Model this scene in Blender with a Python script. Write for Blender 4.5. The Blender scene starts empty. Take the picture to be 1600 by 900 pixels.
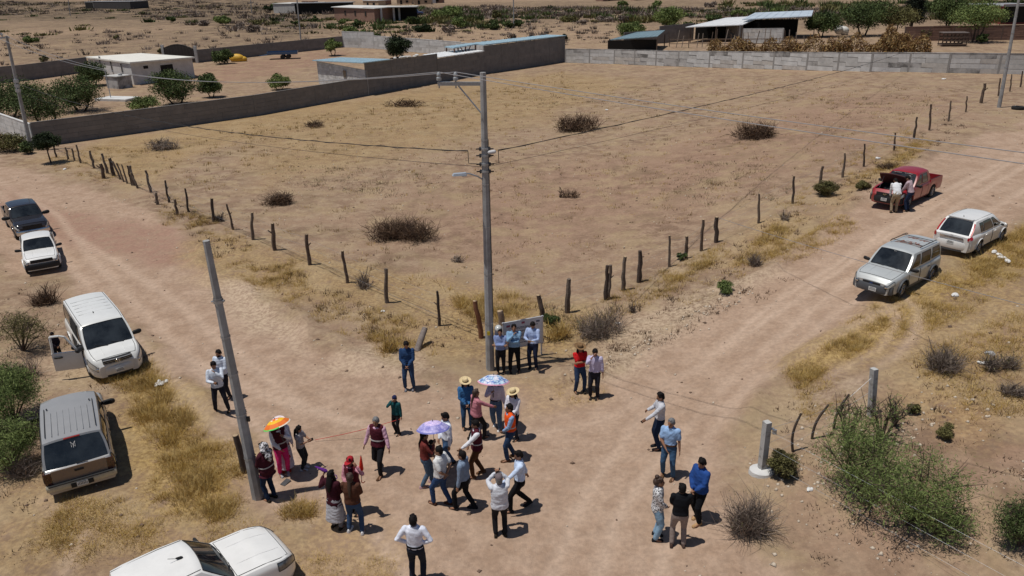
import bpy, bmesh, math, random
import numpy as np
from mathutils import Vector, Matrix
R = math.radians
rng = random.Random(7)
nr = np.random.default_rng(11)
SC = bpy.context.scene
COL = SC.collection
# ------------------------------------------------------------ camera, sky, sun, exposure
F = 1180.0; PITCH = math.atan(480 / 1180.0); ROLL = R(1.0); HC = 12.0   # focal in px of a 1600 wide picture
cam_d = bpy.data.cameras.new('camera'); cam = bpy.data.objects.new('camera', cam_d); COL.objects.link(cam)
cam_d.sensor_width = 36.0; cam_d.lens = 36.0 * F / 1600.0; cam_d.clip_start = 0.5; cam_d.clip_end = 6000
cam.matrix_world = Matrix.Translation((0, 0, HC)) @ Matrix.Rotation(math.pi / 2 - PITCH, 4, 'X') @ Matrix.Rotation(-ROLL, 4, 'Z')
SC.camera = cam
SUN_ELEV = R(73); SUN_AZ = (-0.972, -0.235)          # horizontal direction towards the sun
w = bpy.data.worlds.new('World'); SC.world = w; w.use_nodes = True
nt = w.node_tree; bg = nt.nodes['Background']; sk = nt.nodes.new('ShaderNodeTexSky')
sk.sky_type = 'NISHITA'; sk.sun_disc = False; sk.sun_elevation = SUN_ELEV
sk.sun_rotation = math.atan2(SUN_AZ[0], SUN_AZ[1]); sk.dust_density = 1.5; sk.altitude = 1900
nt.links.new(sk.outputs[0], bg.inputs[0]); bg.inputs[1].default_value = 0.068
sl = bpy.data.lights.new('sun', 'SUN'); sl.energy = 4.5; sl.angle = R(0.53); sl.color = (1.0, 0.955, 0.88)
so = bpy.data.objects.new('sun', sl); COL.objects.link(so)
sd = Vector((SUN_AZ[0] * math.cos(SUN_ELEV), SUN_AZ[1] * math.cos(SUN_ELEV), math.sin(SUN_ELEV)))
so.rotation_euler = sd.to_track_quat('Z', 'Y').to_euler(); so.location = sd * 60
SC.view_settings.view_transform = 'Standard'; SC.view_settings.look = 'None'
SC.view_settings.exposure = -0.35; SC.view_settings.gamma = 1.0
SC.cycles.max_bounces = 6; SC.cycles.transparent_max_bounces = 12

# ------------------------------------------------------------ terrain and picture-to-ground helpers
def ss(t):
    t = min(1, max(0, t)); return t * t * (3 - 2 * t)
def hz(x, y):
    k = ss((x - 1.0) / (18.0 * max(1.0, y / 32.0)))
    return 2.1 * k * ss((y - 6) / 10.0) + 2.0 * ss((y - 115) / 120.0) * (1 - 0.8 * k) + 16 * ss((y - 300) / 700.0)
def ssn(t):
    t = np.clip(t, 0, 1); return t * t * (3 - 2 * t)
def hzn(x, y):
    k = ssn((x - 1.0) / (18.0 * np.maximum(1.0, y / 32.0)))
    return 2.1 * k * ssn((y - 6) / 10.0) + 2.0 * ssn((y - 115) / 120.0) * (1 - 0.8 * k) + 16 * ssn((y - 300) / 700.0)
def at(px, py, dz=0.0):
    u = (px - 800) / F; v = (py - 450) / F
    c, s = math.cos(ROLL), math.sin(ROLL); u, v = u * c - v * s, u * s + v * c
    cp, sp = math.cos(PITCH), math.sin(PITCH); d = (u, cp - v * sp, -(v * cp + sp))
    t0 = 0.; t = 1.
    while t < 3000:
        if HC + d[2] * t < hz(d[0] * t, d[1] * t) + dz: break
        t0 = t; t *= 1.02
    for _ in range(30):
        m = .5 * (t0 + t)
        if HC + d[2] * m < hz(d[0] * m, d[1] * m) + dz: t = m
        else: t0 = m
    return Vector((d[0] * m, d[1] * m, hz(d[0] * m, d[1] * m) + dz))
def proj(p):
    cp, sp = math.cos(PITCH), math.sin(PITCH); z = p[2] - HC
    Z = p[1] * cp - z * sp; v = (-z * cp - p[1] * sp) / Z; u = p[0] / Z
    c, s = math.cos(ROLL), math.sin(ROLL); u, v = u * c + v * s, -u * s + v * c
    return (800 + F * u, 450 + F * v)
def top_h(base, py):                       # height of an upright whose top shows at picture row py
    h = 0.02
    while proj((base[0], base[1], base[2] + h))[1] > py and h < 30: h += 0.02
    return h

# ------------------------------------------------------------ materials
MATS = {}
def mat(name, col, rough=0.8, metal=0.0, var=0.12, scale=8.0, bump=0.0, bscale=40.0, coat=0.0, spec=0.5, col2=None, thr=None, world=False):
    if name in MATS: return MATS[name]
    m = bpy.data.materials.new(name); m.use_nodes = True; n = m.node_tree.nodes; l = m.node_tree.links
    b = n['Principled BSDF']; b.inputs['Roughness'].default_value = rough; b.inputs['Metallic'].default_value = metal
    b.inputs['Coat Weight'].default_value = coat; b.inputs['Coat Roughness'].default_value = 0.06
    b.inputs['Specular IOR Level'].default_value = spec
    tc = n.new('ShaderNodeTexCoord'); cs = tc.outputs['Object']
    if world: cs = n.new('ShaderNodeNewGeometry').outputs['Position']
    if var > 0 or col2:
        nz = n.new('ShaderNodeTexNoise'); nz.inputs['Scale'].default_value = scale; nz.inputs['Detail'].default_value = 6
        nz.inputs['Roughness'].default_value = 0.65
        l.new(cs, nz.inputs['Vector'])
        r = n.new('ShaderNodeValToRGB'); l.new(nz.outputs['Fac'], r.inputs['Fac'])
        a, c = (thr or (0.3, 0.7)); r.color_ramp.elements[0].position = a; r.color_ramp.elements[1].position = c
        if col2: r.color_ramp.elements[0].color = (*col2, 1); r.color_ramp.elements[1].color = (*col, 1)
        else:
            r.color_ramp.elements[0].color = (*[x * (1 - var) for x in col], 1); r.color_ramp.elements[1].color = (*[min(1, x * (1 + var)) for x in col], 1)
        l.new(r.outputs[0], b.inputs['Base Color'])
    else: b.inputs['Base Color'].default_value = (*col, 1)
    if bump > 0:
        nb = n.new('ShaderNodeTexNoise'); nb.inputs['Scale'].default_value = bscale; nb.inputs['Detail'].default_value = 5
        l.new(cs, nb.inputs['Vector']); bp = n.new('ShaderNodeBump')
        bp.inputs['Strength'].default_value = bump; bp.inputs['Distance'].default_value = 0.02
        l.new(nb.outputs['Fac'], bp.inputs['Height']); l.new(bp.outputs[0], b.inputs['Normal'])
    MATS[name] = m; return m
def cloth(col, name=None, **k):
    return mat(name or 'cloth_%02d_%02d_%02d' % tuple(int(c * 99) for c in col), col, 0.9, 0, 0.16, 14, 0.35, 26, spec=0.15, **k)

# ------------------------------------------------------------ mesh builder and tagging
class MB:
    def __init__(s): s.v = []; s.f = []; s.m = []; s.n = 0
    def add(s, v, f, mi=0):
        o = s.n; s.v.extend([tuple(p) for p in v]); s.n += len(v)
        s.f.extend([tuple(i + o for i in q) for q in f]); s.m.extend([mi] * len(f)); return s
    def box(s, c, d, M=None, mi=0, taper=1.0):
        x, y, z = d[0] / 2, d[1] / 2, d[2] / 2; t = taper
        v = [Vector(q) for q in ((-x, -y, -z), (x, -y, -z), (x, y, -z), (-x, y, -z), (-x * t, -y * t, z), (x * t, -y * t, z), (x * t, y * t, z), (-x * t, y * t, z))]
        if M is not None: v = [M @ q for q in v]
        c = Vector(c); return s.add([q + c for q in v], [(0, 3, 2, 1), (4, 5, 6, 7), (0, 1, 5, 4), (1, 2, 6, 5), (2, 3, 7, 6), (3, 0, 4, 7)], mi)
    def tube(s, pts, rad, n=8, mi=0, cap=True, flat=1.0, side=None):
        pts = [Vector(p) for p in pts]
        if not hasattr(rad, '__len__'): rad = [rad] * len(pts)
        V = []; Fc = []; ref = Vector(side) if side is not None else None
        for i, p in enumerate(pts):
            t = (pts[min(i + 1, len(pts) - 1)] - pts[max(i - 1, 0)])
            t = t.normalized() if t.length > 1e-9 else Vector((0, 0, 1))
            if ref is None: ref = Vector((1, 0, 0)) if abs(t.x) < 0.9 else Vector((0, 1, 0))
            a = (ref - t * ref.dot(t)); a = a.normalized() if a.length > 1e-6 else t.orthogonal().normalized(); b = t.cross(a)
            if side is None: ref = a
            for k in range(n):
                q = 2 * math.pi * k / n; V.append(p + a * (rad[i] * math.cos(q)) + b * (rad[i] * flat * math.sin(q)))
        for i in range(len(pts) - 1):
            for k in range(n):
                k2 = (k + 1) % n; Fc.append((i * n + k, i * n + k2, (i + 1) * n + k2, (i + 1) * n + k))
        if cap:
            Fc.append(tuple(range(n - 1, -1, -1))); Fc.append(tuple(range((len(pts) - 1) * n, len(pts) * n)))
        return s.add(V, Fc, mi)
    def pill(s, pts, rad, n=10, mi=0, flat=1.0, side=None):      # tube with rounded ends
        pts = [Vector(p) for p in pts]
        if not hasattr(rad, '__len__'): rad = [rad] * len(pts)
        d0 = (pts[0] - pts[1]).normalized(); d1 = (pts[-1] - pts[-2]).normalized(); r0, r1 = rad[0], rad[-1]
        P = [pts[0] + d0 * r0 * .95, pts[0] + d0 * r0 * .7] + pts + [pts[-1] + d1 * r1 * .7, pts[-1] + d1 * r1 * .95]
        return s.tube(P, [r0 * .3, r0 * .72] + list(rad) + [r1 * .72, r1 * .3], n, mi, True, flat, side)
    def ell(s, c, r, M=None, n=12, k=8, mi=0):
        c = Vector(c); V = []; Fc = []
        for i in range(1, k):
            th = math.pi * i / k
            for j in range(n):
                ph = 2 * math.pi * j / n; q = Vector((r[0] * math.sin(th) * math.cos(ph), r[1] * math.sin(th) * math.sin(ph), r[2] * math.cos(th)))
                V.append(c + (M @ q if M is not None else q))
        tp = Vector((0, 0, r[2])); 
        V.append(c + (M @ tp if M is not None else tp)); V.append(c - (M @ tp if M is not None else tp)); T = len(V) - 2
        for j in range(n): Fc.append((T, j, (j + 1) % n)); Fc.append((T + 1, (k - 2) * n + (j + 1) % n, (k - 2) * n + j))
        for i in range(k - 2):
            for j in range(n): Fc.append((i * n + j, (i + 1) * n + j, (i + 1) * n + (j + 1) % n, i * n + (j + 1) % n))
        return s.add(V, Fc, mi)
    def lathe(s, prof, c=(0, 0, 0), n=16, M=None, mi=0, sx=1, sy=1):
        c = Vector(c); V = []; Fc = []
        for r, z in prof:
            for j in range(n):
                a = 2 * math.pi * j / n; q = Vector((r * math.cos(a) * sx, r * math.sin(a) * sy, z)); V.append(c + (M @ q if M is not None else q))
        for i in range(len(prof) - 1):
            for j in range(n): Fc.append((i * n + j, i * n + (j + 1) % n, (i + 1) * n + (j + 1) % n, (i + 1) * n + j))
        return s.add(V, Fc, mi)
    def prism(s, poly, z0, z1, mi=0, M=None):
        n = len(poly); V = [Vector((p[0], p[1], z0)) for p in poly] + [Vector((p[0], p[1], z1)) for p in poly]
        if M is not None: V = [M @ q for q in V]
        return s.add(V, [tuple(range(n - 1, -1, -1)), tuple(range(n, 2 * n))] + [(i, (i + 1) % n, n + (i + 1) % n, n + i) for i in range(n)], mi)
    def grid(s, G, mi=0, flip=False):
        a = len(G); b = len(G[0]); V = [p for r in G for p in r]
        Fc = [(i * b + j, i * b + j + 1, (i + 1) * b + j + 1, (i + 1) * b + j) for i in range(a - 1) for j in range(b - 1)]
        if flip: Fc = [q[::-1] for q in Fc]
        return s.add(V, Fc, mi)
    def mesh(s, name, mats, smooth=None):
        me = bpy.data.meshes.new(name); me.from_pydata(s.v, [], s.f)
        for m in (mats if isinstance(mats, (list, tuple)) else [mats]): me.materials.append(m)
        if len(set(s.m)) > 1: me.polygons.foreach_set('material_index', s.m)
        if smooth: me.shade_smooth(); me.set_sharp_from_angle(angle=R(smooth))
        me.update(); return me
    def build(s, name, mats, parent=None, smooth=None, loc=None):
        return link(name, s.mesh(name, mats, smooth), parent, loc)
def link(name, me, parent=None, loc=None):
    o = bpy.data.objects.new(name, me); COL.objects.link(o)
    if parent is not None: o.parent = parent
    if loc is not None: o.location = loc
    return o
def np_mesh(name, V, Fc, mats, mi=None, smooth=False):        # V (n,3), Fc (m,k)
    me = bpy.data.meshes.new(name); V = np.asarray(V, np.float32); Fc = np.asarray(Fc, np.int32); k = Fc.shape[1]
    me.vertices.add(len(V)); me.vertices.foreach_set('co', V.ravel())
    me.loops.add(Fc.size); me.loops.foreach_set('vertex_index', Fc.ravel())
    me.polygons.add(len(Fc)); me.polygons.foreach_set('loop_start', np.arange(len(Fc), dtype=np.int32) * k)
    for m in (mats if isinstance(mats, (list, tuple)) else [mats]): me.materials.append(m)
    if mi is not None: me.polygons.foreach_set('material_index', np.asarray(mi, np.int32))
    me.update(calc_edges=True); me.validate()
    if smooth: me.shade_smooth()
    return me
def tag(o, label=None, cat=None, group=None, kind=None):
    if label: o['label'] = label
    if cat: o['category'] = cat
    if group: o['group'] = group
    if kind: o['kind'] = kind
    return o
def thing(name, label, cat, loc, a=0.0, group=None):           # a = facing in degrees, 0 away from the camera, 90 to the right
    o = bpy.data.objects.new(name, None); COL.objects.link(o); o.location = loc; o.rotation_euler = (0, 0, -R(a)); o.empty_display_size = .2
    return tag(o, label, cat, group)
def copy_tree(o, parent=None):
    c = o.copy(); COL.objects.link(c)
    if parent is not None: c.parent = parent
    for ch in list(o.children): copy_tree(ch, c)
    return c
BAKE = []                                                        # objects whose modifiers are baked in one go
def bake():
    bpy.context.view_layer.update(); dg = bpy.context.evaluated_depsgraph_get(); res = []
    for o, sm, disp in BAKE: res.append(bpy.data.meshes.new_from_object(o.evaluated_get(dg)))
    for (o, sm, disp), me in zip(BAKE, res):
        o.modifiers.clear(); o.data = me
        if disp:
            n = len(me.vertices); co = np.empty(n * 3, np.float32); me.vertices.foreach_get('co', co); co = co.reshape(-1, 3)
            no = np.empty(n * 3, np.float32); me.vertices.foreach_get('normal', no); no = no.reshape(-1, 3); ph = nr.random(6) * 6.28
            d = 0
            for q in range(7):
                kv = nr.normal(size=3) * np.array([14, 14, 26]) * (1 + q * .35); d = d + np.sin(co @ kv + 2.2 * np.sin(co @ (nr.normal(size=3) * 9) + ph[q % 6]) + ph[(q + 2) % 6]) / (1 + .25 * q)
            d = d * .45
            co += no * (d * disp)[:, None]; me.vertices.foreach_set('co', co.ravel()); me.update()
        me.shade_smooth()
        if sm: me.set_sharp_from_angle(angle=R(sm))
    BAKE.clear()
GLASS = mat('window_glass', (.035, .042, .048), .04, 0, 0, 1.1, col2=(.008, .010, .012), thr=(.4, .62), spec=.8); TYRE = mat('tyre_rubber', (.018, .017, .016), .85, 0, .3, 30); RIM = mat('alloy_rim', (.42, .42, .43), .35, .8, .1, 20)  # glass: mottled grey in the base colour imitates sky reflection and cabin gloom
STEEL = mat('steel_rim', (.22, .22, .23), .5, .6, .2, 20); PLAST = mat('black_plastic', (.022, .022, .024), .6, 0, .15, 20, spec=.3); LAMP = mat('headlamp', (.50, .51, .50), .12, .2, .3, 30, coat=1); CHROME = mat('chrome', (.62, .62, .63), .18, 1.0, 0)
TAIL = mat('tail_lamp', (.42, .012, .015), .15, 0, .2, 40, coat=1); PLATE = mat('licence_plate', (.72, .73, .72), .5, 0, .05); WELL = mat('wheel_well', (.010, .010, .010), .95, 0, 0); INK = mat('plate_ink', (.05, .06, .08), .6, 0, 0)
SEAT = mat('seat_fabric', (.05, .048, .046), .9, 0, .2, 20); DUST = (.36, .27, .20)
# ------------------------------------------------------------ ground sheet, dirt road, far hills
def spaced(a, b, step, far_lo, far_hi, gr):
    c = list(np.arange(a, b + 1e-6, step)); s = step; x = b
    while x < far_hi: s *= gr; x += s; c.append(x)
    s = step; x = a; lo = []
    while x > far_lo: s *= gr; x -= s; lo.append(x)
    return np.array(lo[::-1] + c)
gx = spaced(-30, 32, 0.25, -2500, 2500, 1.09); gy = spaced(5, 50, 0.25, -400, 3000, 1.06)
GX, GY = np.meshgrid(gx, gy); VX = GX.ravel(); VY = GY.ravel(); VZ = hzn(VX, VY)
def smooth_noise(x, y, sc, seed):
    r = np.random.default_rng(seed); T = r.random((256, 256)); u = x / sc; v = y / sc
    i = np.floor(u).astype(int); j = np.floor(v).astype(int); a = u - i; b = v - j; a = a * a * (3 - 2 * a); b = b * b * (3 - 2 * b)
    g = lambda p, q: T[p % 256, q % 256]
    return (g(i, j) * (1 - a) + g(i + 1, j) * a) * (1 - b) + (g(i, j + 1) * (1 - a) + g(i + 1, j + 1) * a) * b
def pix(pl): return np.array([at(*p)[:2] for p in pl])
def seg_dist(x, y, A, B):
    d = B - A; t = np.clip(((x - A[0]) * d[0] + (y - A[1]) * d[1]) / max(1e-9, d @ d), 0, 1)
    return np.hypot(x - A[0] - t * d[0], y - A[1] - t * d[1])
def poly_mask(x, y, P, soft):                        # soft polygon
    ins = np.zeros(len(x), bool); D = np.full(len(x), 1e9); n = len(P)
    for i in range(n):
        A, B = P[i], P[(i + 1) % n]; D = np.minimum(D, seg_dist(x, y, A, B))
        c = ((A[1] > y) != (B[1] > y)) & (x < (B[0] - A[0]) * (y - A[1]) / (B[1] - A[1] + 1e-12) + A[0]); ins ^= c
    return ssn(np.where(ins, D, -D) / (2 * soft) + .5)
def line_mask(x, y, P, wdt):
    D = np.full(len(x), 1e9)
    for i in range(len(P) - 1): D = np.minimum(D, seg_dist(x, y, P[i], P[i + 1]))
    return np.exp(-(D / wdt) ** 2)
ROAD = pix([(-250, 190), (-60, 228), (40, 262), (120, 292), (210, 322), (285, 372), (320, 420), (420, 470), (520, 545), (640, 590), (720, 606), (870, 606), (985, 575), (1090, 500), (1200, 425), (1300, 348), (1400, 275), (1500, 225), (1620, 190), (1900, 130),
            (1900, 215), (1620, 318), (1540, 372), (1450, 420), (1370, 476), (1290, 530), (1210, 590), (1150, 660), (1140, 740), (1190, 830), (1270, 940), (1300, 1100), (380, 1100), (470, 900), (480, 830), (410, 770), (370, 690), (320, 640), (262, 570), (225, 540), (150, 470), (90, 440), (30, 420), (-60, 380), (-250, 300)])
GRASS = [([(225, 570), (300, 640), (370, 720), (385, 780), (300, 830), (200, 820), (185, 720), (180, 620)], .6, .9), ([(1215, 585), (1330, 500), (1450, 430), (1600, 345), (1640, 380), (1500, 480), (1380, 560), (1250, 610)], .7, .85),
         ([(1100, 420), (1180, 340), (1300, 330), (1230, 400)], .8, .45), ([(1300, 330), (1340, 260), (1460, 215), (1400, 260)], .8, .6), ([(330, 440), (560, 480), (700, 560), (860, 560), (960, 520), (880, 470), (640, 430), (480, 400), (330, 370), (290, 390)], .8, .5),
         ([(60, 250), (200, 215), (400, 175), (760, 128), (640, 170), (300, 240), (230, 290)], 2.0, .5), ([(380, 190), (640, 140), (880, 110), (1000, 130), (800, 200), (560, 260), (420, 290)], 3.0, .42), ([(0, 700), (120, 760), (380, 790), (440, 840), (420, 900), (0, 900)], 1.0, .42),
         ([(470, 790), (540, 800), (640, 880), (640, 960), (470, 960), (430, 850)], .5, .40), ([(780, 600), (900, 590), (950, 620), (840, 650)], .4, .3), ([(1400, 480), (1640, 380), (1640, 620), (1500, 700), (1380, 640)], 1.0, .45), ([(700, 470), (900, 470), (960, 520), (860, 560), (700, 520)], .6, .6)]
PALE = [([(330, 430), (440, 460), (480, 540), (400, 520), (330, 470)], .8, .8), ([(500, 570), (560, 535), (650, 545), (690, 575), (600, 600)], .5, .6), ([(870, 600), (1000, 500), (1130, 440), (1230, 420), (1120, 490), (980, 585)], .6, .7), ([(1190, 640), (1330, 590), (1340, 640), (1190, 700)], .6, .3), ([(60, 560), (200, 590), (200, 620), (40, 620)], .5, .5)]
REDS = [([(0, 290), (100, 330), (250, 360), (330, 400), (250, 420), (120, 380), (0, 350)], .8, .7), ([(1000, 240), (1300, 150), (1500, 150), (1400, 230), (1100, 330), (800, 420), (600, 350), (760, 260)], 5.0, .42), ([(1420, 600), (1600, 560), (1640, 720), (1480, 760)], 1.2, .5), ([(300, 110), (500, 75), (560, 85), (400, 125), (300, 135)], 3, .6), ([(1560, 680), (1300, 800), (1300, 900), (1500, 900), (1640, 760)], 1, .3)]
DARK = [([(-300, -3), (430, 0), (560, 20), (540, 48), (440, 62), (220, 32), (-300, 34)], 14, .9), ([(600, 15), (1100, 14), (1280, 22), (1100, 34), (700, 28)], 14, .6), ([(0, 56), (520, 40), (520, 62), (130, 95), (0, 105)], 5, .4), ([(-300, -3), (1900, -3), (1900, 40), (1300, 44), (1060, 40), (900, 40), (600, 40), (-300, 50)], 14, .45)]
def masks(x, y):
    n1 = smooth_noise(x, y, 3.1, 1) + .5 * smooth_noise(x, y, 1.1, 2) - .75; n2 = smooth_noise(x, y, .7, 5) - .5; j = 1.1 * n1 + .5 * n2
    k = np.maximum(1, y / 25.0)
    X = x + j * k * .8; Y = y + (smooth_noise(x, y, 2.3, 3) - .5) * k * 1.2 + n2 * .3
    road = poly_mask(X, Y, ROAD, .30); out = [road]
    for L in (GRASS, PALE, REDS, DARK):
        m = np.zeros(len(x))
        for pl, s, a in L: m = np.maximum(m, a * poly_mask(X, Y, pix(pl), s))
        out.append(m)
    tr = np.zeros(len(x))
    for pl in TRACKS: tr = np.maximum(tr, line_mask(x + n1 * .2, y + n2 * .12, pl, .17))
    out.append(tr * np.maximum(road, .75) * np.clip(.45 + 1.1 * smooth_noise(x, y, 2.7, 8), 0, 1))
    return out
TRACKS = [pix(p) for p in ([(-100, 255), (0, 285), (90, 335), (150, 410), (230, 490), (330, 600), (420, 690), (560, 800), (640, 900)], [(-100, 270), (0, 305), (60, 340), (120, 430), (190, 505), (290, 620), (390, 720), (480, 820)], [(1640, 215), (1500, 285), (1370, 370), (1230, 460), (1100, 560), (990, 660), (900, 800), (850, 920)], [(1640, 235), (1520, 305), (1400, 390), (1270, 480), (1140, 590), (1040, 700), (960, 820), (930, 920)],
          [(1640, 270), (1560, 320), (1420, 420), (1290, 500), (1180, 590), (1090, 700), (1030, 900)], [(300, 560), (420, 620), (560, 660), (760, 690), (950, 650), (1090, 570), (1240, 470), (1400, 360), (1600, 240)], [(1330, 600), (1400, 555), (1428, 515), (1432, 490), (1412, 465)], [(1290, 590), (1370, 545), (1398, 510), (1396, 490), (1378, 476)], [(1120, 640), (1250, 560), (1400, 480)], [(100, 900), (130, 830), (60, 780)], [(480, 640), (380, 560), (250, 450), (120, 370)])]
mk = masks(VX, VY)
near = (VX > -32) & (VX < 34) & (VY < 52)
VZ = VZ + np.where(near, 1, 0) * ((smooth_noise(VX, VY, 1.7, 21) - .5) * .09 * (1 - .7 * mk[0]) + (smooth_noise(VX, VY, .6, 22) - .5) * .05 * (1 - .6 * mk[0]) - mk[5] * .03 - .05 * mk[0])
BANKS = [pix(q) for q in ([(215, 325), (290, 376), (330, 425), (430, 478), (525, 545), (640, 585)], [(890, 592), (1000, 556), (1110, 478), (1215, 412), (1310, 338), (1410, 266), (1500, 220)], [(320, 640), (262, 570), (205, 530)], [(1150, 655), (1220, 582), (1300, 522), (1380, 470), (1470, 405)])]
bk = np.zeros(len(VX))
for b_ in BANKS: bk = np.maximum(bk, line_mask(VX + (smooth_noise(VX, VY, 1.3, 51) - .5) * .9, VY + (smooth_noise(VX, VY, 1.1, 52) - .5) * .9, b_, .42))
VZ = VZ + bk * (.06 + .20 * smooth_noise(VX, VY, .8, 53))
VZ = VZ + np.where(VY > 250, 1, 0) * (smooth_noise(VX, VY, 90, 31) - .5) * 5 * ssn((VY - 250) / 200)
gm = bpy.data.materials.new('dry_soil'); gm.use_nodes = True
def ground_nodes(m):
    n = m.node_tree.nodes; l = m.node_tree.links; b = n['Principled BSDF']; b.inputs['Roughness'].default_value = .95; b.inputs['Specular IOR Level'].default_value = .12
    geo = n.new('ShaderNodeNewGeometry')
    def noise(sc, det=8, ro=.6, vec=None):
        t = n.new('ShaderNodeTexNoise'); t.inputs['Scale'].default_value = sc; t.inputs['Detail'].default_value = det; t.inputs['Roughness'].default_value = ro
        l.new(vec or geo.outputs['Position'], t.inputs['Vector']); return t.outputs['Fac']
    def attr(nm):
        a = n.new('ShaderNodeAttribute'); a.attribute_name = nm; return a.outputs['Fac']
    def ramp(f, p0, p1, c0=0, c1=1):
        r = n.new('ShaderNodeMapRange'); r.clamp = True; r.interpolation_type = 'SMOOTHSTEP'
        for i, v in zip(range(1, 5), (p0, p1, c0, c1)): r.inputs[i].default_value = v
        l.new(f, r.inputs[0]); return r.outputs[0]
    def mth(op, a, c):
        q = n.new('ShaderNodeMath'); q.operation = op; q.use_clamp = False
        for i, v in enumerate((a, c)):
            if isinstance(v, (int, float)): q.inputs[i].default_value = v
            else: l.new(v, q.inputs[i])
        return q.outputs[0]
    def mix(f, a, c, mode='MIX'):
        q = n.new('ShaderNodeMix'); q.data_type = 'RGBA'; q.blend_type = mode
        if isinstance(f, (int, float)): q.inputs[0].default_value = f
        else: l.new(f, q.inputs[0])
        for i, v in ((6, a), (7, c)):
            if isinstance(v, tuple): q.inputs[i].default_value = (*v, 1)
            else: l.new(v, q.inputs[i])
        return q.outputs[2]
    big = noise(.22, 6); mid = noise(1.3, 8, .65); fine = noise(7, 8, .7); grit = noise(28, 5, .7)
    soil = mix(ramp(big, .35, .65), (.222, .148, .102), (.315, .216, .148))
    soil = mix(ramp(mid, .42, .62), soil, (.345, .252, .174))
    road = mix(ramp(mid, .35, .65), (.345, .238, .170), (.425, .305, .226))
    c = mix(attr('road'), soil, road)
    c = mix(mth('MULTIPLY', attr('red'), ramp(mid, .3, .6)), c, (.285, .158, .118))
    c = mix(mth('MULTIPLY', attr('pale'), ramp(fine, .36, .6)), c, (.50, .395, .285))
    gr = mix(ramp(fine, .35, .65), (.25, .158, .058), (.42, .295, .120))
    c = mix(mth('MULTIPLY', attr('grass'), ramp(mth('ADD', mth('MULTIPLY', mid, .6), mth('MULTIPLY', fine, .4)), .36, .50)), c, gr)
    c = mix(mth('MULTIPLY', attr('track'), .7), c, (.52, .39, .30))
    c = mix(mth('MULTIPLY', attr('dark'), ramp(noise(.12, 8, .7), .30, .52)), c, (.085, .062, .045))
    # weeds, litter and stones too small to stand alone
    weed = mth('MULTIPLY', ramp(noise(3.2, 4, .75), .60, .70), mth('SUBTRACT', 1.0, attr('road')))
    olive = mth('MULTIPLY', ramp(noise(.30, 8, .74), .50, .64), mth('SUBTRACT', 1.0, attr('road')))
    c = mix(mth('MULTIPLY', mth('MULTIPLY', olive, ramp(fine, .3, .6)), .5), c, (.19, .142, .082))
    c = mix(mth('MULTIPLY', weed, .5), c, (.135, .090, .048))
    straw = mth('MULTIPLY', ramp(noise(.42, 8, .72), .47, .63), mth('SUBTRACT', 1.0, attr('road')))
    c = mix(mth('MULTIPLY', straw, .48), c, (.395, .298, .178))
    c = mix(ramp(grit, .57, .70, 0, .28), c, (.15, .09, .06))
    c = mix(ramp(noise(19, 4, .6), .67, .73, 0, .55), c, (.56, .47, .37))
    c = mix(.5, c, mix(ramp(fine, .3, .7), (.36, .36, .36), (.66, .65, .64)), 'OVERLAY')
    l.new(c, b.inputs['Base Color'])
    bp = n.new('ShaderNodeBump'); bp.inputs['Strength'].default_value = .55; bp.inputs['Distance'].default_value = .05
    l.new(mth('ADD', fine, mth('MULTIPLY', grit, .5)), bp.inputs['Height']); l.new(bp.outputs[0], b.inputs['Normal'])
ground_nodes(gm)
nx, ny = len(gx), len(gy); I = np.arange(nx * ny).reshape(ny, nx)
Q = np.stack([I[:-1, :-1], I[:-1, 1:], I[1:, 1:], I[1:, :-1]], -1).reshape(-1, 4)
cen_road = mk[0][Q].mean(1); far_q = VY[Q].mean(1) > 330
def ground_obj(name, sel):
    q = Q[sel]; u, inv = np.unique(q, return_inverse=True); V = np.stack([VX[u], VY[u], VZ[u]], 1)
    me = np_mesh(name, V, inv.reshape(q.shape), gm, smooth=True)
    for nm, a in zip(('road', 'grass', 'pale', 'red', 'dark', 'track'), mk):
        at_ = me.attributes.new(nm, 'FLOAT', 'POINT'); at_.data.foreach_set('value', a[u].astype(np.float32))
    return tag(link(name, me), kind='structure')
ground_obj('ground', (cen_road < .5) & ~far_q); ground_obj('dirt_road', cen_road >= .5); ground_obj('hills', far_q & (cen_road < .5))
_gi = lambda x, y: (np.clip(np.searchsorted(gx, x) - 1, 0, nx - 2), np.clip(np.searchsorted(gy, y) - 1, 0, ny - 2))
ZG = VZ.reshape(ny, nx)
def gz(x, y):                                            # true sheet height, arrays or numbers
    i, j = _gi(x, y); a = (x - gx[i]) / (gx[i + 1] - gx[i]); b = (y - gy[j]) / (gy[j + 1] - gy[j])
    return (ZG[j, i] * (1 - a) + ZG[j, i + 1] * a) * (1 - b) + (ZG[j + 1, i] * (1 - a) + ZG[j + 1, i + 1] * a) * b
def gat(px, py, dz=0.0):
    p = at(px, py); p.z = float(gz(p.x, p.y)) + dz; return p
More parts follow.
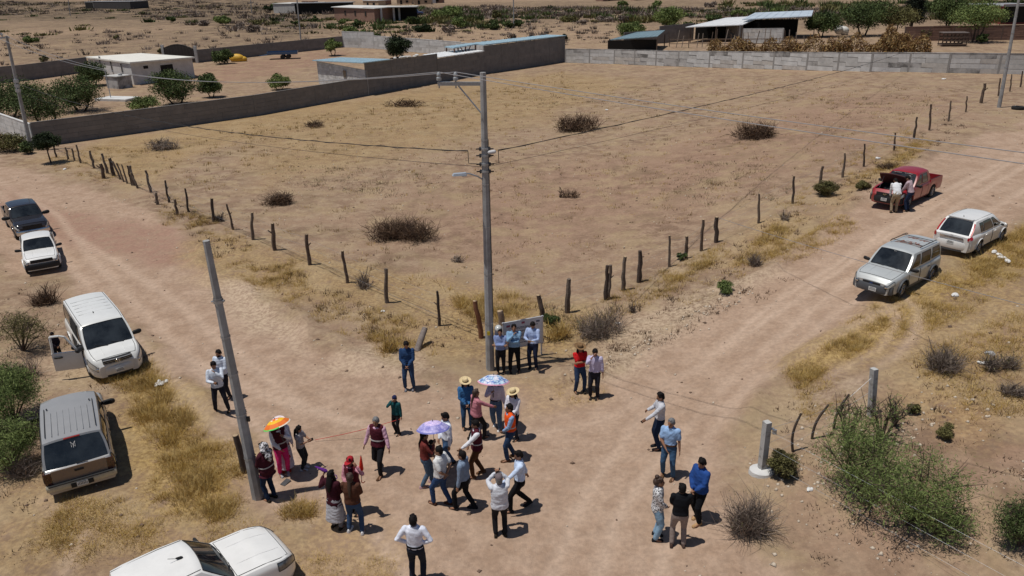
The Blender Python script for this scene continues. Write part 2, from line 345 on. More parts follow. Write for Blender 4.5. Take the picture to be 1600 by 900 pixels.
# ------------------------------------------------------------ walls, buildings, poles, wires, fences, notice board
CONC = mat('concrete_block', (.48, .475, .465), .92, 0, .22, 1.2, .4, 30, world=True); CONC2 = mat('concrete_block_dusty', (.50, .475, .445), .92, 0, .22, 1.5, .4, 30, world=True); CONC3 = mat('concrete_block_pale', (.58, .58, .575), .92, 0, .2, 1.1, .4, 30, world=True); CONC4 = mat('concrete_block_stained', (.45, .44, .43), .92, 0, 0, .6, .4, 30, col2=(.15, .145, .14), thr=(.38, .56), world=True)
MORT = mat('mortar_grey', (.30, .29, .28), .95, 0, .1, 5); BSHADE = mat('block_shade', (.185, .172, .165), .92, 0, .16, 1.2, .4, 30, world=True); BSHADE2 = mat('block_shade_warm', (.205, .188, .178), .92, 0, .16, 1.2, .4, 30, world=True)  # dark grey-brown blocks: shade of the unlit wall faces put into the colour
WHITEW = mat('white_plaster', (.62, .61, .60), .85, 0, .14, 1.4, .15, 20); INSHADE = mat('painted_interior_shade', (.012, .011, .010), .95, 0, 0); BLUEROOF = mat('blue_sheet_roof', (.36, .50, .58), .45, .2, .12, 1.2); WROOF = mat('white_sheet_roof', (.74, .75, .76), .5, .1, .08, 1.0)  # near-black surface colour stands in for the shade inside openings
POLE = mat('pole_concrete', (.38, .385, .39), .85, 0, 0, 1.7, .3, 24, col2=(.24, .238, .235), thr=(.34, .62)); GALV = mat('galvanised_steel', (.38, .40, .43), .45, .6, .15, 14); WOOD = mat('weathered_wood', (.115, .080, .060), .9, 0, .35, 9, .6, 24); WOODTOP = mat('cut_wood', (.40, .29, .18), .85, 0, .2, 14); RUST = mat('rusty_steel', (.16, .065, .035), .8, .2, .35, 12); WIRE = mat('bare_conductor', (.50, .50, .52), .4, .7, 0); CABLE = mat('black_cable', (.018, .018, .020), .6, 0, 0)
cube_cache = {}
def cube_me(name, m):
    k = (name, m.name)
    if k not in cube_cache:
        me = MB().box((0, 0, 0), (1, 1, 1)).mesh(name, m); bm = bmesh.new(); bm.from_mesh(me); bmesh.ops.bevel(bm, geom=bm.edges[:], offset=.012, segments=1, affect='EDGES'); bm.to_mesh(me); bm.free(); cube_cache[k] = me
    return cube_cache[k]
def block_wall(label, path, hts, rows, blen, mats, group='block walls round the yards', dep=.16, cope=True, name='block_wall', cat='wall', lab_m=None, parent=None):
    P = [Vector(p) for p in path]; t = parent or thing(name, label, cat, P[0], 0, group); O = P[0] if parent is None else Vector(parent.location); cb = MB(); cc = MB()
    for i in range(len(P) - 1):
        A, B = P[i], P[i + 1]; d = B - A; L = math.hypot(d.x, d.y); ang = math.atan2(d.y, d.x); h = hts[i] if hasattr(hts, '__len__') else hts; M = Matrix.Rotation(ang, 3, 'Z'); nrm = Vector((-math.sin(ang), math.cos(ang), 0))
        at_l = lambda s, z: A + d * (s / L) + Vector((0, 0, z)) - O; rh = h / rows
        n = max(1, int(L / 4))
        for k in range(n):                                # core behind the recessed joints
            s0, s1 = L * k / n, L * (k + 1) / n; q = [at_l(s, z) + nrm * (o) for s in (s0, s1) for z in (-.4, h - .02) for o in (-dep * .36, dep * .36)]
            cb.add(q, [(0, 2, 3, 1), (4, 5, 7, 6), (0, 4, 6, 2), (1, 3, 7, 5), (2, 6, 7, 3), (0, 1, 5, 4)])
        for r in range(rows):
            s = 0 if r % 2 == 0 else -blen * .5
            while s < L - .05:
                l = blen * rng.uniform(.85, 1.15); a, b = max(0, s), min(L, s + l); s += l
                if b - a < .15: continue
                o = link('block', cube_me('block', rng.choice(mats)), t, at_l((a + b) / 2, rh * (r + .5)) + nrm * rng.uniform(-.008, .008)); o.scale = (b - a - .025, dep, rh - .022); o.rotation_euler = (0, 0, ang)
        if cope:
            q = [at_l(s, z) + nrm * o for s in (-.05, L + .05) for z in (h, h + .07) for o in (-dep * .62, dep * .62)]; cc.add(q, [(0, 2, 3, 1), (4, 5, 7, 6), (0, 4, 6, 2), (1, 3, 7, 5), (2, 6, 7, 3), (0, 1, 5, 4)])
        m = max(1, int(L / 3.6))
        for k in range(m + 1): cb.box(at_l(L * k / m, h / 2 - .1), (.20, dep + .03, h + .2), M)
    cb.build('wall_core', mats[0] if lab_m is None else lab_m, t)
    if cope: cc.build('coping', mats[-1], t)
    return t
G = lambda *l: [gat(*p) for p in l]
block_wall('long shaded grey brown block wall along the left side of the empty lot', G((58, 230), (200, 210), (400, 181), (575, 149)), 1.95, 5, 2.6, [BSHADE, BSHADE2, BSHADE], lab_m=BSHADE)
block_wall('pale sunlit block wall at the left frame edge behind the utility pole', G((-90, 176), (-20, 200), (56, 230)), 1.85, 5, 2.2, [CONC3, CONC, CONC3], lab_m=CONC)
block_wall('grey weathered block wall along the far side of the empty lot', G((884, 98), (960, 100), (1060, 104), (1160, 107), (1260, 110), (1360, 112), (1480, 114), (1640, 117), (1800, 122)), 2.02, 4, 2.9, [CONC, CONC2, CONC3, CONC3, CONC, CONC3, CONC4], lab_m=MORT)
block_wall('dark shaded wall behind the white roofed house at far left', G((-60, 136), (40, 126), (138, 112)), 2.1, 5, 3, [BSHADE, BSHADE2, BSHADE], lab_m=BSHADE)
block_wall('dark shaded back wall of the yard between gate and far corner', G((308, 98), (420, 86), (536, 74)), 2.0, 5, 3, [BSHADE, BSHADE2, BSHADE], lab_m=BSHADE)
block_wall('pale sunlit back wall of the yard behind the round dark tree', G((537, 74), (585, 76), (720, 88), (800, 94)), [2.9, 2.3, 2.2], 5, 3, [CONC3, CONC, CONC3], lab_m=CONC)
# ---- blue roofed shed and long building against the wall
A = gat(575, 149); B = gat(757, 115.5); C_ = gat(881, 96.5); D = gat(500, 131)
un = (B - A).normalized(); wl = (D - A); wl.z = 0; dpt_ = wl.length; wn = wl.normalized(); H1 = top_h(A, 99); H2 = top_h(gat(690, 128), 91); H3 = top_h(gat(830, 105), 64)
def lerp_b(s): return (A.lerp(B, s / (B - A).length) if s < (B - A).length else B.lerp(C_, (s - (B - A).length) / (C_ - B).length))
LAB = (B - A).length; LBC = (C_ - B).length
bs = thing('roofed_shed', 'block shed with a pale blue sheet roof and small dark window beside the lot wall', 'shed', A, 0)
block_wall('', [D, A + wn * .02], min(H1, top_h(D, 96)), 9, .8, [CONC3, CONC, CONC3], parent=bs, cope=False, lab_m=CONC); block_wall('', [A, lerp_b(13)], H1, 9, 2.4, [BSHADE, BSHADE2, BSHADE], parent=bs, cope=False, lab_m=BSHADE)
def slab(pts, th, name, m, par, ribs=0):
    O = Vector(par.location); b = MB(); v = [Vector(p) - O for p in pts]; b.add([p for p in v] + [p - Vector((0, 0, th)) for p in v], [(0, 1, 2, 3), (7, 6, 5, 4), (0, 4, 5, 1), (1, 5, 6, 2), (2, 6, 7, 3), (3, 7, 4, 0)])
    for k in range(ribs):
        a = v[0].lerp(v[1], (k + .5) / ribs); c = v[3].lerp(v[2], (k + .5) / ribs); b.tube([a + Vector((0, 0, .01)), c + Vector((0, 0, .01))], .035, 4)
    return b.build(name, m, par)
up_ = lambda h: Vector((0, 0, h)); 
HD = top_h(D, 96); slab([A - un * .6 + up_(H1 + .14) - wn * .3, A + un * 4.2 + up_(H1 + .10) - wn * .3, D + un * 4.2 + up_(HD + .12), D - un * .6 + wn * .6 + up_(HD + .14)], .10, 'sheet_roof', BLUEROOF, bs, 10)
wm = D.lerp(A, .62) - D.lerp(A, .62).normalized() * 0; nf = Vector((wn.y, -wn.x, 0)); nf = nf if nf.y < 0 else -nf
f = MB().box(D.lerp(A, .6) + up_(H1 * .55) + nf * .10 - A, (.95, .10, .95), Matrix.Rotation(math.atan2((A - D).y, (A - D).x), 3, 'Z')).build('window_frame', GALV, bs); MB().box(D.lerp(A, .6) + up_(H1 * .55) + nf * .16 - A, (.8, .03, .8), Matrix.Rotation(math.atan2((A - D).y, (A - D).x), 3, 'Z')).build('window_pane', GLASS, f)
lb = thing('long_shed', 'long low building with a bright white sheet roof along the lot wall', 'shed', lerp_b(13), 0)
block_wall('', [lerp_b(13.02), B], H2, 6, 3, [BSHADE, BSHADE2, BSHADE], parent=lb, cope=False, lab_m=BSHADE); slab([lerp_b(13.5) + up_(H2 + .15) - wn * .15, B + up_(H2 + .15) - wn * .15, B + wn * 4.2 + up_(H2 + .2), lerp_b(13.5) + wn * 4.2 + up_(H2 + .2)], .1, 'sheet_roof', WROOF, lb, 14)
ts = thing('open_shed', 'tall open shed with long pale blue roof on rust brown posts at the wall corner', 'shed', B, 0)
block_wall('', [B + un * .03, C_], H3, 8, 3, [BSHADE, BSHADE2, BSHADE], parent=ts, cope=False, lab_m=BSHADE); slab([B - un * .1 + up_(H3 + .2) - wn * .2, C_ + un * .4 + up_(H3 + .2) - wn * .3, C_ + wn * 4 + up_(H3 + .15), B - un * .1 + wn * 4 + up_(H3 + .15)], .12, 'sheet_roof', BLUEROOF, ts, 16); slab([B - un * 5.5 + up_(H3 + .1) + wn * 1.6, B - un * .12 + up_(H3 + .2) + wn * 1.6, B - un * .12 + wn * 4 + up_(H3 + .15), B - un * 5.5 + wn * 4 + up_(H3 + .1)], .12, 'sheet_roof', BLUEROOF, ts, 5)
block_wall('', [C_ + un * .1, C_ + wn * 6], H3, 8, 3, [BSHADE2, BSHADE], parent=ts, cope=False, lab_m=BSHADE)
for s, w_ in ((5.2, 1.8), (2.6, 1.8), (.3, 1.8), (5.2, 3.8), (2.6, 3.8)):
    p = B - un * s + wn * w_ - B; MB().tube([p, p + up_(H3 + .1)], .10, 6).build('roof_post', RUST, ts)
    if s == 2.6 and w_ < 2: MB().tube([p + up_(H3 - 1.2), p + un * 1.2 + up_(H3 + .05)], .07, 5).build('roof_brace', RUST, ts); MB().tube([p + up_(H3 - 1.2), p - un * 1.2 + up_(H3 + .05)], .07, 5).build('roof_brace', RUST, ts)
t = thing('plastic_sheeting', 'crumpled pale plastic sheeting on the roof edge between blue and white roofs', 'sheeting', lerp_b(7.5) + up_(H1 + .05), 0); b = MB()
for k in range(14): q_ = un * rng.uniform(-2.4, 2.4); b.ell((q_.x, q_.y, q_.z + rng.uniform(-.05, .12)), (rng.uniform(.2, .5), rng.uniform(.15, .3), rng.uniform(.06, .16)), Matrix.Rotation(rng.random() * 3, 3, 'Z'), 7, 4)
b.build('plastic_fold', mat('dirty_plastic', (.55, .54, .52), .6, 0, .3, 3), t, 40)
# ---- building helper: walls from a footprint, windows, slab roof
def building(name, label, cat, base, h, wall_m, roof_m, over=.4, rise=(0, 0, 0, 0), windows=(), door=(), rt=.16, openings=()):
    P = [Vector(p) for p in base]; O = P[0].copy(); z0 = min(p.z for p in P); O.z = z0; t = thing(name, label, cat, O, 0); cx = sum((p for p in P), Vector()) / 4
    b = MB(); v = [Vector((p.x - O.x, p.y - O.y, -.4)) for p in P] + [Vector((p.x - O.x, p.y - O.y, h + r)) for p, r in zip(P, rise)]; b.add(v, [(0, 1, 5, 4), (1, 2, 6, 5), (2, 3, 7, 6), (3, 0, 4, 7), (4, 5, 6, 7)]); b.build('wall', wall_m, t)
    r = MB(); c = Vector((cx.x - O.x, cx.y - O.y, 0)); q = [Vector((c.x + (p.x - O.x - c.x) * (1 + over / max(1, (p - cx).length)), c.y + (p.y - O.y - c.y) * (1 + over / max(1, (p - cx).length)), h + rr + .004)) for p, rr in zip(P, rise)]
    r.add(q + [p + Vector((0, 0, rt)) for p in q], [(3, 2, 1, 0), (4, 5, 6, 7), (0, 1, 5, 4), (1, 2, 6, 5), (2, 3, 7, 6), (3, 0, 4, 7)]); r.build('roof', roof_m, t)
    for face, u, zc, w_, hh, kind in windows:
        a, e = P[face], P[(face + 1) % 4]; d = e - a; d.z = 0; ang = math.atan2(d.y, d.x); n = Vector((d.y, -d.x, 0)).normalized()
        if n.dot(Vector((0, -1, 0))) < 0 and kind != 'any': n = -n
        p = a + d * u - O; p.z = zc; M = Matrix.Rotation(ang, 3, 'Z'); f = MB().box(p + n * .02, (w_ + .16, .10, hh + .16), M).build('window', WHITEW if kind != 'dark' else wall_m, t); MB().box(p + n * .075, (w_, .03, hh), M).build('pane', INSHADE, f)
    return t
h0, h1, h3 = gat(210, 133), gat(305, 121), gat(140, 106); hh_ = top_h(h0, 99)
white_roof = mat('white_roof_paint', (.72, .70, .64), .7, 0, .14, .9)
hb = building('white_house', 'long low house with white left wall, three tall windows and a cream flat roof', 'house', [h0, h1, h1 + (h3 - h0), h3], hh_, mat('house_plaster', (.56, .55, .54), .85, 0, .16, 1.3), white_roof, .7, (0, top_h(h1, 91) - hh_, top_h(h1 + (h3 - h0), 85) - hh_, top_h(h3, 90.5) - hh_), [(3, .34, 1.45, .75, 1.9, 'a'), (3, .60, 1.6, .75, 1.7, 'a'), (3, .82, 1.6, .7, 1.5, 'a'), (0, .55, 1.5, 1.9, 1.3, 'a'), (0, .22, 2.1, .7, .4, 'a')], rt=.2)
t = thing('concrete_cistern', 'dark grey concrete cistern box beside the white roofed house', 'water tank', gat(188, 137), 30); MB().box((0, 0, .7), (2.4, 2.0, 1.6)).build('tank_wall', CONC4, t); MB().box((0, 0, 1.52), (2.6, 2.2, .1)).build('tank_lid', CONC, t); MB().tube([(0.5, 0, 1.5), (.5, 0, 1.8)], .25, 10).build('hatch', CONC, t)
t = thing('concrete_slab', 'pale concrete slab with a slim mast in the yard before the white house', 'slab', gat(184, 156), 15); MB().box((0, 0, .1), (4.2, 2.4, .3)).build('slab', CONC3, t); MB().tube([(-.9, 0, .2), (-.9, 0, 3.4)], .05, 6).build('mast', GALV, t)
ga, gb = gat(259, 96), gat(307, 98); t = thing('arched_gate', 'dark brown arched double gate in the back wall of the yard', 'gate', ga, 0); d = gb - ga; L = d.length
for k in range(10):
    s = (k + .5) / 10; q = d * s; hgt = 2.1 + .7 * math.sin(math.pi * s); MB().box(q + up_(hgt / 2), (L / 10 - .05, .10, hgt), Matrix.Rotation(math.atan2(d.y, d.x), 3, 'Z')).build('gate_panel', mat('gate_brown', (.028, .020, .018), .6, .2, .2, 4), t)
MB().tube([d * s + up_(2.15 + .7 * math.sin(math.pi * s)) for s in np.linspace(0, 1, 9)], .09, 6).build('gate_arch', mat('gate_brown', (.028, .020, .018), .6, .2, .2, 4), t)
for q in (d * -.03, d * 1.03): MB().box(q + up_(1.3), (.4, .4, 2.8)).build('gate_pillar', CONC, t)
t = thing('tarp_heap', 'small bright yellow tarp covered heap near the gate of the yard', 'tarp', gat(371, 96), 0); b = MB(); b.ell((0, 0, .5), (1.3, .8, .75), None, 12, 7); b.ell((.9, .1, .35), (.8, .6, .5), None, 10, 6); b.build('tarp_cover', mat('yellow_tarp', (.62, .36, .03), .6, 0, .25, 3), t, 50)
# ---- far houses
br = gat(585, 34); q0, q1, q2 = gat(523, 31), gat(586, 35.5), gat(634, 31)
BRICK = mat('red_brick', (.26, .15, .11), .9, 0, .25, 2.5, .3, 12)
fb = building('brick_house', 'unfinished red brick house with pale flat roof and open porch far off', 'house', [q0, q1, q1 + Vector((6, 16, 0)), q0 + Vector((2, 16, 0))], 3.6, BRICK, mat('roof_pale', (.62, .61, .58), .8, 0, .1, 1), .8, windows=[(0, .30, 2.2, 1.0, 1.2, 'dark'), (0, .55, 2.2, 1.0, 1.2, 'dark'), (0, .80, 2.2, 1.0, 1.2, 'dark')])
pd = q2 - q1; po = q1 - Vector(fb.location); MB().box(po + pd * .5 + Vector((0, 5, 1.8)), (pd.length, .2, 3.8)).build('porch_back_wall', INSHADE, fb); slabp = MB(); slabp.box(po + pd * .5 + Vector((0, 3, 3.75)), (pd.length + 1, 7, .25)); slabp.build('porch_roof', mat('roof_pale', (.62, .61, .58), .8, 0, .1, 1), fb)
for s in (.22, .62, .8): MB().box(po + pd * s + up_(1.8) + Vector((0, -.2, 0)), (.5, .4, 3.7)).build('porch_column', CONC3, fb)
q0, q1 = gat(428, 20), gat(541, 21); d = q1 - q0
fb = building('block_house', 'long grey block building with a dark open shed half, far upper left', 'house', [q0, q0 + d * .42, q0 + d * .42 + Vector((3, 14, 0)), q0 + Vector((3, 14, 0))], 3.4, mat('far_block', (.42, .41, .40), .9, 0, .2, 1), mat('roof_pale', (.62, .61, .58), .8, 0, .1, 1), .3)
MB().box(d * .72 + up_(1.8), (d.length * .54, 6, 3.6)).build('bay_shade_box', INSHADE, fb); MB().box(d * .72 + up_(3.8) + Vector((0, -.3, 0)), (d.length * .58, 8, .25)).build('bay_roof', mat('far_tin_roof', (.30, .30, .31), .6, .2, .2, 1), fb); MB().box(d * .68 + up_(3.98) + Vector((0, -2, 0)), (4, 3, .12)).build('roof_sheet', WROOF, fb)  # solid black box painted as the shade of the open bay
q0, q1 = gat(135, 15), gat(205, 16); building('dark_barn', 'dark low barn with a pale end wall far off at upper left', 'barn', [q0, q1, q1 + Vector((3, 12, 0)), q0 + Vector((3, 12, 0))], 3.2, mat('barn_dark', (.06, .055, .055), .9, 0, .2, 1), mat('far_tin_roof', (.30, .30, .31), .6, .2, .2, 1), .2, windows=[(0, .09, 1.5, 6, 3, 'a')])
tw = [('white', WHITEW), ('pale grey', CONC3), ('ochre', mat('house_ochre', (.50, .36, .24), .85)), ('blue grey', mat('house_bluegrey', (.36, .42, .50), .85)), ('brown brick', BRICK)]
ORD = 'first second third fourth fifth sixth seventh eighth ninth tenth eleventh twelfth thirteenth fourteenth fifteenth sixteenth seventeenth eighteenth nineteenth twentieth'.split()
for k, px in enumerate(sorted([rng.uniform(490, 690) for q in range(9)] + [rng.uniform(868, 1120) for q in range(9)] + [rng.uniform(1130, 1330) for q in range(2)])):   # town at the edge of sight
    y = rng.uniform(352, 392); dx = (px - 800) / F * (y * .93 + 10); w_ = rng.uniform(4, 9); z = float(gz(dx, y)); cn, wmm = rng.choice(tw); big = rng.random() < .35
    t = thing('town_house', 'tiny %s %s house, %s from the left of the far top edge houses' % ('wide' if big else 'narrow', cn, ORD[k]), 'house', (dx, y, z), rng.uniform(-30, 30), 'houses of the far town'); hgt = rng.uniform(1.6, 2.6); w_ = w_ * (1.6 if big else 1)
    MB().box((0, 0, hgt / 2 - .5), (w_, w_ * .6, hgt + 1)).build('wall', wmm, t); MB().box((0, 0, hgt + .1), (w_ + .4, w_ * .6 + .4, .2)).build('roof', rng.choice([WROOF, CONC3, BRICK]), t); MB().box((w_ * .2, -w_ * .3 - .02, 1.2), (1.2, .08, 1.0)).build('window', INSHADE, t); MB().box((-w_ * .2, -w_ * .3 - .02, .9), (1.0, .08, 1.8)).build('door', INSHADE, t)
# ---- yard beyond the right wall
q0, q1 = gat(952, 81), gat(1026, 81); t = thing('low_shelter', 'low shelter with a grey blue sheet roof behind the far wall', 'shelter', q0, 0); d = q1 - q0
slab([q0 + up_(2.0), q1 + up_(2.5), q1 + Vector((3, 9, 2.9)), q0 + Vector((6, 9, 2.6))], .12, 'sheet_roof', mat('grey_blue_roof', (.20, .29, .33), .5, .2, .12, 1), t, 10)
for p in (q0, q1, q0 + Vector((6, 9, 0)), q1 + Vector((3, 9, 0))): MB().tube([p - q0 + up_(-.3), p - q0 + up_(2.2)], .09, 6).build('roof_post', WOOD, t)
MB().box(d * .5 + Vector((0, .4, .9)), (d.length, .2, 2.0)).build('shelter_shade_board', INSHADE, t)  # black sheet stands in for the shade under the shelter roof
block_wall('dark shaded block wall rising behind the low blue roofed shelter', G((975, 72), (1030, 68), (1082, 63)), [2.3, 3.0], 5, 3, [BSHADE, BSHADE2, BSHADE], lab_m=BSHADE)
a, b_, c_ = gat(1078, 67), gat(1158, 66), gat(1252, 64); t = thing('animal_shed', 'open animal shed with bright white and blue tin roofs behind the far wall', 'shed', a, 0); HS = top_h(a, 42)
slab([a + up_(HS) - Vector((1, 0, 0)), b_ + up_(HS + .2), b_ + Vector((8, 14, HS + 1.0)), a + Vector((10, 14, HS + .8))], .14, 'sheet_roof', WROOF, t, 8); slab([b_ + Vector((1, 4, HS + .9)), c_ + Vector((2, 2, HS + 1.2)), c_ + Vector((6, 12, HS + 1.7)), b_ + Vector((6, 13, HS + 1.6))], .14, 'sheet_roof', mat('tin_roof_blue_white', (.56, .64, .72), .45, .2, .15, .6), t, 8)
MB().box((b_ - a) * .5 + Vector((3, 9, HS / 2)), ((b_ - a).length, .2, HS)).build('back_wall', INSHADE, t); MB().box((b_ - a) + (c_ - b_) * .5 + Vector((3, 10, HS / 2)), ((c_ - b_).length, .2, HS + .8)).build('back_wall', INSHADE, t); MB().box((b_ - a) + Vector((-.3, 4.5, HS / 2 + .1)), (.25, 9, HS)).build('side_wall', BSHADE, t); MB().box((b_ - a) + Vector((4, 8, HS / 2 + .3)), (.25, 9, HS)).build('side_wall', INSHADE, t)
for s in (0, .5, 1): MB().tube([(b_ - a) * s + up_(-.2), (b_ - a) * s + up_(HS)], .11, 6).build('roof_post', WOOD, t)
block_wall('grey block pen wall under the white tin roofs', [gat(1160, 68), gat(1222, 68)], 2.4, 4, 2.4, [CONC, CONC2, CONC], lab_m=MORT)
t = thing('wooden_pen', 'rough pen of upright poles and rails under the tin roofs', 'pen', gat(1050, 74), 0)
for k in range(22):
    p = gat(1046 + k * 10.5 + rng.uniform(-3, 3), 75 - rng.random() * 3) - Vector(t.location); MB().tube([p, p + Vector((rng.uniform(-.5, .5), 0, rng.uniform(1.6, 3.2)))], .07, 5).build('pen_pole', rng.choice([WOOD, mat('pole_pale', (.28, .23, .19), .9)]), t)
for z in (.7, 1.4): MB().tube([gat(1046, 75) - Vector(t.location) + up_(z), gat(1270, 75) - Vector(t.location) + up_(z)], .06, 5).build('pen_rail', WOOD, t)
q0, q1 = gat(1412, 65), gat(1640, 62)
t = block_wall('long brown brick wall behind the trees at upper right', [q0, (q0 + q1) / 2, q1], top_h(gat(1500, 64), 41), 8, 2.4, [mat('brown_brick', (.21, .125, .095), .9, 0, .25, 1.5, .3, 12), mat('brown_brick_dark', (.17, .10, .078), .9, 0, .25, 1.5, .3, 12)], lab_m=mat('brick_joint', (.13, .09, .075), .95))
q0, q1 = gat(1566, 38), gat(1640, 37); building('red_house', 'dark red house with a flat roof at the right frame edge', 'house', [q0, q1, q1 + Vector((0, 14, 0)), q0 + Vector((0, 14, 0))], top_h(q0, 10), mat('red_wall', (.24, .035, .035), .8, 0, .15, 1), mat('far_tin_roof', (.30, .30, .31), .6, .2, .2, 1), .8, windows=[(0, .28, 2.0, 6, 3.4, 'dark')])
t = thing('stock_cart', 'dark wooden stock cage standing on the bare ground behind the far wall', 'cage', gat(1487, 72), 10)
for x in np.linspace(-1.6, 1.6, 7):
    for y in (-.9, .9): MB().box((x, y, .9), (.08, .08, 1.9)).build('cage_bar', WOOD, t)
for z in (.3, .8, 1.3, 1.8):
    for y in (-.94, .94): MB().box((0, y, z), (3.4, .05, .14)).build('cage_rail', WOOD, t)
MB().box((0, 0, 1.9), (3.5, 2.0, .1)).build('cage_roof', mat('board_grey', (.16, .13, .12), .9, 0, .3, 4), t); MB().box((0, 0, .2), (3.3, 1.8, .1)).build('cage_floor', WOOD, t)
def sacks(label, px, py, n, spread, m, sz=.5):
    t = thing('sack_heap', label, 'sacks', gat(px, py), 0)
    for k in range(n):
        b = MB(); b.ell((rng.uniform(-spread, spread), rng.uniform(-.6, .6), sz * .5 + rng.uniform(0, sz)), (sz * rng.uniform(.8, 1.3), sz * .7, sz * rng.uniform(.6, 1)), Matrix.Rotation(rng.random() * 3, 3, 'Z') @ Matrix.Rotation(rng.uniform(-.5, .5), 3, 'X'), 9, 6); b.build('sack', m, t, 60)
SACK = mat('white_sack', (.68, .68, .67), .7, 0, .2, 3)
sacks('heap of white sacks at the right edge before the brown brick wall', 1590, 57, 8, 2.2, SACK, .8); sacks('upright white sacks beside the left big tree behind the far wall', 1312, 55, 5, .9, SACK, .9)
# ---- utility poles
def at_z(px, py, z):
    u = (px - 800) / F; v = (py - 450) / F; c, s = math.cos(ROLL), math.sin(ROLL); u, v = u * c - v * s, u * s + v * c; cp, sp = math.cos(PITCH), math.sin(PITCH); d = Vector((u, cp - v * sp, -(v * cp + sp))); return Vector((0, 0, HC)) + d * ((z - HC) / d.z)
def lean_top(base, tx, ty, h0=8.0):
    lx, h = 0.0, h0
    for _ in range(40):
        f0 = proj(base + Vector((lx, 0, h))); fx = proj(base + Vector((lx + .01, 0, h))); fh = proj(base + Vector((lx, 0, h + .01)))
        J = np.array([[(fx[0] - f0[0]) / .01, (fh[0] - f0[0]) / .01], [(fx[1] - f0[1]) / .01, (fh[1] - f0[1]) / .01]]); s = np.linalg.solve(J, [tx - f0[0], ty - f0[1]]); lx += s[0] * .7; h += s[1] * .7
    return Vector((lx, 0, h))
def pole(label, base, top, r0, r1, group='utility poles'):
    b = gat(*base); T = lean_top(b, *top); t = thing('utility_pole', label, 'utility pole', b, 0, group); MB().tube([Vector((0, 0, -.3)), T * .5, T], [r0, (r0 + r1) / 2, r1], 8).build('shaft', POLE, t, 20)
    for s in (.18, .36, .52, .66, .8): MB().lathe([(r0 + (r1 - r0) * s + .008, -.02), (r0 + (r1 - r0) * s + .008, .02)], T * s, 12).build('steel_band', GALV, t) if r0 > .1 else None
    return t, b, T
cp_, cb_, cT = pole('tall grey concrete pole with crossarm and street lamp at the corner of the lot', (766, 577), (754.5, 113), .145, .088)
armz = cb_.z + cT.z - .32; pa = cb_ + cT * (1 - .32 / cT.z); pe = at_z(684, 131, armz); ad = (pe - pa)
b = MB(); L = ad.length; Mx = Matrix.Rotation(math.atan2(ad.y, ad.x), 3, 'Z'); b.box((pa + pe) / 2 - cb_, (L, .07, .10), Mx); b.box((pa + pe) / 2 - cb_ + Vector((0, 0, .05)), (L, .10, .012), Mx); b.build('crossarm', GALV, cp_); INS = []
for s in (.97, .60):
    p = pa + ad * s - cb_; b = MB(); b.lathe([(.02, -.12), (.02, .08), (.07, .10), (.075, .17), (.045, .19), (.06, .24), (.05, .30), (.02, .33)], p, 12); b.build('insulator', mat('porcelain_grey', (.34, .36, .38), .3, 0, .1), cp_, 40); INS.append(p + cb_ + Vector((0, 0, .33)))
MB().tube([pa + ad * .55 - cb_ - Vector((0, 0, .05)), cb_ + cT * .87 - cb_], .022, 6).build('arm_brace', GALV, cp_)
lz = top_h(cb_, 284); lp = cT * (lz / cT.z); le = at_z(712, 273, cb_.z + lz + .28) - cb_; ld = le - lp
MB().tube([lp, lp.lerp(le, .25) + Vector((0, 0, .10)), lp.lerp(le, .55) + Vector((0, 0, .13)), lp.lerp(le, .85) + Vector((0, 0, .05))], .024, 7).build('lamp_arm', GALV, cp_, 60)
b = MB(); un_ = ld.normalized(); Mz = Matrix.Rotation(math.atan2(ld.y, ld.x), 3, 'Z'); b.box(lp.lerp(le, .88) + Vector((0, 0, .04)), (.42, .17, .07), Mz, taper=.8); b.box(lp.lerp(le, .72) + Vector((0, 0, .07)), (.16, .12, .11), Mz, taper=.8); lh = b.build('lamp_head', mat('lamp_paint', (.48, .52, .58), .4, .3, .08), cp_); MB().box(lp.lerp(le, .90), (.32, .12, .02), Mz).build('lens', LAMP, lh)
for py in (233, 243, 256, 268):
    h = top_h(cb_, py); p = cT * (h / cT.z); MB().lathe([(.135, -.03), (.135, .03), (.115, .034)], p, 14).build('steel_band', GALV, cp_)
    for sg in (-1, 1): MB().tube([p + Vector((sg * .12, -.04, 0)), p + Vector((sg * .26, -.06, 0))], .02, 6).build('cable_clamp', PLAST, cp_); MB().pill([p + Vector((sg * .14, -.05, -.03)), p + Vector((sg * .14, -.05, .03))], .035, 8).build('spool_insulator', mat('spool_dark', (.05, .05, .055), .4), cp_)
b = MB(); h = top_h(cb_, 238); p = cT * (h / cT.z); b.pill([p + Vector((.14, -.10, .0)), p + Vector((.28, -.10, .02))], .06, 8); b.build('connector_box', mat('grey_plastic', (.52, .52, .54), .5), cp_, 60)
p = cT * (top_h(cb_, 516) / cT.z); b = MB(); b.box(p + Vector((.30, .05, -.12)), (.26, .18, .36)); b.build('meter_box', mat('grey_plastic', (.52, .52, .54), .5), cp_); MB().pill([p + Vector((.30, -.06, .10)), p + Vector((.30, -.12, .10))], .12, 12).build('meter_dial', mat('meter_glass', (.50, .52, .52), .15, 0, .1), cp_, 60); MB().box(p + Vector((-.02, -.135, -.05)), (.10, .012, .14)).build('warning_plate', mat('yellow_plate', (.62, .48, .03), .5), cp_)
MB().tube([cT * (k / 20) + Vector((.15 - .05 * k / 20, -.03, 0)) for k in range(4, 17)], .010, 5).build('ground_wire', CABLE, cp_)
np_, nb_, nT = pole('leaning grey concrete pole in the left foreground', (403, 775), (322, 376), .155, .078)
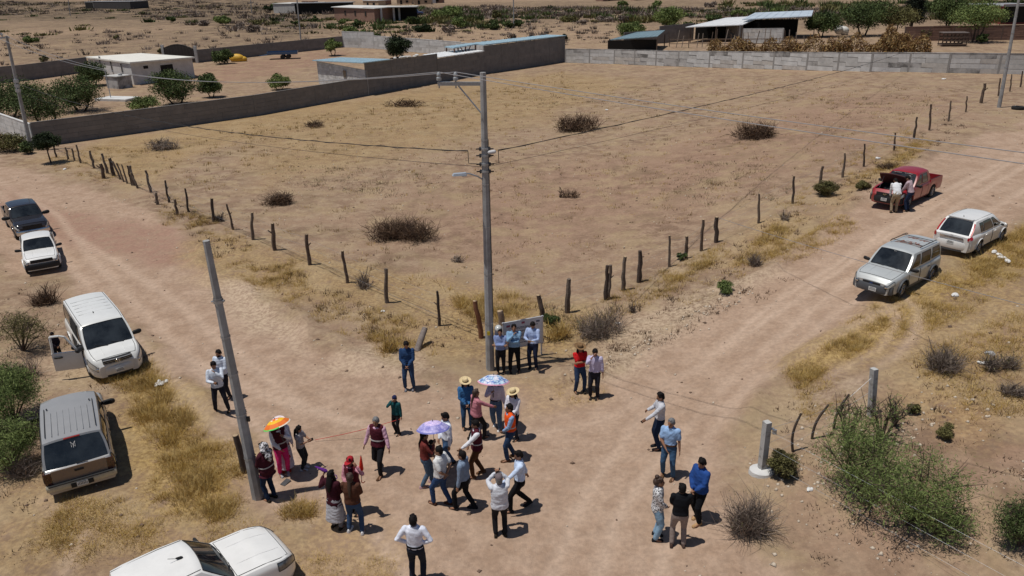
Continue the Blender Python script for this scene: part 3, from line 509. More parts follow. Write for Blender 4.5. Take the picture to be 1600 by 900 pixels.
p = nT * .79; MB().lathe([(.115, -.04), (.115, .04)], p, 12).build('steel_band', GALV, np_); MB().tube([p, p + Vector((.16, -.05, .03))], .025, 6).build('bracket', GALV, np_); MB().tube([p, p + Vector((-.15, -.03, 0))], .02, 6).build('bracket', GALV, np_); p = nT * .34; MB().box(p + Vector((.16, -.03, 0)), (.07, .06, .12)).build('clamp', CABLE, np_)
lpp, lb_, lT = pole('grey concrete pole with crossarm at far left beside the pale wall', (49, 235), (10, 56), .16, .10); rp_, rb_, rT = pole('grey concrete pole at far right where the fence meets the far wall', (1561, 168), (1594, -12), .15, .09)
a_ = lT * .985; MB().box(a_ + Vector((-1.1, -.2, 0)), (2.6, .10, .12), Matrix.Rotation(R(10), 3, 'Z')).build('crossarm', GALV, lpp); LI = []
for s in (-.2, -1.2, -2.2): MB().lathe([(.03, 0), (.08, .15), (.05, .30)], a_ + Vector((s, -.2, .06)), 8).build('insulator', mat('porcelain_grey', (.34, .36, .38), .3, 0, .1), lpp); LI.append(lb_ + a_ + Vector((s, -.2, .35)))
for q in (.62, .58, .54): MB().lathe([(.19, -.04), (.19, .04)], lT * q, 10).build('steel_band', GALV, lpp); MB().box(lT * q + Vector((.1, -.2, 0)), (.3, .2, .25)).build('cable_clamp', GALV, lpp)
for lab, bs_, tp in (('thin pale pole standing in the scrub left of the brick house', (470, 62), (463, -10)), ('thin pale pole on the far left field', (110, 25), (105, -10)), ('thin pale pole far off above the yard gate', (393, 20), (391, -10)), ('thin pale pole far off right of the brick house', (803, 44), (802, -10))): pole(lab, bs_, tp, .16, .12)
def sagline(name, label, a, b, sag, r, m, cat='wire', n=24, group='overhead wires', twist=0):
    a, b = Vector(a), Vector(b); P = [a.lerp(b, k / n) - Vector((0, 0, 4 * sag * (k / n) * (1 - k / n))) for k in range(n + 1)]; mb = MB(); mb.tube(P, r, 5)
    if twist: mb.tube([p + Vector((.02 * math.sin(k * 2.6), .02 * math.cos(k * 2.6), .03 * math.sin(k * 2.6 + 1))) for k, p in enumerate(P)], r * .8, 4)
    o = mb.build(name, m); return tag(o, label, cat, group)
R1 = at_z(1600, 249, 9.0); R2 = at_z(1600, 232, 9.0)
for k, (i, rr) in enumerate(zip(INS, (R1, R2))):
    sagline('power_line', ['upper bare wire from crossarm tip to the far left pole', 'bare wire from inner insulator to the far left pole'][k], i, LI[k], 1.5, .011, WIRE); sagline('power_line', ['lower pale wire running from crossarm tip out past the right frame edge', 'upper pale wire running from inner insulator out past the right frame edge'][k], i, i + (rr - i) * 1.35, .10, .010, WIRE)
lv = cb_ + cT * (top_h(cb_, 240) / cT.z); mid = at_z(735, 233, lv.z); w1 = gat(1413, 111); w1.z += 2.15
sagline('service_cable', 'dark twisted cable from the corner pole left to the far left pole', lv + Vector((-.5, -.06, .08)), lb_ + lT * .60, .9, .012, CABLE, n=60, twist=1); sagline('service_cable', 'dark twisted cable from the corner pole right to the far wall', lv + Vector((.4, -.06, .08)), w1, .35, .012, CABLE, n=60, twist=1)
for sg in (-1, 1):
    x = -.5 if sg < 0 else .4; o = MB().tube([lv + Vector((x, -.06, .08)), lv + Vector((x + .01, -.07, -.28)), lv + Vector((x * .5, -.08, -.30)), lv + Vector((x * .25, -.08, -.30))], .012, 5).build('cable_loop', CABLE); tag(o, 'short dark cable drop on the %s side of the corner pole' % ('left' if sg < 0 else 'right'), 'cable', 'overhead wires')
lw_ = cb_ + cT * (top_h(cb_, 262) / cT.z); sagline('service_wire', 'thin low wire from the corner pole to the far left pole', lw_, lb_ + lT * .52, .8, .007, CABLE, n=30); sagline('service_wire', 'thin low wire from the corner pole toward the far wall', lw_, w1 + Vector((1.5, -1.2, -.3)), .5, .006, CABLE, n=30)
# ---- fences
post_m = [WOOD, mat('weathered_wood_grey', (.15, .115, .09), .9, 0, .35, 9, .6, 24), mat('weathered_wood_dark', (.07, .05, .04), .9, 0, .35, 9, .6, 24)]
def fence(label, posts, group, wires=3, rad=.062, wm=None):
    t = thing('post_and_wire_fence', label, 'fence', gat(posts[0][0], posts[0][1]), 0, group); O = Vector(t.location); tops = []
    for k, (bx, by, tx, ty, *rr) in enumerate(posts):
        b = gat(bx, by); T = lean_top(b, tx, ty, 1.4); r = (rr[0] if rr else rad) * rng.uniform(.85, 1.15); n = 5; P = [b - O + T * (i / n) + Vector((rng.uniform(-1, 1), rng.uniform(-1, 1), 0)) * (r * .45 * (0 < i < n)) for i in range(n + 1)]; P[0] = P[0] - Vector((0, 0, .15)); m = rng.choice(post_m)
        mb = MB(); mb.tube(P, [r * (1.1 - .25 * i / n) * rng.uniform(.88, 1.12) for i in range(n + 1)], 7); o = mb.build('post', m, t, 50); e = MB(); e.ell(P[-1], (r * .8, r * .8, r * .25), None, 7, 4); e.build('cut_end', WOODTOP if rng.random() < .5 else m, o, 50); tops.append((b - O, T))
        if rng.random() < .25: MB().tube([P[3], P[3] + Vector((rng.choice((-1, 1)) * r * 2.4, -r, r * 2.5))], [r * .5, r * .3], 6).build('branch_stub', m, o)
    wb = MB()
    for f in ((.3, .6, .88)[:wires]):
        for i in range(len(tops) - 1): (a, A), (b2, B) = tops[i], tops[i + 1]; p, q = a + A * f, b2 + B * f; wb.tube([p, p.lerp(q, .5) - Vector((0, 0, .03)), q], .0035, 4, 0, False)
    wb.build('fence_wire', wm or GALV, t); return t
fence('old wooden post fence along the left road side of the lot', [(88, 246, 84, 228), (107, 249, 102, 230), (117, 251, 112, 232), (126, 255, 119, 226), (148, 263, 140, 235, .08), (162, 279, 157, 256, .12), (168, 271, 159, 240, .08), (179, 275, 171, 247, .10), (189, 280, 176, 252), (194, 284, 182, 255), (199, 287, 190, 257), (207, 290, 199, 259), (209, 290, 203, 259, .10), (216, 294, 205, 270), (236, 300, 227, 266, .08), (246, 319, 244, 301, .09), (264, 316, 258, 282), (277, 336, 273, 312, .09), (295, 332, 289, 294), (334, 347, 331, 310, .09), (365, 359, 354, 319), (395, 375, 394, 332, .07), (430, 391, 426, 349, .085), (484, 414, 479, 366, .075), (543, 441, 535, 392), (605, 473, 603, 420, .08), (686, 508, 683, 455)], 'fences round the empty lot')
fence('old wooden post fence along the right road side of the lot', [(849, 502, 841, 461, .09), (886, 488, 889, 436, .10), (947, 468, 949, 415, .08), (951, 468, 954, 414, .06), (973, 454, 977, 401, .08), (998, 440, 1000, 392, .09), (1046, 418, 1046, 368), (1072, 404, 1073, 369, .08), (1096, 391, 1099, 343, .08), (1119, 378, 1120, 339, .09), (1185, 349, 1186, 303), (1239, 318, 1241, 275), (1279, 297, 1286, 260, .08), (1317, 277, 1320, 239), (1350, 259, 1351, 225), (1397, 236, 1399, 207), (1428, 217, 1433, 183), (1452, 204, 1455, 163, .085), (1482, 189, 1486, 157), (1509, 175, 1511, 150), (1533, 161, 1539, 130, .10), (1560, 150, 1563, 122), (1578, 143, 1581, 116), (1594, 136, 1598, 111), (1616, 126, 1620, 102)], 'fences round the empty lot')
def stub(name, label, cat, bx, by, tx, ty, r, m, hh=1.3):
    b = gat(bx, by); T = lean_top(b, tx, ty, hh); t = thing(name, label, cat, b, 0); P = [T * (i / 5) + Vector((rng.uniform(-1, 1), rng.uniform(-1, 1), 0)) * (r * .3 * (0 < i < 5)) for i in range(6)]; P[0] -= Vector((0, 0, .15)); MB().tube(P, [r * (1.1 - .04 * i) for i in range(6)], 9).build('trunk', m, t, 50); MB().ell(P[-1], (r * .85, r * .85, r * .2), None, 9, 4).build('cut_end', WOODTOP, t, 50); return t
stub('wooden_post', 'rust brown square topped timber post leaning beside the corner pole', 'post', 752, 527, 742, 470, .09, mat('timber_rust', (.20, .085, .045), .9, 0, .25, 6, .4, 20)); stub('wooden_post', 'thick pale stump behind the person between pole and notice board', 'post', 786, 520, 781, 486, .12, mat('stump_pale', (.24, .18, .14), .9, 0, .3, 8, .5, 20), .9)
b = gat(651, 547); t = thing('leaning_log', 'grey log post leaning over beside the person in dark blue denim', 'log', b, 0); T = Vector((.36, .55, .42)); 
T = at_z(664, 513, b.z + .55) - b; MB().tube([Vector((0, 0, -.05)), T * .5 + Vector((.01, 0, .02)), T], [.12, .115, .105], 10).build('trunk', mat('log_grey', (.20, .165, .15), .9, 0, .3, 8, .6, 24), t, 50); MB().ell(T, (.10, .10, .06), None, 10, 5).build('cut_end', WOODTOP, t, 60)
stub('wooden_post', 'dark wooden post standing close behind the leaning concrete pole', 'post', 383, 738, 368, 680, .085, post_m[2])
CPOST = mat('concrete_post', (.46, .46, .45), .9, 0, 0, 6, .4, 30, col2=(.22, .21, .20), thr=(.32, .48))
t = thing('post_and_wire_fence', 'broken fence of two concrete posts and bent dark sticks in the right foreground', 'fence', gat(1190, 738), 0, 'near right fence'); O = Vector(t.location); tops = []
for bx, by, tx, ty, w_ in ((1190, 737, 1199, 659, .16), (1361, 649, 1366, 576, .15)):
    b = gat(bx, by); T = lean_top(b, tx, ty, 1.5); m = MB(); ax = Matrix.Rotation(R(20), 3, 'Z'); v = []
    for f in (-.08, 1): v += [b - O + T * f + ax @ Vector((sx * w_ / 2, sy * w_ / 2, 0)) for sx, sy in ((-1, -1), (1, -1), (1, 1), (-1, 1))]
    m.add(v, [(0, 1, 5, 4), (1, 2, 6, 5), (2, 3, 7, 6), (3, 0, 4, 7), (4, 5, 6, 7)]); m.build('concrete_post', CPOST, t); tops.append((b - O, T))
    if bx < 1200: m = MB(); m.lathe([(.33, -.05), (.31, .07), (.22, .12), (.10, .13)], b - O, 12, None, 0, 1, .85); m.build('concrete_footing', CONC3, t, 40); m = MB(); m.tube([b - O + T * .86, b - O + T * .86 + Vector((.16, -.03, .02)), b - O + T * .80 + Vector((.20, -.05, 0))], .03, 6); m.box(b - O + T * .82 + Vector((.19, -.04, 0)), (.09, .06, .12)); m.build('bracket', GALV, t)
for bx, by, tx, ty in ((1239, 704, 1252, 646), (1269, 684, 1295, 632), (1303, 669, 1327, 616)):
    b = gat(bx, by); T = lean_top(b, tx, ty, 1.2); MB().tube([b - O + T * (i / 6) + Vector((-.10 * math.sin(math.pi * i / 6), 0, 0)) for i in range(7)], [.036, .036, .035, .034, .033, .03, .027], 7).build('bent_stick', post_m[2], t, 60); tops.insert(-1, (b - O, T))
w_ = MB(); e = gat(1620, 985)
for f in (.25, .55, .85):
    for i in range(len(tops) - 1): (a, A_), (b2, B_) = tops[i], tops[i + 1]; w_.tube([a + A_ * f, b2 + B_ * f], .004, 4, 0, False)
    w_.tube([tops[0][0] + tops[0][1] * f, e - O + up_(f * 1.4)], .0026, 4, 0, False)
w_.build('fence_wire', GALV, t)
pt = gat(1119, 378); pt.z += 1.15; sagline('guy_wire', 'pale wire from a fence post across the silver SUV to the right frame edge', pt, at_z(1640, 487, 4.3), .10, .009, WIRE)
# ---- notice board
bl_, br_ = gat(788, 566), gat(847, 554); t = thing('notice_board', 'white notice board on two legs behind three standing people', 'notice board', bl_, 0); d = br_ - bl_; d.z = 0; L = d.length; ang = math.atan2(d.y, d.x); Mx = Matrix.Rotation(ang, 3, 'Z'); h = top_h(br_, 493.5); n_ = Vector((d.y, -d.x, 0)).normalized(); n_ = n_ if n_.y < 0 else -n_
bd = MB().box(d * .5 + up_(h * .66), (L + .05, .03, h * .66), Mx).build('board', mat('board_white', (.70, .71, .74), .5, 0, .04), t); fr_ = MB()
for z in (h * .33, h * .99): fr_.box(d * .5 + up_(z), (L + .10, .05, .035), Mx)
for s in (-.01, 1.01): fr_.box(d * s + up_(h * .66), (.035, .05, h * .70), Mx)
fr_.build('board_frame', mat('board_steel', (.60, .61, .63), .4, .3, 0), t)
for s in (.01, .99): MB().box(d * s + up_(h * .2) - n_ * .03, (.05, .04, h * .5), Mx).build('leg', mat('board_steel', (.60, .61, .63), .4, .3, 0), t)
pr = MB(); ink = mat('board_print', (.10, .11, .17), .6, 0, 0); redp = mat('board_logo', (.35, .06, .10), .6, 0, 0)
def strip(u0, u1, z, hh, mi=0): pr.box(d * ((u0 + u1) / 2) + up_(z) + n_ * .019, (L * (u1 - u0), .006, hh), Mx, mi)
strip(.07, .16, h * .90, .07, 1); strip(.46, .54, h * .93, .07, 1); strip(.84, .93, h * .90, .06, 0)
for z, w0, w1_ in ((.83, .12, .88), (.80, .2, .8), (.74, .10, .62), (.715, .10, .56), (.66, .1, .9), (.63, .1, .84), (.60, .1, .7), (.53, .1, .86), (.50, .1, .8), (.44, .1, .6)):
    x = w0
    while x < w1_: l = rng.uniform(.02, .07); strip(x, min(w1_, x + l), h * z, .020); x += l + .012
pr.build('board_print', [ink, redp], t)
# ------------------------------------------------------------ vehicles: y forward, x right, z up
def paint(name, col, rough=.28, metal=0.0):
    m = mat(name, col, rough, metal, .05, 2.5, coat=.45); n = m.node_tree.nodes; l = m.node_tree.links; b = n['Principled BSDF']   # road dust settled low on the body
    if 'dust' in m: return m
    m['dust'] = 1; tc = n['Texture Coordinate']; sp = n.new('ShaderNodeSeparateXYZ'); l.new(tc.outputs['Object'], sp.inputs[0]); r = n.new('ShaderNodeMapRange'); r.inputs[1].default_value = .95; r.inputs[2].default_value = .25; r.inputs[3].default_value = .0; r.inputs[4].default_value = .5
    nz = n.new('ShaderNodeTexNoise'); nz.inputs['Scale'].default_value = 3; nz.inputs['Detail'].default_value = 6; l.new(tc.outputs['Object'], nz.inputs['Vector']); l.new(sp.outputs[2], r.inputs[0])
    mu = n.new('ShaderNodeMath'); mu.operation = 'MULTIPLY'; l.new(r.outputs[0], mu.inputs[0]); l.new(nz.outputs['Fac'], mu.inputs[1]); ad = n.new('ShaderNodeMath'); ad.operation = 'ADD'; ad.inputs[1].default_value = .04; l.new(mu.outputs[0], ad.inputs[0])
    mx = n.new('ShaderNodeMix'); mx.data_type = 'RGBA'; l.new(ad.outputs[0], mx.inputs[0]); src = b.inputs['Base Color'].links[0].from_socket; l.new(src, mx.inputs[6]); mx.inputs[7].default_value = (*DUST, 1); l.new(mx.outputs[2], b.inputs['Base Color']); return m
def interp(x, tab): return float(np.interp(x, [t[0] for t in tab], [t[1] for t in tab]))
SIDE = [(1.0, .90), (.93, .955), (.84, .982), (.70, .995), (.55, 1.0), (.40, .992), (.25, .985), (.10, .97), (0.0, .93)]     # height fraction -> width factor
class Car:
    def __init__(c, name, label, cat, pos, face, L, W, H, clear, wr, axles, belt, hood, cabin, col, group='vehicles parked along the dirt roads', roof_w=.80, front_round=.32, rear_round=.18, bottom=None, cabmat=None, hoodcut=None, scale=1.0, bed=None, pitch=0, tyre_w=.23, spoke=True, rear_low=None):
        c.L, c.W, c.H, c.cl = L, W, H, clear; c.m = col; c.t = thing(name, label, cat, pos if len(pos) == 3 else (pos[0], pos[1], float(gz(pos[0], pos[1]))), face, group); c.yf = L / 2; c.yr = -L / 2; c.belt = belt; c.hood = hood; c.wr = wr; c.ax = axles
        c.fr, c.rr = front_round, rear_round; c.bed = bed; c.t.scale = (scale,) * 3; c.t.rotation_euler = (R(pitch), 0, -R(face)); c.low = bottom
        yend = bed[0] if bed else c.yr; ys = sorted(set([yend, yend + .03, yend + .08, yend + .16, yend + .3] + list(np.linspace(yend + .3, c.yf - .62, 26)) + [c.yf - .62 + q for q in (.12, .22, .32, .40, .47, .53, .57, .60, .62)]))
        b = MB(); V = []; n = 0
        for y in ys:
            row = c.section(y); n = len(row); V += row
        Fc = [(i * n + k, (i + 1) * n + k, (i + 1) * n + (k + 1) % n, i * n + (k + 1) % n) for i in range(len(ys) - 1) for k in range(n)]
        Fc += [tuple(range(n)), tuple(range(len(ys) * n - 1, (len(ys) - 1) * n - 1, -1))]
        b.add(V, Fc); mats = [col, WELL]
        o = b.build('body', mats, c.t); bm = bmesh.new(); bm.from_mesh(o.data); bmesh.ops.recalc_face_normals(bm, faces=bm.faces); bm.to_mesh(o.data); bm.free(); c.body = o
        cut = MB()
        for ya in axles:
            if ya - wr < yend - .02: continue
            M = Matrix.Rotation(R(90), 3, 'Y')
            cut.add(*c.cyl((-W / 2 - .2, ya, wr * .96), (-W / 2 + .34, ya, wr * .96), wr + .075, 28)); cut.add(*c.cyl((W / 2 - .34, ya, wr * .96), (W / 2 + .2, ya, wr * .96), wr + .075, 28))
        if hoodcut: cut.box(((0, (hoodcut[0] + hoodcut[1]) / 2, hoodcut[2] + 1)), (W * .78, hoodcut[1] - hoodcut[0], 2.0))
        me = cut.mesh('cut', WELL); bm = bmesh.new(); bm.from_mesh(me); bmesh.ops.recalc_face_normals(bm, faces=bm.faces); bm.to_mesh(me); bm.free()
        co = bpy.data.objects.new('cut', me); COL.objects.link(co); co.parent = c.t; CUTS.append(co)
        d = o.modifiers.new('b', 'BOOLEAN'); d.object = co; d.operation = 'DIFFERENCE'; d.solver = 'EXACT'; d.material_mode = 'TRANSFER'; BAKE.append((o, 32, 0))
        c.cab = cabin
        if cabin: c.make_cabin(cabin, roof_w)
        for ya in axles:
            for sg in (-1, 1): c.wheel(sg, ya, tyre_w, spoke)
        if bed: c.make_bed(*bed)
        MB().box((0, (axles[0] + axles[1]) / 2, clear + .02), (W * .72, axles[0] - axles[1] - .5, .12)).build('underbody', WELL, c.t)
    def cyl(c, a, b, r, n):
        m = MB().tube([a, b], r, n); return m.v, m.f
    def hw(c, y):
        t = max(0, (y - (c.yf - .62)) / .62); q = max(0, ((c.yr + .5) - y) / .5); return c.W / 2 * (1 - c.fr * t ** 2.6 - .035 * t) * (1 - c.rr * q ** 3)
    def zt(c, y): return interp(y, c.hood)
    def zb(c, y): return c.cl + (interp(y, c.low) if c.low else 0)
    def section(c, y, off=0):
        w = c.hw(y); zt = c.zt(y); zb = c.zb(y); h = zt - zb; half = [Vector((w * f, y, zb + h * s)) for s, f in SIDE]; cr = .035
        top = [Vector((w * .88 * q, y, zt + cr * (1 - q * q) + .004)) for q in (0, .3, .6, .85)]
        Rt = top + half + [Vector((0, y, zb))]; Lf = [Vector((-p.x, p.y, p.z)) for p in reversed(half)] + [Vector((-p.x, p.y, p.z)) for p in reversed(top[1:])]
        return Rt + Lf
    def side(c, sg, y, s, off=.004):                    # point on the flank, s = height fraction
        S = SIDE[::-1]; f = float(np.interp(s, [q[0] for q in S], [q[1] for q in S])); w = c.hw(y); dw = (c.hw(y + .01) - c.hw(y - .01)) / .02
        return Vector((sg * (w * f + off), y - dw * off * 1.0, c.zb(y) + (c.zt(y) - c.zb(y)) * s))
    def panel(c, name, sg, y0, y1, s0, s1, m, off=.005, n=8, parent=None, smooth=40):
        G = [[c.side(sg, y, s, off) for s in np.linspace(s0, s1, 7)] for y in np.linspace(y0, y1, n)]
        return MB().grid(G, 0, sg > 0).build(name, m, parent or c.t, smooth)
    def top(c, q, y, off=.004): return Vector((c.hw(y) * .88 * q, y, c.zt(y) + .035 * (1 - q * q) + .004 + off))
    def wheel(c, sg, ya, tw, spoke):
        r = c.wr; x = sg * (c.W / 2 - tw / 2 - .005); Mx = Matrix.Rotation(R(90) * sg, 3, 'Y'); b = MB()
        b.lathe([(r * .62, -tw * .42), (r * .70, -tw * .5), (r * .93, -tw * .5), (r, -tw * .36), (r, tw * .36), (r * .93, tw * .5), (r * .70, tw * .5), (r * .62, tw * .42)], (0, 0, 0), 26, Mx)
        o = b.build('wheel', TYRE, c.t, 40, Vector((x, ya, r))); g = MB(); g.lathe([(r * .64, -tw * .4), (r * .64, tw * .40), (r * .60, tw * .40), (r * .58, tw * .22), (.03, tw * .16), (.001, tw * .16)], (0, 0, 0), 24, Mx)
        rm = g.build('rim', PLAST if spoke else STEEL, o, 40); s = MB()
        if spoke:
            for k in range(6):
                a = k * math.pi / 3; s.tube([Mx @ Vector((.02 * math.cos(a), .02 * math.sin(a), tw * .30)), Mx @ Vector((r * .62 * math.cos(a), r * .62 * math.sin(a), tw * .36))], [r * .12, r * .10], 6, 0, True, .5)
            s.ell(Mx @ Vector((0, 0, tw * .3)), (r * .16,) * 3, None, 8, 6); s.lathe([(r * .64, tw * .36), (r * .63, tw * .43), (r * .57, tw * .40)], (0, 0, 0), 24, Mx); s.build('spoke', RIM, rm if False else o, 40)
    def make_cabin(c, st, rw):
        # st: list of (y_base, y_roof) from front to rear; c.H roof height
        W = c.W; vs = np.linspace(-1, 1, 13); zr = c.H; bow = .10; c.st = st
        def base(i, v):
            y = st[i][0]; wb = c.hw(y) * .93; return Vector((wb * v, y + (bow * (1 - v * v) if i == 0 else (-.05 * (1 - v * v) if i == len(st) - 1 else 0)), c.zt(y) - .02))
        def rf(i, v):
            y = st[i][1]; wr = W / 2 * rw * (1 - .03 * (i in (0, len(st) - 1))); e = abs(v) ** 3
            return Vector((wr * v, y + (.07 * (1 - v * v) if i == 0 else (-.05 * (1 - v * v) if i == len(st) - 1 else 0)), zr - .055 * e - .02 * v * v - (.02 if i == 0 else 0) - (.015 if i == len(st) - 1 else 0)))
        c.base, c.rf = base, rf; n = len(st); b = MB(); hs = np.linspace(0, 1, 6)
        def bulge(p, q, h, sg):                           # tumblehome curve of the glasshouse side
            r = p.lerp(q, h); r.x += sg * .035 * math.sin(math.pi * h); return r
        c.sd = lambda i, j, u, h, sg, off=0: (bulge(base(i, sg).lerp(base(j, sg), u), rf(i, sg).lerp(rf(j, sg), u), h, sg) + Vector((sg * off, 0, off * .35)))
        for sg in (-1, 1):
            for i in range(n - 1): b.grid([[c.sd(i, i + 1, u, h, sg) for h in hs] for u in np.linspace(0, 1, 5)], 0, sg > 0)
        ru = [np.array([rf(0, v).lerp(rf(1, v), 0) for v in vs])]
        b.grid([[rf(i, v).lerp(rf(i + 1, v), u) + Vector((0, 0, .0)) for v in vs] for i in range(n - 1) for u in ((0, .25, .5, .75) if i < n - 2 else (0, .25, .5, .75, 1))], 0, True)
        c.fs = lambda v, h, off=0: base(0, v).lerp(rf(0, v), h) + Vector((0, off, off * .7)) + Vector((math.copysign(.035 * math.sin(math.pi * h), v) * abs(v) ** 4, 0, 0))
        c.rs = lambda v, h, off=0: base(n - 1, v).lerp(rf(n - 1, v), h) + Vector((0, -off, off * .3)) + Vector((math.copysign(.035 * math.sin(math.pi * h), v) * abs(v) ** 4, 0, 0))
        b.grid([[c.fs(v, h) for v in vs] for h in hs], 0); b.grid([[c.rs(v, h) for v in vs] for h in hs], 0, True)
        c.cabo = b.build('cabin', c.m, c.t, 50); bm = bmesh.new(); bm.from_mesh(c.cabo.data); bmesh.ops.remove_doubles(bm, verts=bm.verts, dist=.003); bmesh.ops.recalc_face_normals(bm, faces=bm.faces); bm.to_mesh(c.cabo.data); bm.free(); c.cabo.data.shade_smooth(); c.cabo.data.set_sharp_from_angle(angle=R(50))
    def glass(c, front=(.06, .93, .90), rear=(.12, .90, .86), sides=(), smat=None):
        h0, h1, vv = front; w = MB().grid([[c.fs(v, h, .008) for v in np.linspace(-vv, vv, 13)] for h in np.linspace(h0, h1, 6)]).build('windscreen', smat or GLASS, c.t, 60)
        sm = MB(); 
        for e in (-vv, vv): sm.tube([c.fs(e, h, .010) for h in np.linspace(h0, h1, 5)], .011, 5)
        for h in (h0, h1): sm.tube([c.fs(v, h, .010) for v in np.linspace(-vv, vv, 9)], .012, 5)
        sm.build('windscreen_seal', PLAST, w)
        for q in (-.55, .1):
            MB().tube([c.fs(q, .03, .03), c.fs(q + .33, .10, .022), c.fs(q + .5, .14, .02)], .010, 5).build('wiper', PLAST, c.t)
        if rear:
            h0, h1, vv = rear; MB().grid([[c.rs(v, h, .008) for v in np.linspace(-vv, vv, 11)] for h in np.linspace(h0, h1, 5)], 0, True).build('rear_window', GLASS, c.t, 60)
        for sg in (-1, 1):
            for i, u0, u1, h0, h1, *sk in sides:
                k0, k1 = (sk + [0, 0])[:2]
                G = [[c.sd(i, i + 1, u0 + (u1 - u0) * a + (k0 * (1 - a) + k1 * a) * h, h0 + (h1 - h0) * h, sg, .007) for h in np.linspace(0, 1, 5)] for a in np.linspace(0, 1, 6)]
                g = MB().grid(G, 0, sg > 0).build('side_window', GLASS, c.t, 60)
                fr = MB(); per = [r[0] for r in G] + G[-1][1:] + [r[-1] for r in G[::-1][1:]] + G[0][::-1][1:]; fr.tube(per, .010, 5, cap=False); fr.build('window_frame', PLAST, g)
    def doors(c, spans, s0=.10, s1=.97, handles=True, skip=()):
        for sg in (-1, 1):
            for k, (y0, y1) in enumerate(spans):
                if (sg, k) in skip: continue
                d = c.panel('door', sg, y0, y1, s0, s1, c.m); pts = [c.side(sg, y0, s, .005) for s in np.linspace(s1, s0, 7)] + [c.side(sg, y, s0, .005) for y in np.linspace(y0, y1, 6)] + [c.side(sg, y1, s, .005) for s in np.linspace(s0, s1, 7)]
                MB().tube(pts, .007, 5).build('door_gap', WELL, d)
                if handles: p = c.side(sg, y1 + .16 if y1 < y0 else y0 + .16, .80, .028); MB().pill([p, p + Vector((0, .17, 0))], .018, 6).build('door_handle', c.hm, d, 60)
    hm = PLAST
    def hoodpanel(c, y0, y1, q=.93):
        h = MB().grid([[c.top(v, y, .006) for v in np.linspace(-q, q, 11)] for y in np.linspace(y0, y1, 10)]).build('hood', c.m, c.t, 40)
        pts = [c.top(v, y0, .004) for v in np.linspace(-q, q, 7)] + [c.top(q, y, .004) for y in np.linspace(y0, y1, 7)] + [c.top(v, y1, .004) for v in np.linspace(q, -q, 7)] + [c.top(-q, y, .004) for y in np.linspace(y1, y0, 7)]
        MB().tube(pts, .008, 5).build('hood_gap', WELL, h)
        for s in (-.45, .45): MB().tube([c.top(s, y, .004) for y in np.linspace(y0 + .1, y1 - .1, 8)], [.004] + [.012] * 6 + [.004], 6).build('hood_crease', c.m, h, 60)
    def mirrors(c, y, m=None, s=1.0, skip=()):
        for sg in (-1, 1):
            if sg in skip: continue
            p = c.side(sg, y, .99, .0); b = MB(); b.tube([p, p + Vector((sg * .12, .0, .06))], .022, 6); b.pill([p + Vector((sg * (.12), 0, .05)), p + Vector((sg * (.14 + .14 * s), -.02, .06))], [.075 * s, .085 * s], 10, 0, .55, (0, 0, 1)); o = b.build('mirror', m or PLAST, c.t, 50)
            MB().box(p + Vector((sg * (.13 + .06 * s), -.055 * s, .055)), (.15 * s, .008, .11 * s)).build('mirror_glass', GLASS, o)
    def lamp(c, name, y0, y1, s0, s1, m, off=.012, front=0):
        for sg in (-1, 1):
            G = [[c.side(sg, y, s, off) for s in np.linspace(s0, s1, 5)] for y in np.linspace(y0, y1, 8)]
            if front: G.append([Vector((sg * (abs(p.x) - front), p.y + .012, p.z)) for p in G[-1]])
            o = MB().grid(G, 0, sg > 0).build(name, m, c.t, 60); per = [r[0] for r in G] + G[-1][1:] + [r[-1] for r in G[::-1][1:]] + G[0][::-1][1:]; MB().tube(per, .010, 5).build('lamp_bezel', PLAST, o)
            if front:
                p = (G[-2][2] + G[-1][2]) / 2; MB().ell(p + Vector((0, -.01, 0)), (.07, .03, .06), None, 10, 6).build('lamp_reflector', CHROME, o, 60)
    def bar(c, name, y, z0, z1, wd, dep, m, rnd=.12, sgn=1, bev=.5, parent=None):    # bumper, grille or trim bar wrapped round an end
        n = 13; P = []
        for z, k in ((z0, -.02), (z0 + (z1 - z0) * .2, .0), (z0 + (z1 - z0) * .8, .0), (z1, -.03)):
            P.append([Vector((v * wd / 2, y + sgn * (dep + k - rnd * abs(v) ** 3), z)) for v in np.linspace(-1, 1, n)])
        back = [[Vector((p.x, y - sgn * .12 - sgn * rnd * abs(p.x / (wd / 2)) ** 3 * .8, p.z)) for p in r] for r in P]
        b = MB(); b.grid([back[0]] + P + [back[-1]], 0, sgn < 0)
        for e in (0, -1): b.add([r[e] for r in P] + [back[-1][e], back[0][e]], [(0, 1, 2, 3, 4, 5)])
        return b.build(name, m, parent or c.t, 40)
    def plate(c, y, z, sgn=1, x=0):
        o = MB().box((x, y, z), (.31, .012, .155)).build('licence_plate', PLATE, c.t); b = MB()
        for k in range(7): b.box((x - .12 + k * .04, y + sgn * .008, z - .01), (.020, .003, .07))
        b.box((x, y + sgn * .008, z + .055), (.2, .003, .018)); b.build('plate_characters', INK, o)
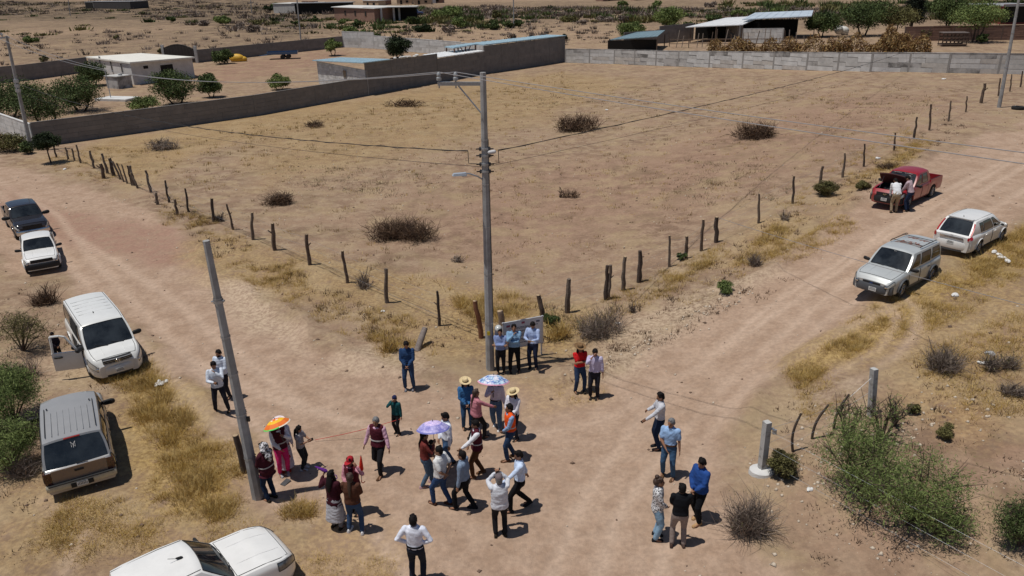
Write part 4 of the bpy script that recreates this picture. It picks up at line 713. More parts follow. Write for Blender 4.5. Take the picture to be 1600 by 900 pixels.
    def make_bed(c, y0, y1, zrail, liner=None):          # open cargo box from y0 back to y1
        W = c.W; L = y0 - y1 - .02; zb = c.cl + .12; t = .07; lm = liner or PLAST
        for sg in (-1, 1):
            b = MB(); ya = c.ax[1]; r = c.wr + .085; ys = np.linspace(y1, y0 - .02, 30); rows = []
            for y in ys:
                q = max(0, r * r - (y - ya) ** 2); lo = max(zb, c.wr * .96 + math.sqrt(q)) if q > 0 else zb
                pr = [(W / 2 * .965, lo), (W / 2 * .995, lo + (zrail - lo) * .35), (W / 2, lo + (zrail - lo) * .6), (W / 2 * .985, zrail - .05), (W / 2 * .965, zrail), (W / 2 * .965 - t, zrail), (W / 2 * .965 - t, max(lo, zb + .28))]
                rows.append([Vector((sg * x, y, z)) for x, z in pr])
            b.grid(rows, 0, sg < 0); b.add(rows[0], [tuple(range(7))]); b.add(rows[-1], [tuple(range(7))]); o = b.build('bed_side', c.m, c.t, 40)
            MB().tube([Vector((sg * (W / 2 * .965 - t / 2), y, zrail + .004)) for y in (y1 + .04, y0 - .05)], .026, 6, 0, True, .5).build('bed_rail_cap', PLAST, o)
            MB().box((sg * (W / 2 * .965 - t - .12), ya, zb + .30), (.24, 1.0, .22), taper=.8).build('wheel_housing', lm, c.t); MB().box((sg * W * .25, ya, c.wr + .1), (W * .4, 1.0, .06)).build('wheel_cover', WELL, c.t)
        fl = MB(); fl.box((0, (y0 + y1) / 2, zb + .22), (W * .9, L - .02, .06)); fo = fl.build('bed_floor', lm, c.t)
        rb = MB()
        for k in range(9): rb.box((-W * .36 + k * W * .09, (y0 + y1) / 2, zb + .262), (.05, L - .1, .022))
        rb.build('floor_rib', lm, fo); MB().box((0, y0 - .05, (zb + zrail) / 2), (W * .90, .06, zrail - zb)).build('bed_headboard', c.m, c.t)
        tg = MB().box((0, y1 + .02, (zb + zrail) / 2 + .03), (W * .86, .07, zrail - zb - .06)).build('tailgate', c.m, c.t); MB().box((0, y1 - .022, zrail - .18), (.22, .02, .07)).build('tailgate_handle', PLAST, tg)
        c.bar('rear_bumper', y1, zb - .02, zb + .16, W * .92, .08, CHROME if c.W > 1.9 else PLAST, .05, -1)
CUTS = []
def lip(c, name='wheel_arch_trim', m=None, w=.05):
    for ya in c.ax:
        if c.bed and ya < c.bed[0]: continue
        for sg in (-1, 1):
            P = []
            for k in range(13):
                a = math.pi * k / 12; y = ya + (c.wr + .085) * math.cos(a); z = c.wr * .96 + (c.wr + .085) * math.sin(a); s = (z - c.zb(y)) / (c.zt(y) - c.zb(y)); P.append(c.side(sg, y, min(.98, max(0, s)), .006))
            MB().tube(P, w, 6, 0, True, .45).build(name, m or c.m, c.t, 60)
def badge(c, kind, y, z, sgn=1, s=1.0):
    b = MB(); Mx = Matrix.Rotation(R(90), 3, 'X')
    if kind == 'oval': b.lathe([(.085 * s, -.006), (.085 * s, .006), (.07 * s, .009), (.001, .009)], (0, y, z), 20, Matrix.Rotation(R(-90) * sgn, 3, 'X'), 0, 1, .5); return b.build('badge', mat('badge_blue', (.03, .06, .2), .2, .3, 0), c.t, 60)
    if kind == 'ringbar': 
        P = [Vector((.075 * s * math.cos(a), y, z + .065 * s * math.sin(a))) for a in np.linspace(0, 2 * math.pi, 17)]; b.tube(P, .014 * s, 6); b.box((0, y + sgn * .006, z), (.19 * s, .02, .035 * s))
    if kind == 'slanth':
        P = [Vector((.085 * s * math.cos(a), y, z + .048 * s * math.sin(a))) for a in np.linspace(0, 2 * math.pi, 17)]; b.tube(P, .010 * s, 6)
        for q in (-.03, .03): b.tube([(q * s - .012, y, z - .034 * s), (q * s + .012, y, z + .034 * s)], .010 * s, 6)
        b.tube([(-.03 * s, y, z - .006), (.03 * s, y, z + .008)], .008 * s, 6)
    if kind == 'squareh':
        for q in (-1, 1): b.tube([(q * .030 * s, y, z - .035 * s), (q * .042 * s, y, z + .038 * s)], .011 * s, 6)
        b.tube([(-.032 * s, y, z), (.032 * s, y, z)], .010 * s, 6)
    return b.build('badge', CHROME, c.t, 60)
def cars():
    # ---- silver SUV, right road
    m = paint('silver_paint', (.50, .53, .54), .34, .15)
    c = Car('parked_suv', 'silver SUV with a rusty patch and crossbars on its roof, facing the camera', 'SUV', (13.75, 25.07), 231.5, 4.45, 1.80, 1.72, .24, .36, (1.32, -1.30), 1.05, [(-2.25, 1.02), (-1.9, 1.06), (.85, 1.04), (1.1, 1.02), (1.75, .94), (2.05, .86), (2.25, .66)], [(1.02, .38), (.0, -.15), (-.95, -1.05), (-2.08, -1.95)], m, roof_w=.80, front_round=.20, scale=.83)
    c.glass((.06, .92, .89), (.15, .9, .8), [(0, .13, .92, .12, .86, .32, -.03), (1, .08, .94, .12, .86, 0, .03), (2, .10, .86, .16, .86, .06, .0)])
    c.doors([(.92, -.02), (-.06, -1.0)]); c.hoodpanel(1.06, 2.02); c.mirrors(.82); c.lamp('headlight', 1.98, 2.235, .68, .93, LAMP, .012, .14)
    MB().box((0, 2.25, .62), (.72, .03, .13)).build('grille', PLAST, c.t); c.bar('bumper', 2.22, .26, .60, 1.64, .10, mat('bumper_grey', (.075, .08, .09), .6, 0, .1), .20); c.plate(2.345, .42, 1, -.12); badge(c, 'oval', 2.27, .63, 1, .8); lip(c, 'wheel_arch_trim', mat('bumper_grey', (.075, .08, .09), .6, 0, .1), .055)
    for sg in (-1, 1):
        c.panel('sill_cladding', sg, 1.0, -1.0, .0, .20, mat('bumper_grey', (.075, .08, .09), .6, 0, .1), .012)
        MB().tube([(sg * .62, -.25, 1.735), (sg * .64, -.32, 1.765), (sg * .64, -1.7, 1.765), (sg * .62, -1.8, 1.73)], .018, 6).build('roof_rail', PLAST, c.t, 60)
    for y in (-.42, -1.40): MB().tube([(-.66, y, 1.785), (.66, y, 1.785)], .022, 6, 0, True, .6).build('roof_crossbar', PLAST, c.t)
    rp = mat('rust_patch', (.33, .33, .33), .6, .1, 0, 4.2, col2=(.20, .065, .035), thr=(.46, .54)); MB().grid([[c.rf(1, v).lerp(c.rf(3, v), u) + Vector((0, 0, .006)) for v in np.linspace(-.72, .72, 7)] for u in (.12, .3, .45, .6, .75)], 0, True).build('rusty_roof_panel', rp, c.t)['label'] = 'rust stained roof panel between the crossbars'
    MB().box(c.fs(.0, .86, .012), (.10, .004, .05), Matrix.Rotation(R(-30), 3, 'X')).build('mirror_sticker', PLATE, c.t)
    # ---- white crossover seen from behind
    wp = paint('white_paint', (.80, .80, .79), .25)
    c = Car('parked_crossover', 'white rounded crossover seen from behind with tall red tail lamps', 'car', (18.06, 28.14), 52, 4.53, 1.82, 1.66, .22, .34, (1.36, -1.26), 1.05, [(-2.27, .92), (-2.1, 1.0), (.75, 1.02), (1.1, 1.0), (1.7, .92), (2.05, .80), (2.27, .60)], [(1.16, .35), (.15, -.2), (-.95, -1.02), (-2.14, -1.58)], wp, roof_w=.75, front_round=.30, rear_round=.14, scale=.80)
    c.glass((.06, .92, .89), (.06, .90, .84), [(0, .13, .92, .10, .86, .38, -.02), (1, .06, .97, .10, .86, 0, .0), (2, .03, .22, .12, .84, .03, .30)])
    c.hm = wp; c.doors([(.95, .02), (-.02, -.95)]); c.hoodpanel(1.18, 2.08); c.mirrors(.80, wp); c.lamp('headlight', 1.75, 2.2, .72, .92, LAMP, .010)
    for sg in (-1, 1):
        g = MB(); g.grid([[c.rs(sg * v, h, .025) for v in (.92, .96, 1.0)] for h in np.linspace(.06, .86, 7)], 0, sg > 0); g.grid([[c.side(sg, y, s, .012) for s in (.80, .9, 1.0)] for y in (-2.22, -2.16, -2.08)], 0, sg > 0); g.grid([[Vector((sg * x, -2.285, z)) for x in (.70, .75, .80)] for z in (.80, .88, .95)], 0, sg < 0); g.build('tail_light', TAIL, c.t, 60)
    c.bar('rear_bumper', -2.24, .30, .68, 1.70, .10, wp, .16, -1); c.bar('lower_valance', -2.22, .20, .31, 1.56, .09, mat('bumper_grey', (.075, .08, .09), .6, 0, .1), .14, -1)
    MB().box((0, -2.30, .84), (1.06, .03, .09)).build('chrome_strip', CHROME, c.t); badge(c, 'squareh', -2.30, .94, -1, 1.0); c.plate(-2.345, .60, -1); lip(c, 'wheel_arch_trim', wp, .035)
    MB().box((0, -1.62, 1.650), (1.10, .20, .035)).build('roof_spoiler', wp, c.t); MB().tube([(.0, -1.35, 1.66), (.0, -1.42, 1.74)], [.02, .006], 6).build('roof_antenna', PLAST, c.t)
    for sg in (-1, 1): c.panel('sill_cladding', sg, .95, -.85, .0, .14, PLAST, .008); MB().tube([c.rf(0, sg * .86) + Vector((0, 0, .006)), c.rf(1, sg * .86) + Vector((0, 0, .006)), c.rf(3, sg * .86) + Vector((0, 0, .006))], .007, 5).build('roof_gutter', PLAST, c.t)
    # ---- red pickup with its hood up
    rp = paint('red_paint', (.30, .004, .014), .35)
    c = Car('parked_pickup', 'red double cab pickup with its hood propped open', 'pickup truck', (18.8, 34.92), 229, 5.25, 1.85, 1.78, .30, .37, (1.62, -1.50), 1.12, [(-.9, 1.10), (.95, 1.10), (1.25, 1.10), (1.9, 1.06), (2.4, .98), (2.63, .74)], [(1.18, .52), (.22, .1), (-.62, -.60), (-.98, -.82)], rp, roof_w=.78, front_round=.20, hoodcut=(1.32, 2.36, .72), bed=(-.98, -2.60, 1.13), scale=.84)
    c.glass((.06, .92, .90), (.12, .88, .8), [(0, .17, .92, .10, .86, .36, -.03), (1, .08, .92, .10, .86, 0, -.06)])
    c.hm = PLAST; c.doors([(1.12, .16), (.12, -.72)]); c.mirrors(.98, PLAST); c.lamp('headlight', 2.22, 2.6, .66, .93, LAMP, .012)
    MB().box((0, 2.64, .80), (.95, .04, .20)).build('grille', PLAST, c.t); c.bar('bumper', 2.58, .36, .72, 1.74, .12, PLAST, .24); c.plate(2.73, .55); badge(c, 'ringbar', 2.68, .82, 1, 1.0); lip(c)
    hd = MB(); hw_ = .78; ang = R(40); Mh = Matrix.Rotation(ang, 3, 'X'); hin = Vector((0, 1.30, 1.14)); G = [[hin + Mh @ Vector((v * hw_ * (1 - .12 * u ** 3), u * 1.12 - .08 * v * v * u, .03 * (1 - v * v))) for v in np.linspace(-1, 1, 9)] for u in np.linspace(0, 1, 7)]
    G2 = [[p + Mh @ Vector((0, 0, -.045)) for p in r] for r in G]; hd.grid(G); hd.grid(G2, 1, True); per = lambda g: [r[0] for r in g] + g[-1][1:] + [r[-1] for r in g[::-1][1:]] + g[0][::-1][1:]; hd.grid([per(G), per(G2)], 1); hd.build('hood', [rp, mat('hood_underside', (.05, .008, .012), .8, 0, .3, 8)], c.t, 40)['label'] = 'raised hood of the red pickup'
    MB().tube([(.55, 2.2, 1.02), hin + Mh @ Vector((.5, .8, -.04))], .010, 6).build('hood_prop', STEEL, c.t)
    e = MB(); e.box((-.05, 1.85, .86), (.55, .6, .22)); e.box((.42, 1.6, .88), (.22, .3, .2)); e.box((-.48, 2.05, .86), (.28, .24, .16)); e.pill([(-.4, 1.6, .92), (.0, 1.5, 1.0), (.35, 1.9, .95)], .05, 8); e.pill([(0, 2.2, .93), (.3, 2.28, .9)], .045, 8); e.build('engine', mat('engine_grey', (.06, .06, .065), .5, .4, .4, 9), c.t, 40); MB().box((0, 2.30, .93), (1.25, .08, .12)).build('radiator', mat('radiator_grey', (.16, .16, .17), .5, .5, .3, 30), c.t)
    for x in (-.40, .40): MB().box(c.fs(x, .84, .016), (.42, .006, .10), Matrix.Rotation(R(-42), 3, 'X')).build('sun_visor', mat('visor_pale', (.62, .66, .64), .6, 0, .05), c.t)
    # ---- white passenger van, front door open
    vm = paint('van_white', (.74, .75, .74), .28)
    c = Car('parked_van', 'white passenger van with its front and sliding doors open', 'van', (-14.34, 23.87), 141.6, 5.12, 1.90, 1.93, .22, .34, (1.50, -1.62), 1.12, [(-2.56, 1.08), (-2.3, 1.14), (1.3, 1.12), (1.65, 1.12), (2.15, 1.00), (2.42, .84), (2.56, .66)], [(1.66, .92), (.52, .30), (-.72, -.72), (-2.48, -2.40)], vm, roof_w=.84, front_round=.26, rear_round=.10, scale=.86)
    c.glass((.06, .94, .91), (.12, .88, .84), [(0, .20, .90, .06, .86, .42, -.02), (1, .05, .95, .06, .86), (2, .06, .92, .06, .86)])
    c.hm = vm; c.doors([(1.42, .42), (.38, -.78)], skip=((1, 0), (1, 1))); c.hoodpanel(1.70, 2.36); c.mirrors(1.22, PLAST, 1.2); c.lamp('headlight', 2.02, 2.5, .52, .86, LAMP, .012, .06)
    gr = c.bar('grille', 2.52, .70, .90, 1.02, .045, PLAST, .04)
    for z in (.735, .80, .865): c.bar('grille_bar', 2.53, z, z + .022, 1.0, .065, mat('grille_silver', (.45, .46, .47), .3, .6, 0), .04, parent=gr)
    badge(c, 'slanth', 2.63, .81, 1, 1.15); c.bar('bumper', 2.50, .28, .60, 1.72, .12, vm, .30); c.bar('lower_grille', 2.52, .20, .30, 1.5, .10, PLAST, .26); c.plate(2.655, .42); lip(c, 'wheel_arch_trim', vm, .03)
    for y in (-.1, -.5, -.9, -1.3, -1.7): MB().tube([(x, y, 1.925 - .018 * (x / .7) ** 2 + .004) for x in (-.62, 0, .62)], .010, 5).build('roof_rib', vm, c.t, 60)
    for sg in (-1, 1): MB().tube([c.rf(0, sg * .93) + Vector((0, 0, .01)), c.rf(1, sg * .93) + Vector((0, 0, .01)), c.rf(3, sg * .93) + Vector((0, 0, .01))], .009, 5).build('roof_gutter', PLAST, c.t)
    MB().tube([(.1, .05, 1.93), (.1, .0, 1.99)], [.025, .012], 8).build('roof_antenna', PLAST, c.t)
    # open doorways on its right side (picture left): black sheets stand in for the shaded openings, hinged door with window hole, slid rear door
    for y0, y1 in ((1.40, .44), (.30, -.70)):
        c.panel('doorway_shade', 1, y0, y1, .12, 1.0, WELL, .006); 
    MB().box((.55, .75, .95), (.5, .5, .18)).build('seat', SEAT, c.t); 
    MB().grid([[c.sd(1, 2, u, h, 1, .012) for h in np.linspace(0, .9, 5)] for u in np.linspace(0, .95, 6)], 0, True).build('door_opening_shade', WELL, c.t)
    hx = c.side(1, 1.40, .5, .02); hin = Vector((hx.x, 1.40, 0)); ang = R(68); dd = Vector((math.sin(ang), -math.cos(ang), 0)); nn = Vector((math.cos(ang), math.sin(ang), 0)); t_ = .07
    b = MB()
    def dpt(u, z, k): return hin + dd * u + nn * k + Vector((-.10 * max(0, z - 1.1) * 1.2 * dd.x * 0, 0, z))
    out = [(0.0, .36), (.0, 1.10), (.10, 1.16), (.42, 1.72), (.60, 1.80), (.96, 1.80), (1.02, 1.10), (1.02, .36)]; low = [(0, .36), (0, 1.10), (1.02, 1.10), (1.02, .36)]
    def slab(poly, mi=0):
        n = len(poly); v = [dpt(u, z, 0) for u, z in poly] + [dpt(u, z, t_) for u, z in poly]; b.add(v, [tuple(range(n)), tuple(range(2 * n - 1, n - 1, -1))] + [(i, n + i, n + (i + 1) % n, (i + 1) % n) for i in range(n)], mi)
    slab(low)
    fr = [(.05, 1.10), (.16, 1.17), (.45, 1.73), (.62, 1.79), (.93, 1.79), (.97, 1.10)]
    for i in range(len(fr) - 1): b.tube([dpt(*fr[i], .035), dpt(*fr[i + 1], .035)], .042, 6)
    d = b.build('front_door', vm, c.t, 40); d['label'] = 'front door swung open'; MB().box(dpt(.80, .90, t_ + .012), (.26, .26, .09), Matrix.Rotation(ang * 0, 3, 'Z')).build('door_handle', PLAST, d) if False else MB().pill([dpt(.70, .92, t_ + .01), dpt(.92, .92, t_ + .01)], .045, 8).build('door_handle', PLAST, d, 60)
    MB().pill([dpt(.02, 1.14, -.06), dpt(.05, 1.20, .30)], .10, 8).build('door_mirror', PLAST, d, 60)
    # ---- grey beige SUV seen from behind
    sm = paint('grey_beige_paint', (.40, .40, .40), .32, .3); lw = paint('beige_paint', (.23, .175, .145), .38, .3)
    c = Car('parked_wagon', 'large grey and beige SUV seen from behind with ribbed roof', 'SUV', (-12.11, 17.88), 329.5, 5.10, 2.0, 1.92, .26, .38, (1.55, -1.42), 1.10, [(-2.55, 1.02), (-2.45, 1.10), (1.05, 1.10), (1.3, 1.08), (2.2, 1.02), (2.42, .94), (2.55, .76)], [(1.30, .72), (.32, .1), (-.80, -.90), (-2.46, -2.14)], sm, roof_w=.82, front_round=.14, rear_round=.05, scale=.82)
    c.glass((.06, .92, .90), (.0, .93, .93), [(0, .14, .92, .10, .86, .30, -.03), (1, .06, .94, .10, .86), (2, .06, .92, .10, .86, 0, .04)])
    c.doors([(1.12, .20), (.16, -.85)]); c.hoodpanel(1.36, 2.4); c.mirrors(1.02, PLAST, 1.35); c.lamp('tail_light', -2.50, -2.36, .52, .96, mat('smoked_tail', (.06, .012, .012), .2, 0, .2, 20, coat=1), .012); c.lamp('headlight', 2.3, 2.52, .7, .93, LAMP)
    for sg in (-1, 1):
        c.panel('lower_side', sg, 2.2, -2.3, .0, .45, lw, .003, 30) if False else None
        MB().box((sg * .86, -2.565, .83), (.20, .03, .40)).build('tail_light_face', mat('smoked_tail', (.06, .012, .012), .2, 0, .2, 20, coat=1), c.t)
    MB().box((0, -2.563, .83), (1.50, .03, .46)).build('tailgate', lw, c.t); MB().box((0, -2.585, .92), (.26, .02, .07)).build('tailgate_handle', PLAST, c.t)
    bo = c.bar('rear_bumper', -2.54, .40, .60, 1.94, .13, mat('bumper_pale', (.50, .46, .36), .4, .1, .15, 10), .05, -1); MB().box((0, -2.615, .615), (1.80, .16, .03)).build('bumper_step', PLAST, bo); MB().box((0, -2.68, .47), (.62, .02, .15)).build('bumper_recess', PLAST, bo); c.plate(-2.696, .48, -1)
    for x in np.linspace(-.52, .52, 7): MB().tube([(x, y, 1.921 - .02 * (x / .8) ** 2 + .004) for y in (-.35, -1.2, -1.95)], [.011] * 3, 5).build('roof_rib', sm, c.t, 60)
    for sg in (-1, 1): MB().tube([(sg * .70, .05, 1.90), (sg * .70, -1.9, 1.90)], .012, 5).build('roof_gutter', PLAST, c.t); MB().pill([(sg * .62, .0, 1.925), (sg * .62, -.06, 1.925)], .022, 6).build('rack_mount', PLAST, c.t)
    MB().box((0, -2.20, 1.87), (.44, .06, .035)).build('brake_light', TAIL, c.t)
    MB().tube([c.rs(-.05, .06, .03), c.rs(.30, .04, .03)], .012, 6).build('rear_wiper', PLAST, c.t)
    b = MB(); q = lambda x, z: c.rs(x * 1.25, .70 + z * 1.35, .030)              # interlocked N and Y decal
    for A in (((-.05, -.06), (-.05, .06), (.05, -.06), (.05, .06)), ((-.065, .075), (0, .0), (.065, .075)), ((0, .0), (0, -.08))): b.tube([q(*p_) for p_ in A], .009, 5)
    b.build('window_decal', mat('decal_white', (.75, .75, .75), .6, 0, 0), c.t)
    # ---- white pickup at the bottom edge
    c = Car('parked_pickup', 'white pickup at the bottom edge, cab and hood seen from above', 'pickup truck', (-6.82, 11.80), 49, 5.30, 1.86, 1.80, .30, .38, (1.62, -1.50), 1.12, [(-1.1, 1.12), (.75, 1.12), (1.15, 1.14), (1.9, 1.10), (2.4, .99), (2.58, .86), (2.65, .70)], [(1.10, .42), (.12, -.1), (-.85, -.85), (-1.22, -1.12)], paint('white_paint', (.80, .80, .79), .25), roof_w=.80, front_round=.40, bed=(-1.2, -2.62, 1.14), scale=.86)
    c.glass((.05, .95, .90), (.12, .88, .8), [(0, .17, .92, .08, .86, .34, -.03), (1, .08, .94, .08, .86, 0, -.04)]); c.hm = CHROME; c.doors([(1.02, .06), (.02, -.9)]); c.hoodpanel(1.16, 2.44); c.mirrors(.88, PLAST); c.lamp('headlight', 2.08, 2.60, .70, .97, mat('dark_headlamp', (.12, .13, .14), .1, .3, .4, 12, coat=1), .014)
    c.bar('bumper', 2.56, .36, .74, 1.62, .12, c.m, .34); MB().box((0, 2.655, .60), (.9, .05, .16)).build('grille', PLAST, c.t); c.plate(2.72, .5); lip(c)
    MB().pill([(.05, .22, 1.80), (.05, .12, 1.84)], [.04, .022], 8).build('roof_antenna', PLAST, c.t, 60); MB().tube([(.05, .12, 1.83), (.05, -.06, 1.93)], .006, 5).build('antenna_rod', PLAST, c.t)
    for sg in (-1, 1): MB().tube([c.rf(0, sg * .90) + Vector((0, 0, .006)), c.rf(1, sg * .90) + Vector((0, 0, .006)), c.rf(3, sg * .90) + Vector((0, 0, .006))], .007, 5).build('roof_gutter', PLAST, c.t)
    # ---- small white pickup on the left road
    c = Car('parked_pickup', 'small white pickup with dark bumper parked nose to the camera on the left road', 'pickup truck', (-22.36, 33.98), 147.5, 4.9, 1.72, 1.62, .30, .34, (1.50, -1.35), 1.02, [(-.7, 1.0), (.75, 1.02), (1.0, 1.02), (1.9, .98), (2.3, .92), (2.45, .80)], [(.95, .42), (.05, -.05), (-.55, -.50), (-.85, -.72)], paint('white_paint', (.80, .80, .79), .25), roof_w=.80, front_round=.12, bed=(-.85, -2.42, 1.0), spoke=False, scale=.84)
    c.glass((.08, .92, .90), (.12, .88, .8), [(0, .15, .92, .10, .86, .30, -.03), (1, .08, .92, .10, .86)]); c.doors([(.86, .0), (-.04, -.66)]); c.hoodpanel(1.0, 2.28); c.mirrors(.78, PLAST); c.lamp('headlight', 2.20, 2.44, .66, .94, LAMP, .012, .10)
    MB().box((0, 2.455, .80), (1.05, .04, .17)).build('grille', PLAST, c.t); c.bar('bumper', 2.42, .36, .66, 1.64, .12, PLAST, .10); lip(c)
    # ---- dark pickup behind it
    c = Car('parked_pickup', 'large black pickup with towing mirrors behind the small white pickup', 'pickup truck', (-26.12, 39.21), 141, 5.8, 2.0, 1.88, .34, .39, (1.85, -1.75), 1.18, [(-1.1, 1.18), (.95, 1.18), (1.25, 1.18), (2.2, 1.14), (2.7, 1.05), (2.9, .84)], [(1.20, .62), (.2, .1), (-.75, -.75), (-1.25, -1.12)], paint('black_paint', (.010, .013, .022), .18), roof_w=.80, front_round=.18, bed=(-1.25, -2.88, 1.22), scale=.80)
    c.glass((.06, .92, .90), (.12, .88, .8), [(0, .15, .92, .10, .86, .32, -.03), (1, .08, .92, .10, .86)]); c.doors([(1.1, .15), (.11, -.85)]); c.hoodpanel(1.26, 2.7); c.mirrors(1.02, PLAST, 1.5); c.lamp('headlight', 2.55, 2.88, .70, .93, LAMP, .012, .06)
    MB().box((0, 2.91, .86), (1.1, .05, .30)).build('grille', PLAST, c.t); c.bar('bumper', 2.86, .42, .72, 1.86, .14, CHROME, .16); lip(c); 
    # ---- far vehicles
    bl = paint('blue_paint', (.025, .10, .22), .4)
    t = thing('flatbed_trailer', 'blue flatbed trailer standing in the yard left of the blue roofed shed', 'trailer', gat(440, 92), 80); b = MB(); b.box((0, .3, .85), (2.0, 5.0, .14)); b.build('trailer_deck', bl, t); b = MB(); 
    for sg in (-1, 1): MB().box((sg * 1.0, .3, 1.07), (.06, 5.0, .34)).build('side_board', bl, t)
    MB().box((0, 2.8, 1.07), (2.0, .06, .34)).build('end_board', bl, t); MB().box((0, -2.2, 1.07), (2.0, .06, .34)).build('end_board', bl, t); MB().tube([(-.5, -2.2, .75), (0, -3.6, .6), (.5, -2.2, .75)], .06, 6).build('tow_bar', bl, t)
    for sg in (-1, 1):
        for y in (.3, 1.2): MB().lathe([(.2, -.1), (.38, -.1), (.38, .1), (.2, .1), (.001, .1)], (0, 0, 0), 16, Matrix.Rotation(R(90) * sg, 3, 'Y')).build('wheel', TYRE, t, 40, Vector((sg * .95, y, .38)))
    c = Car('parked_pickup', 'blue pickup far off to the right of the brick house', 'pickup truck', gat(649, 24), 90, 5.4, 1.95, 1.9, .34, .38, (1.7, -1.6), 1.15, [(-1.1, 1.15), (.95, 1.15), (2.2, 1.1), (2.7, .85)], [(1.15, .6), (.1, 0), (-.85, -.8)], paint('navy_paint', (.012, .03, .12), .3), bed=(-1.0, -2.7, 1.18), spoke=False); c.glass((.06, .92, .9), None, [(0, .15, .92, .1, .86, .3, 0), (1, .08, .92, .1, .86)])
cars(); CARS_DONE = 1
# ------------------------------------------------------------ people
SKIN = mat('skin', (.30, .155, .095), .55, 0, .10, 9, spec=.3); EYE = mat('eye_dark', (.02, .015, .012), .3, 0, 0); LIP = mat('lip', (.20, .07, .055), .6, 0, 0)
HAIRM = {'black': mat('hair_black', (.010, .008, .008), .7, 0, .3, 60, .4, 120, spec=.15), 'brown': mat('hair_brown', (.045, .022, .014), .55, 0, .3, 60, .4, 120), 'grey': mat('hair_grey', (.16, .16, .165), .6, 0, .3, 60, .4, 120)}
STRAW = mat('straw_hat', (.66, .52, .30), .8, 0, .15, 40, .4, 90); SOLE = mat('shoe_black', (.02, .018, .017), .5, 0, .2, 20)
def ik(a, b, l1, l2, pole):
    a, b = Vector(a), Vector(b); d = b - a; L = min(d.length, (l1 + l2) * .998)
    d = d.normalized() if d.length > 1e-6 else Vector((0, 0, -1)); b = a + d * L
    q = (l1 * l1 - l2 * l2 + L * L) / (2 * L); h = math.sqrt(max(0, l1 * l1 - q * q))
    p = Vector(pole); p = p - d * p.dot(d); p = p.normalized() if p.length > 1e-6 else d.orthogonal().normalized()
    return a + d * q + p * h, b
ARMS = {'down': ((.27, .04, .80), (.25, -1, 0)), 'phone': ((.07, .32, 1.16), (.9, -.3, -1)), 'hips': ((.185, .03, 1.01), (1, -.55, .1)), 'back': ((.03, -.17, .98), (1, -.5, 0)), 'front': ((.05, .20, .95), (1, -.2, -.2)),
        'fold': ((-.12, .19, 1.17), (1, .2, -.6)), 'face': ((.05, .17, 1.50), (.8, .4, -1)), 'camera': ((.06, .30, 1.55), (.8, .1, -.8)), 'fwd': ((.20, .42, 1.02), (.5, -1, -.5)), 'umb': ((.10, .24, 1.34), (.8, -.2, -1)), 'cradle': ((.0, .22, 1.12), (1, -.2, -.6)), 'up': ((.34, .18, 1.62), (.6, -.2, -1)), 'swingf': ((.25, .22, .86), (.3, -1, 0)), 'swingb': ((.27, -.22, .84), (.3, -1, 0)), 'chin': ((.03, .18, 1.40), (.9, .2, -1)), 'deep': ((.14, .50, .86), (.7, -.3, .4)), 'point': ((.30, .58, .95), (.4, -1, -.3))}
HAND_M, BOARD_DARK = {}, None
def ring(mb, C, ax, ay, rx, ry, n=16, rev=False):
    pass
def torso_tube(mb, prof, fr, grow=0.0, n=18, mi=0):           # prof: (height, rx, ry); fr(h) gives centre, right, forward
    V = []; Fc = []; L = len(prof)
    for h, rx, ry in prof:
        c, x, y = fr(h)
        for k in range(n):
            a = 2 * math.pi * k / n; ca, sa = math.cos(a), math.sin(a); V.append(c + x * ((rx + grow) * math.copysign(abs(ca) ** .85, ca)) + y * ((ry + grow) * math.copysign(abs(sa) ** .85, sa)))
    for i in range(L - 1):
        for k in range(n): Fc.append((i * n + k, i * n + (k + 1) % n, (i + 1) * n + (k + 1) % n, (i + 1) * n + k))
    Fc.append(tuple(range(n - 1, -1, -1))); Fc.append(tuple(range((L - 1) * n, L * n))); mb.add(V, Fc, mi)
def remesh(name, mb, m, parent, vox, disp=0, sm=None):
    o = mb.build(name, m, parent); d = o.modifiers.new('r', 'REMESH'); d.mode = 'VOXEL'; d.voxel_size = vox
    s = o.modifiers.new('s', 'SMOOTH'); s.factor = .5; s.iterations = 3; BAKE.append((o, sm, disp)); return o
eye_me = MB().ell((0, 0, 0), (.014, .008, .009), n=8, k=5).mesh('eye', EYE, 60); lip_me = MB().ell((0, 0, 0), (.024, .008, .007), n=8, k=5).mesh('mouth', LIP, 60)
WALLPOS = []
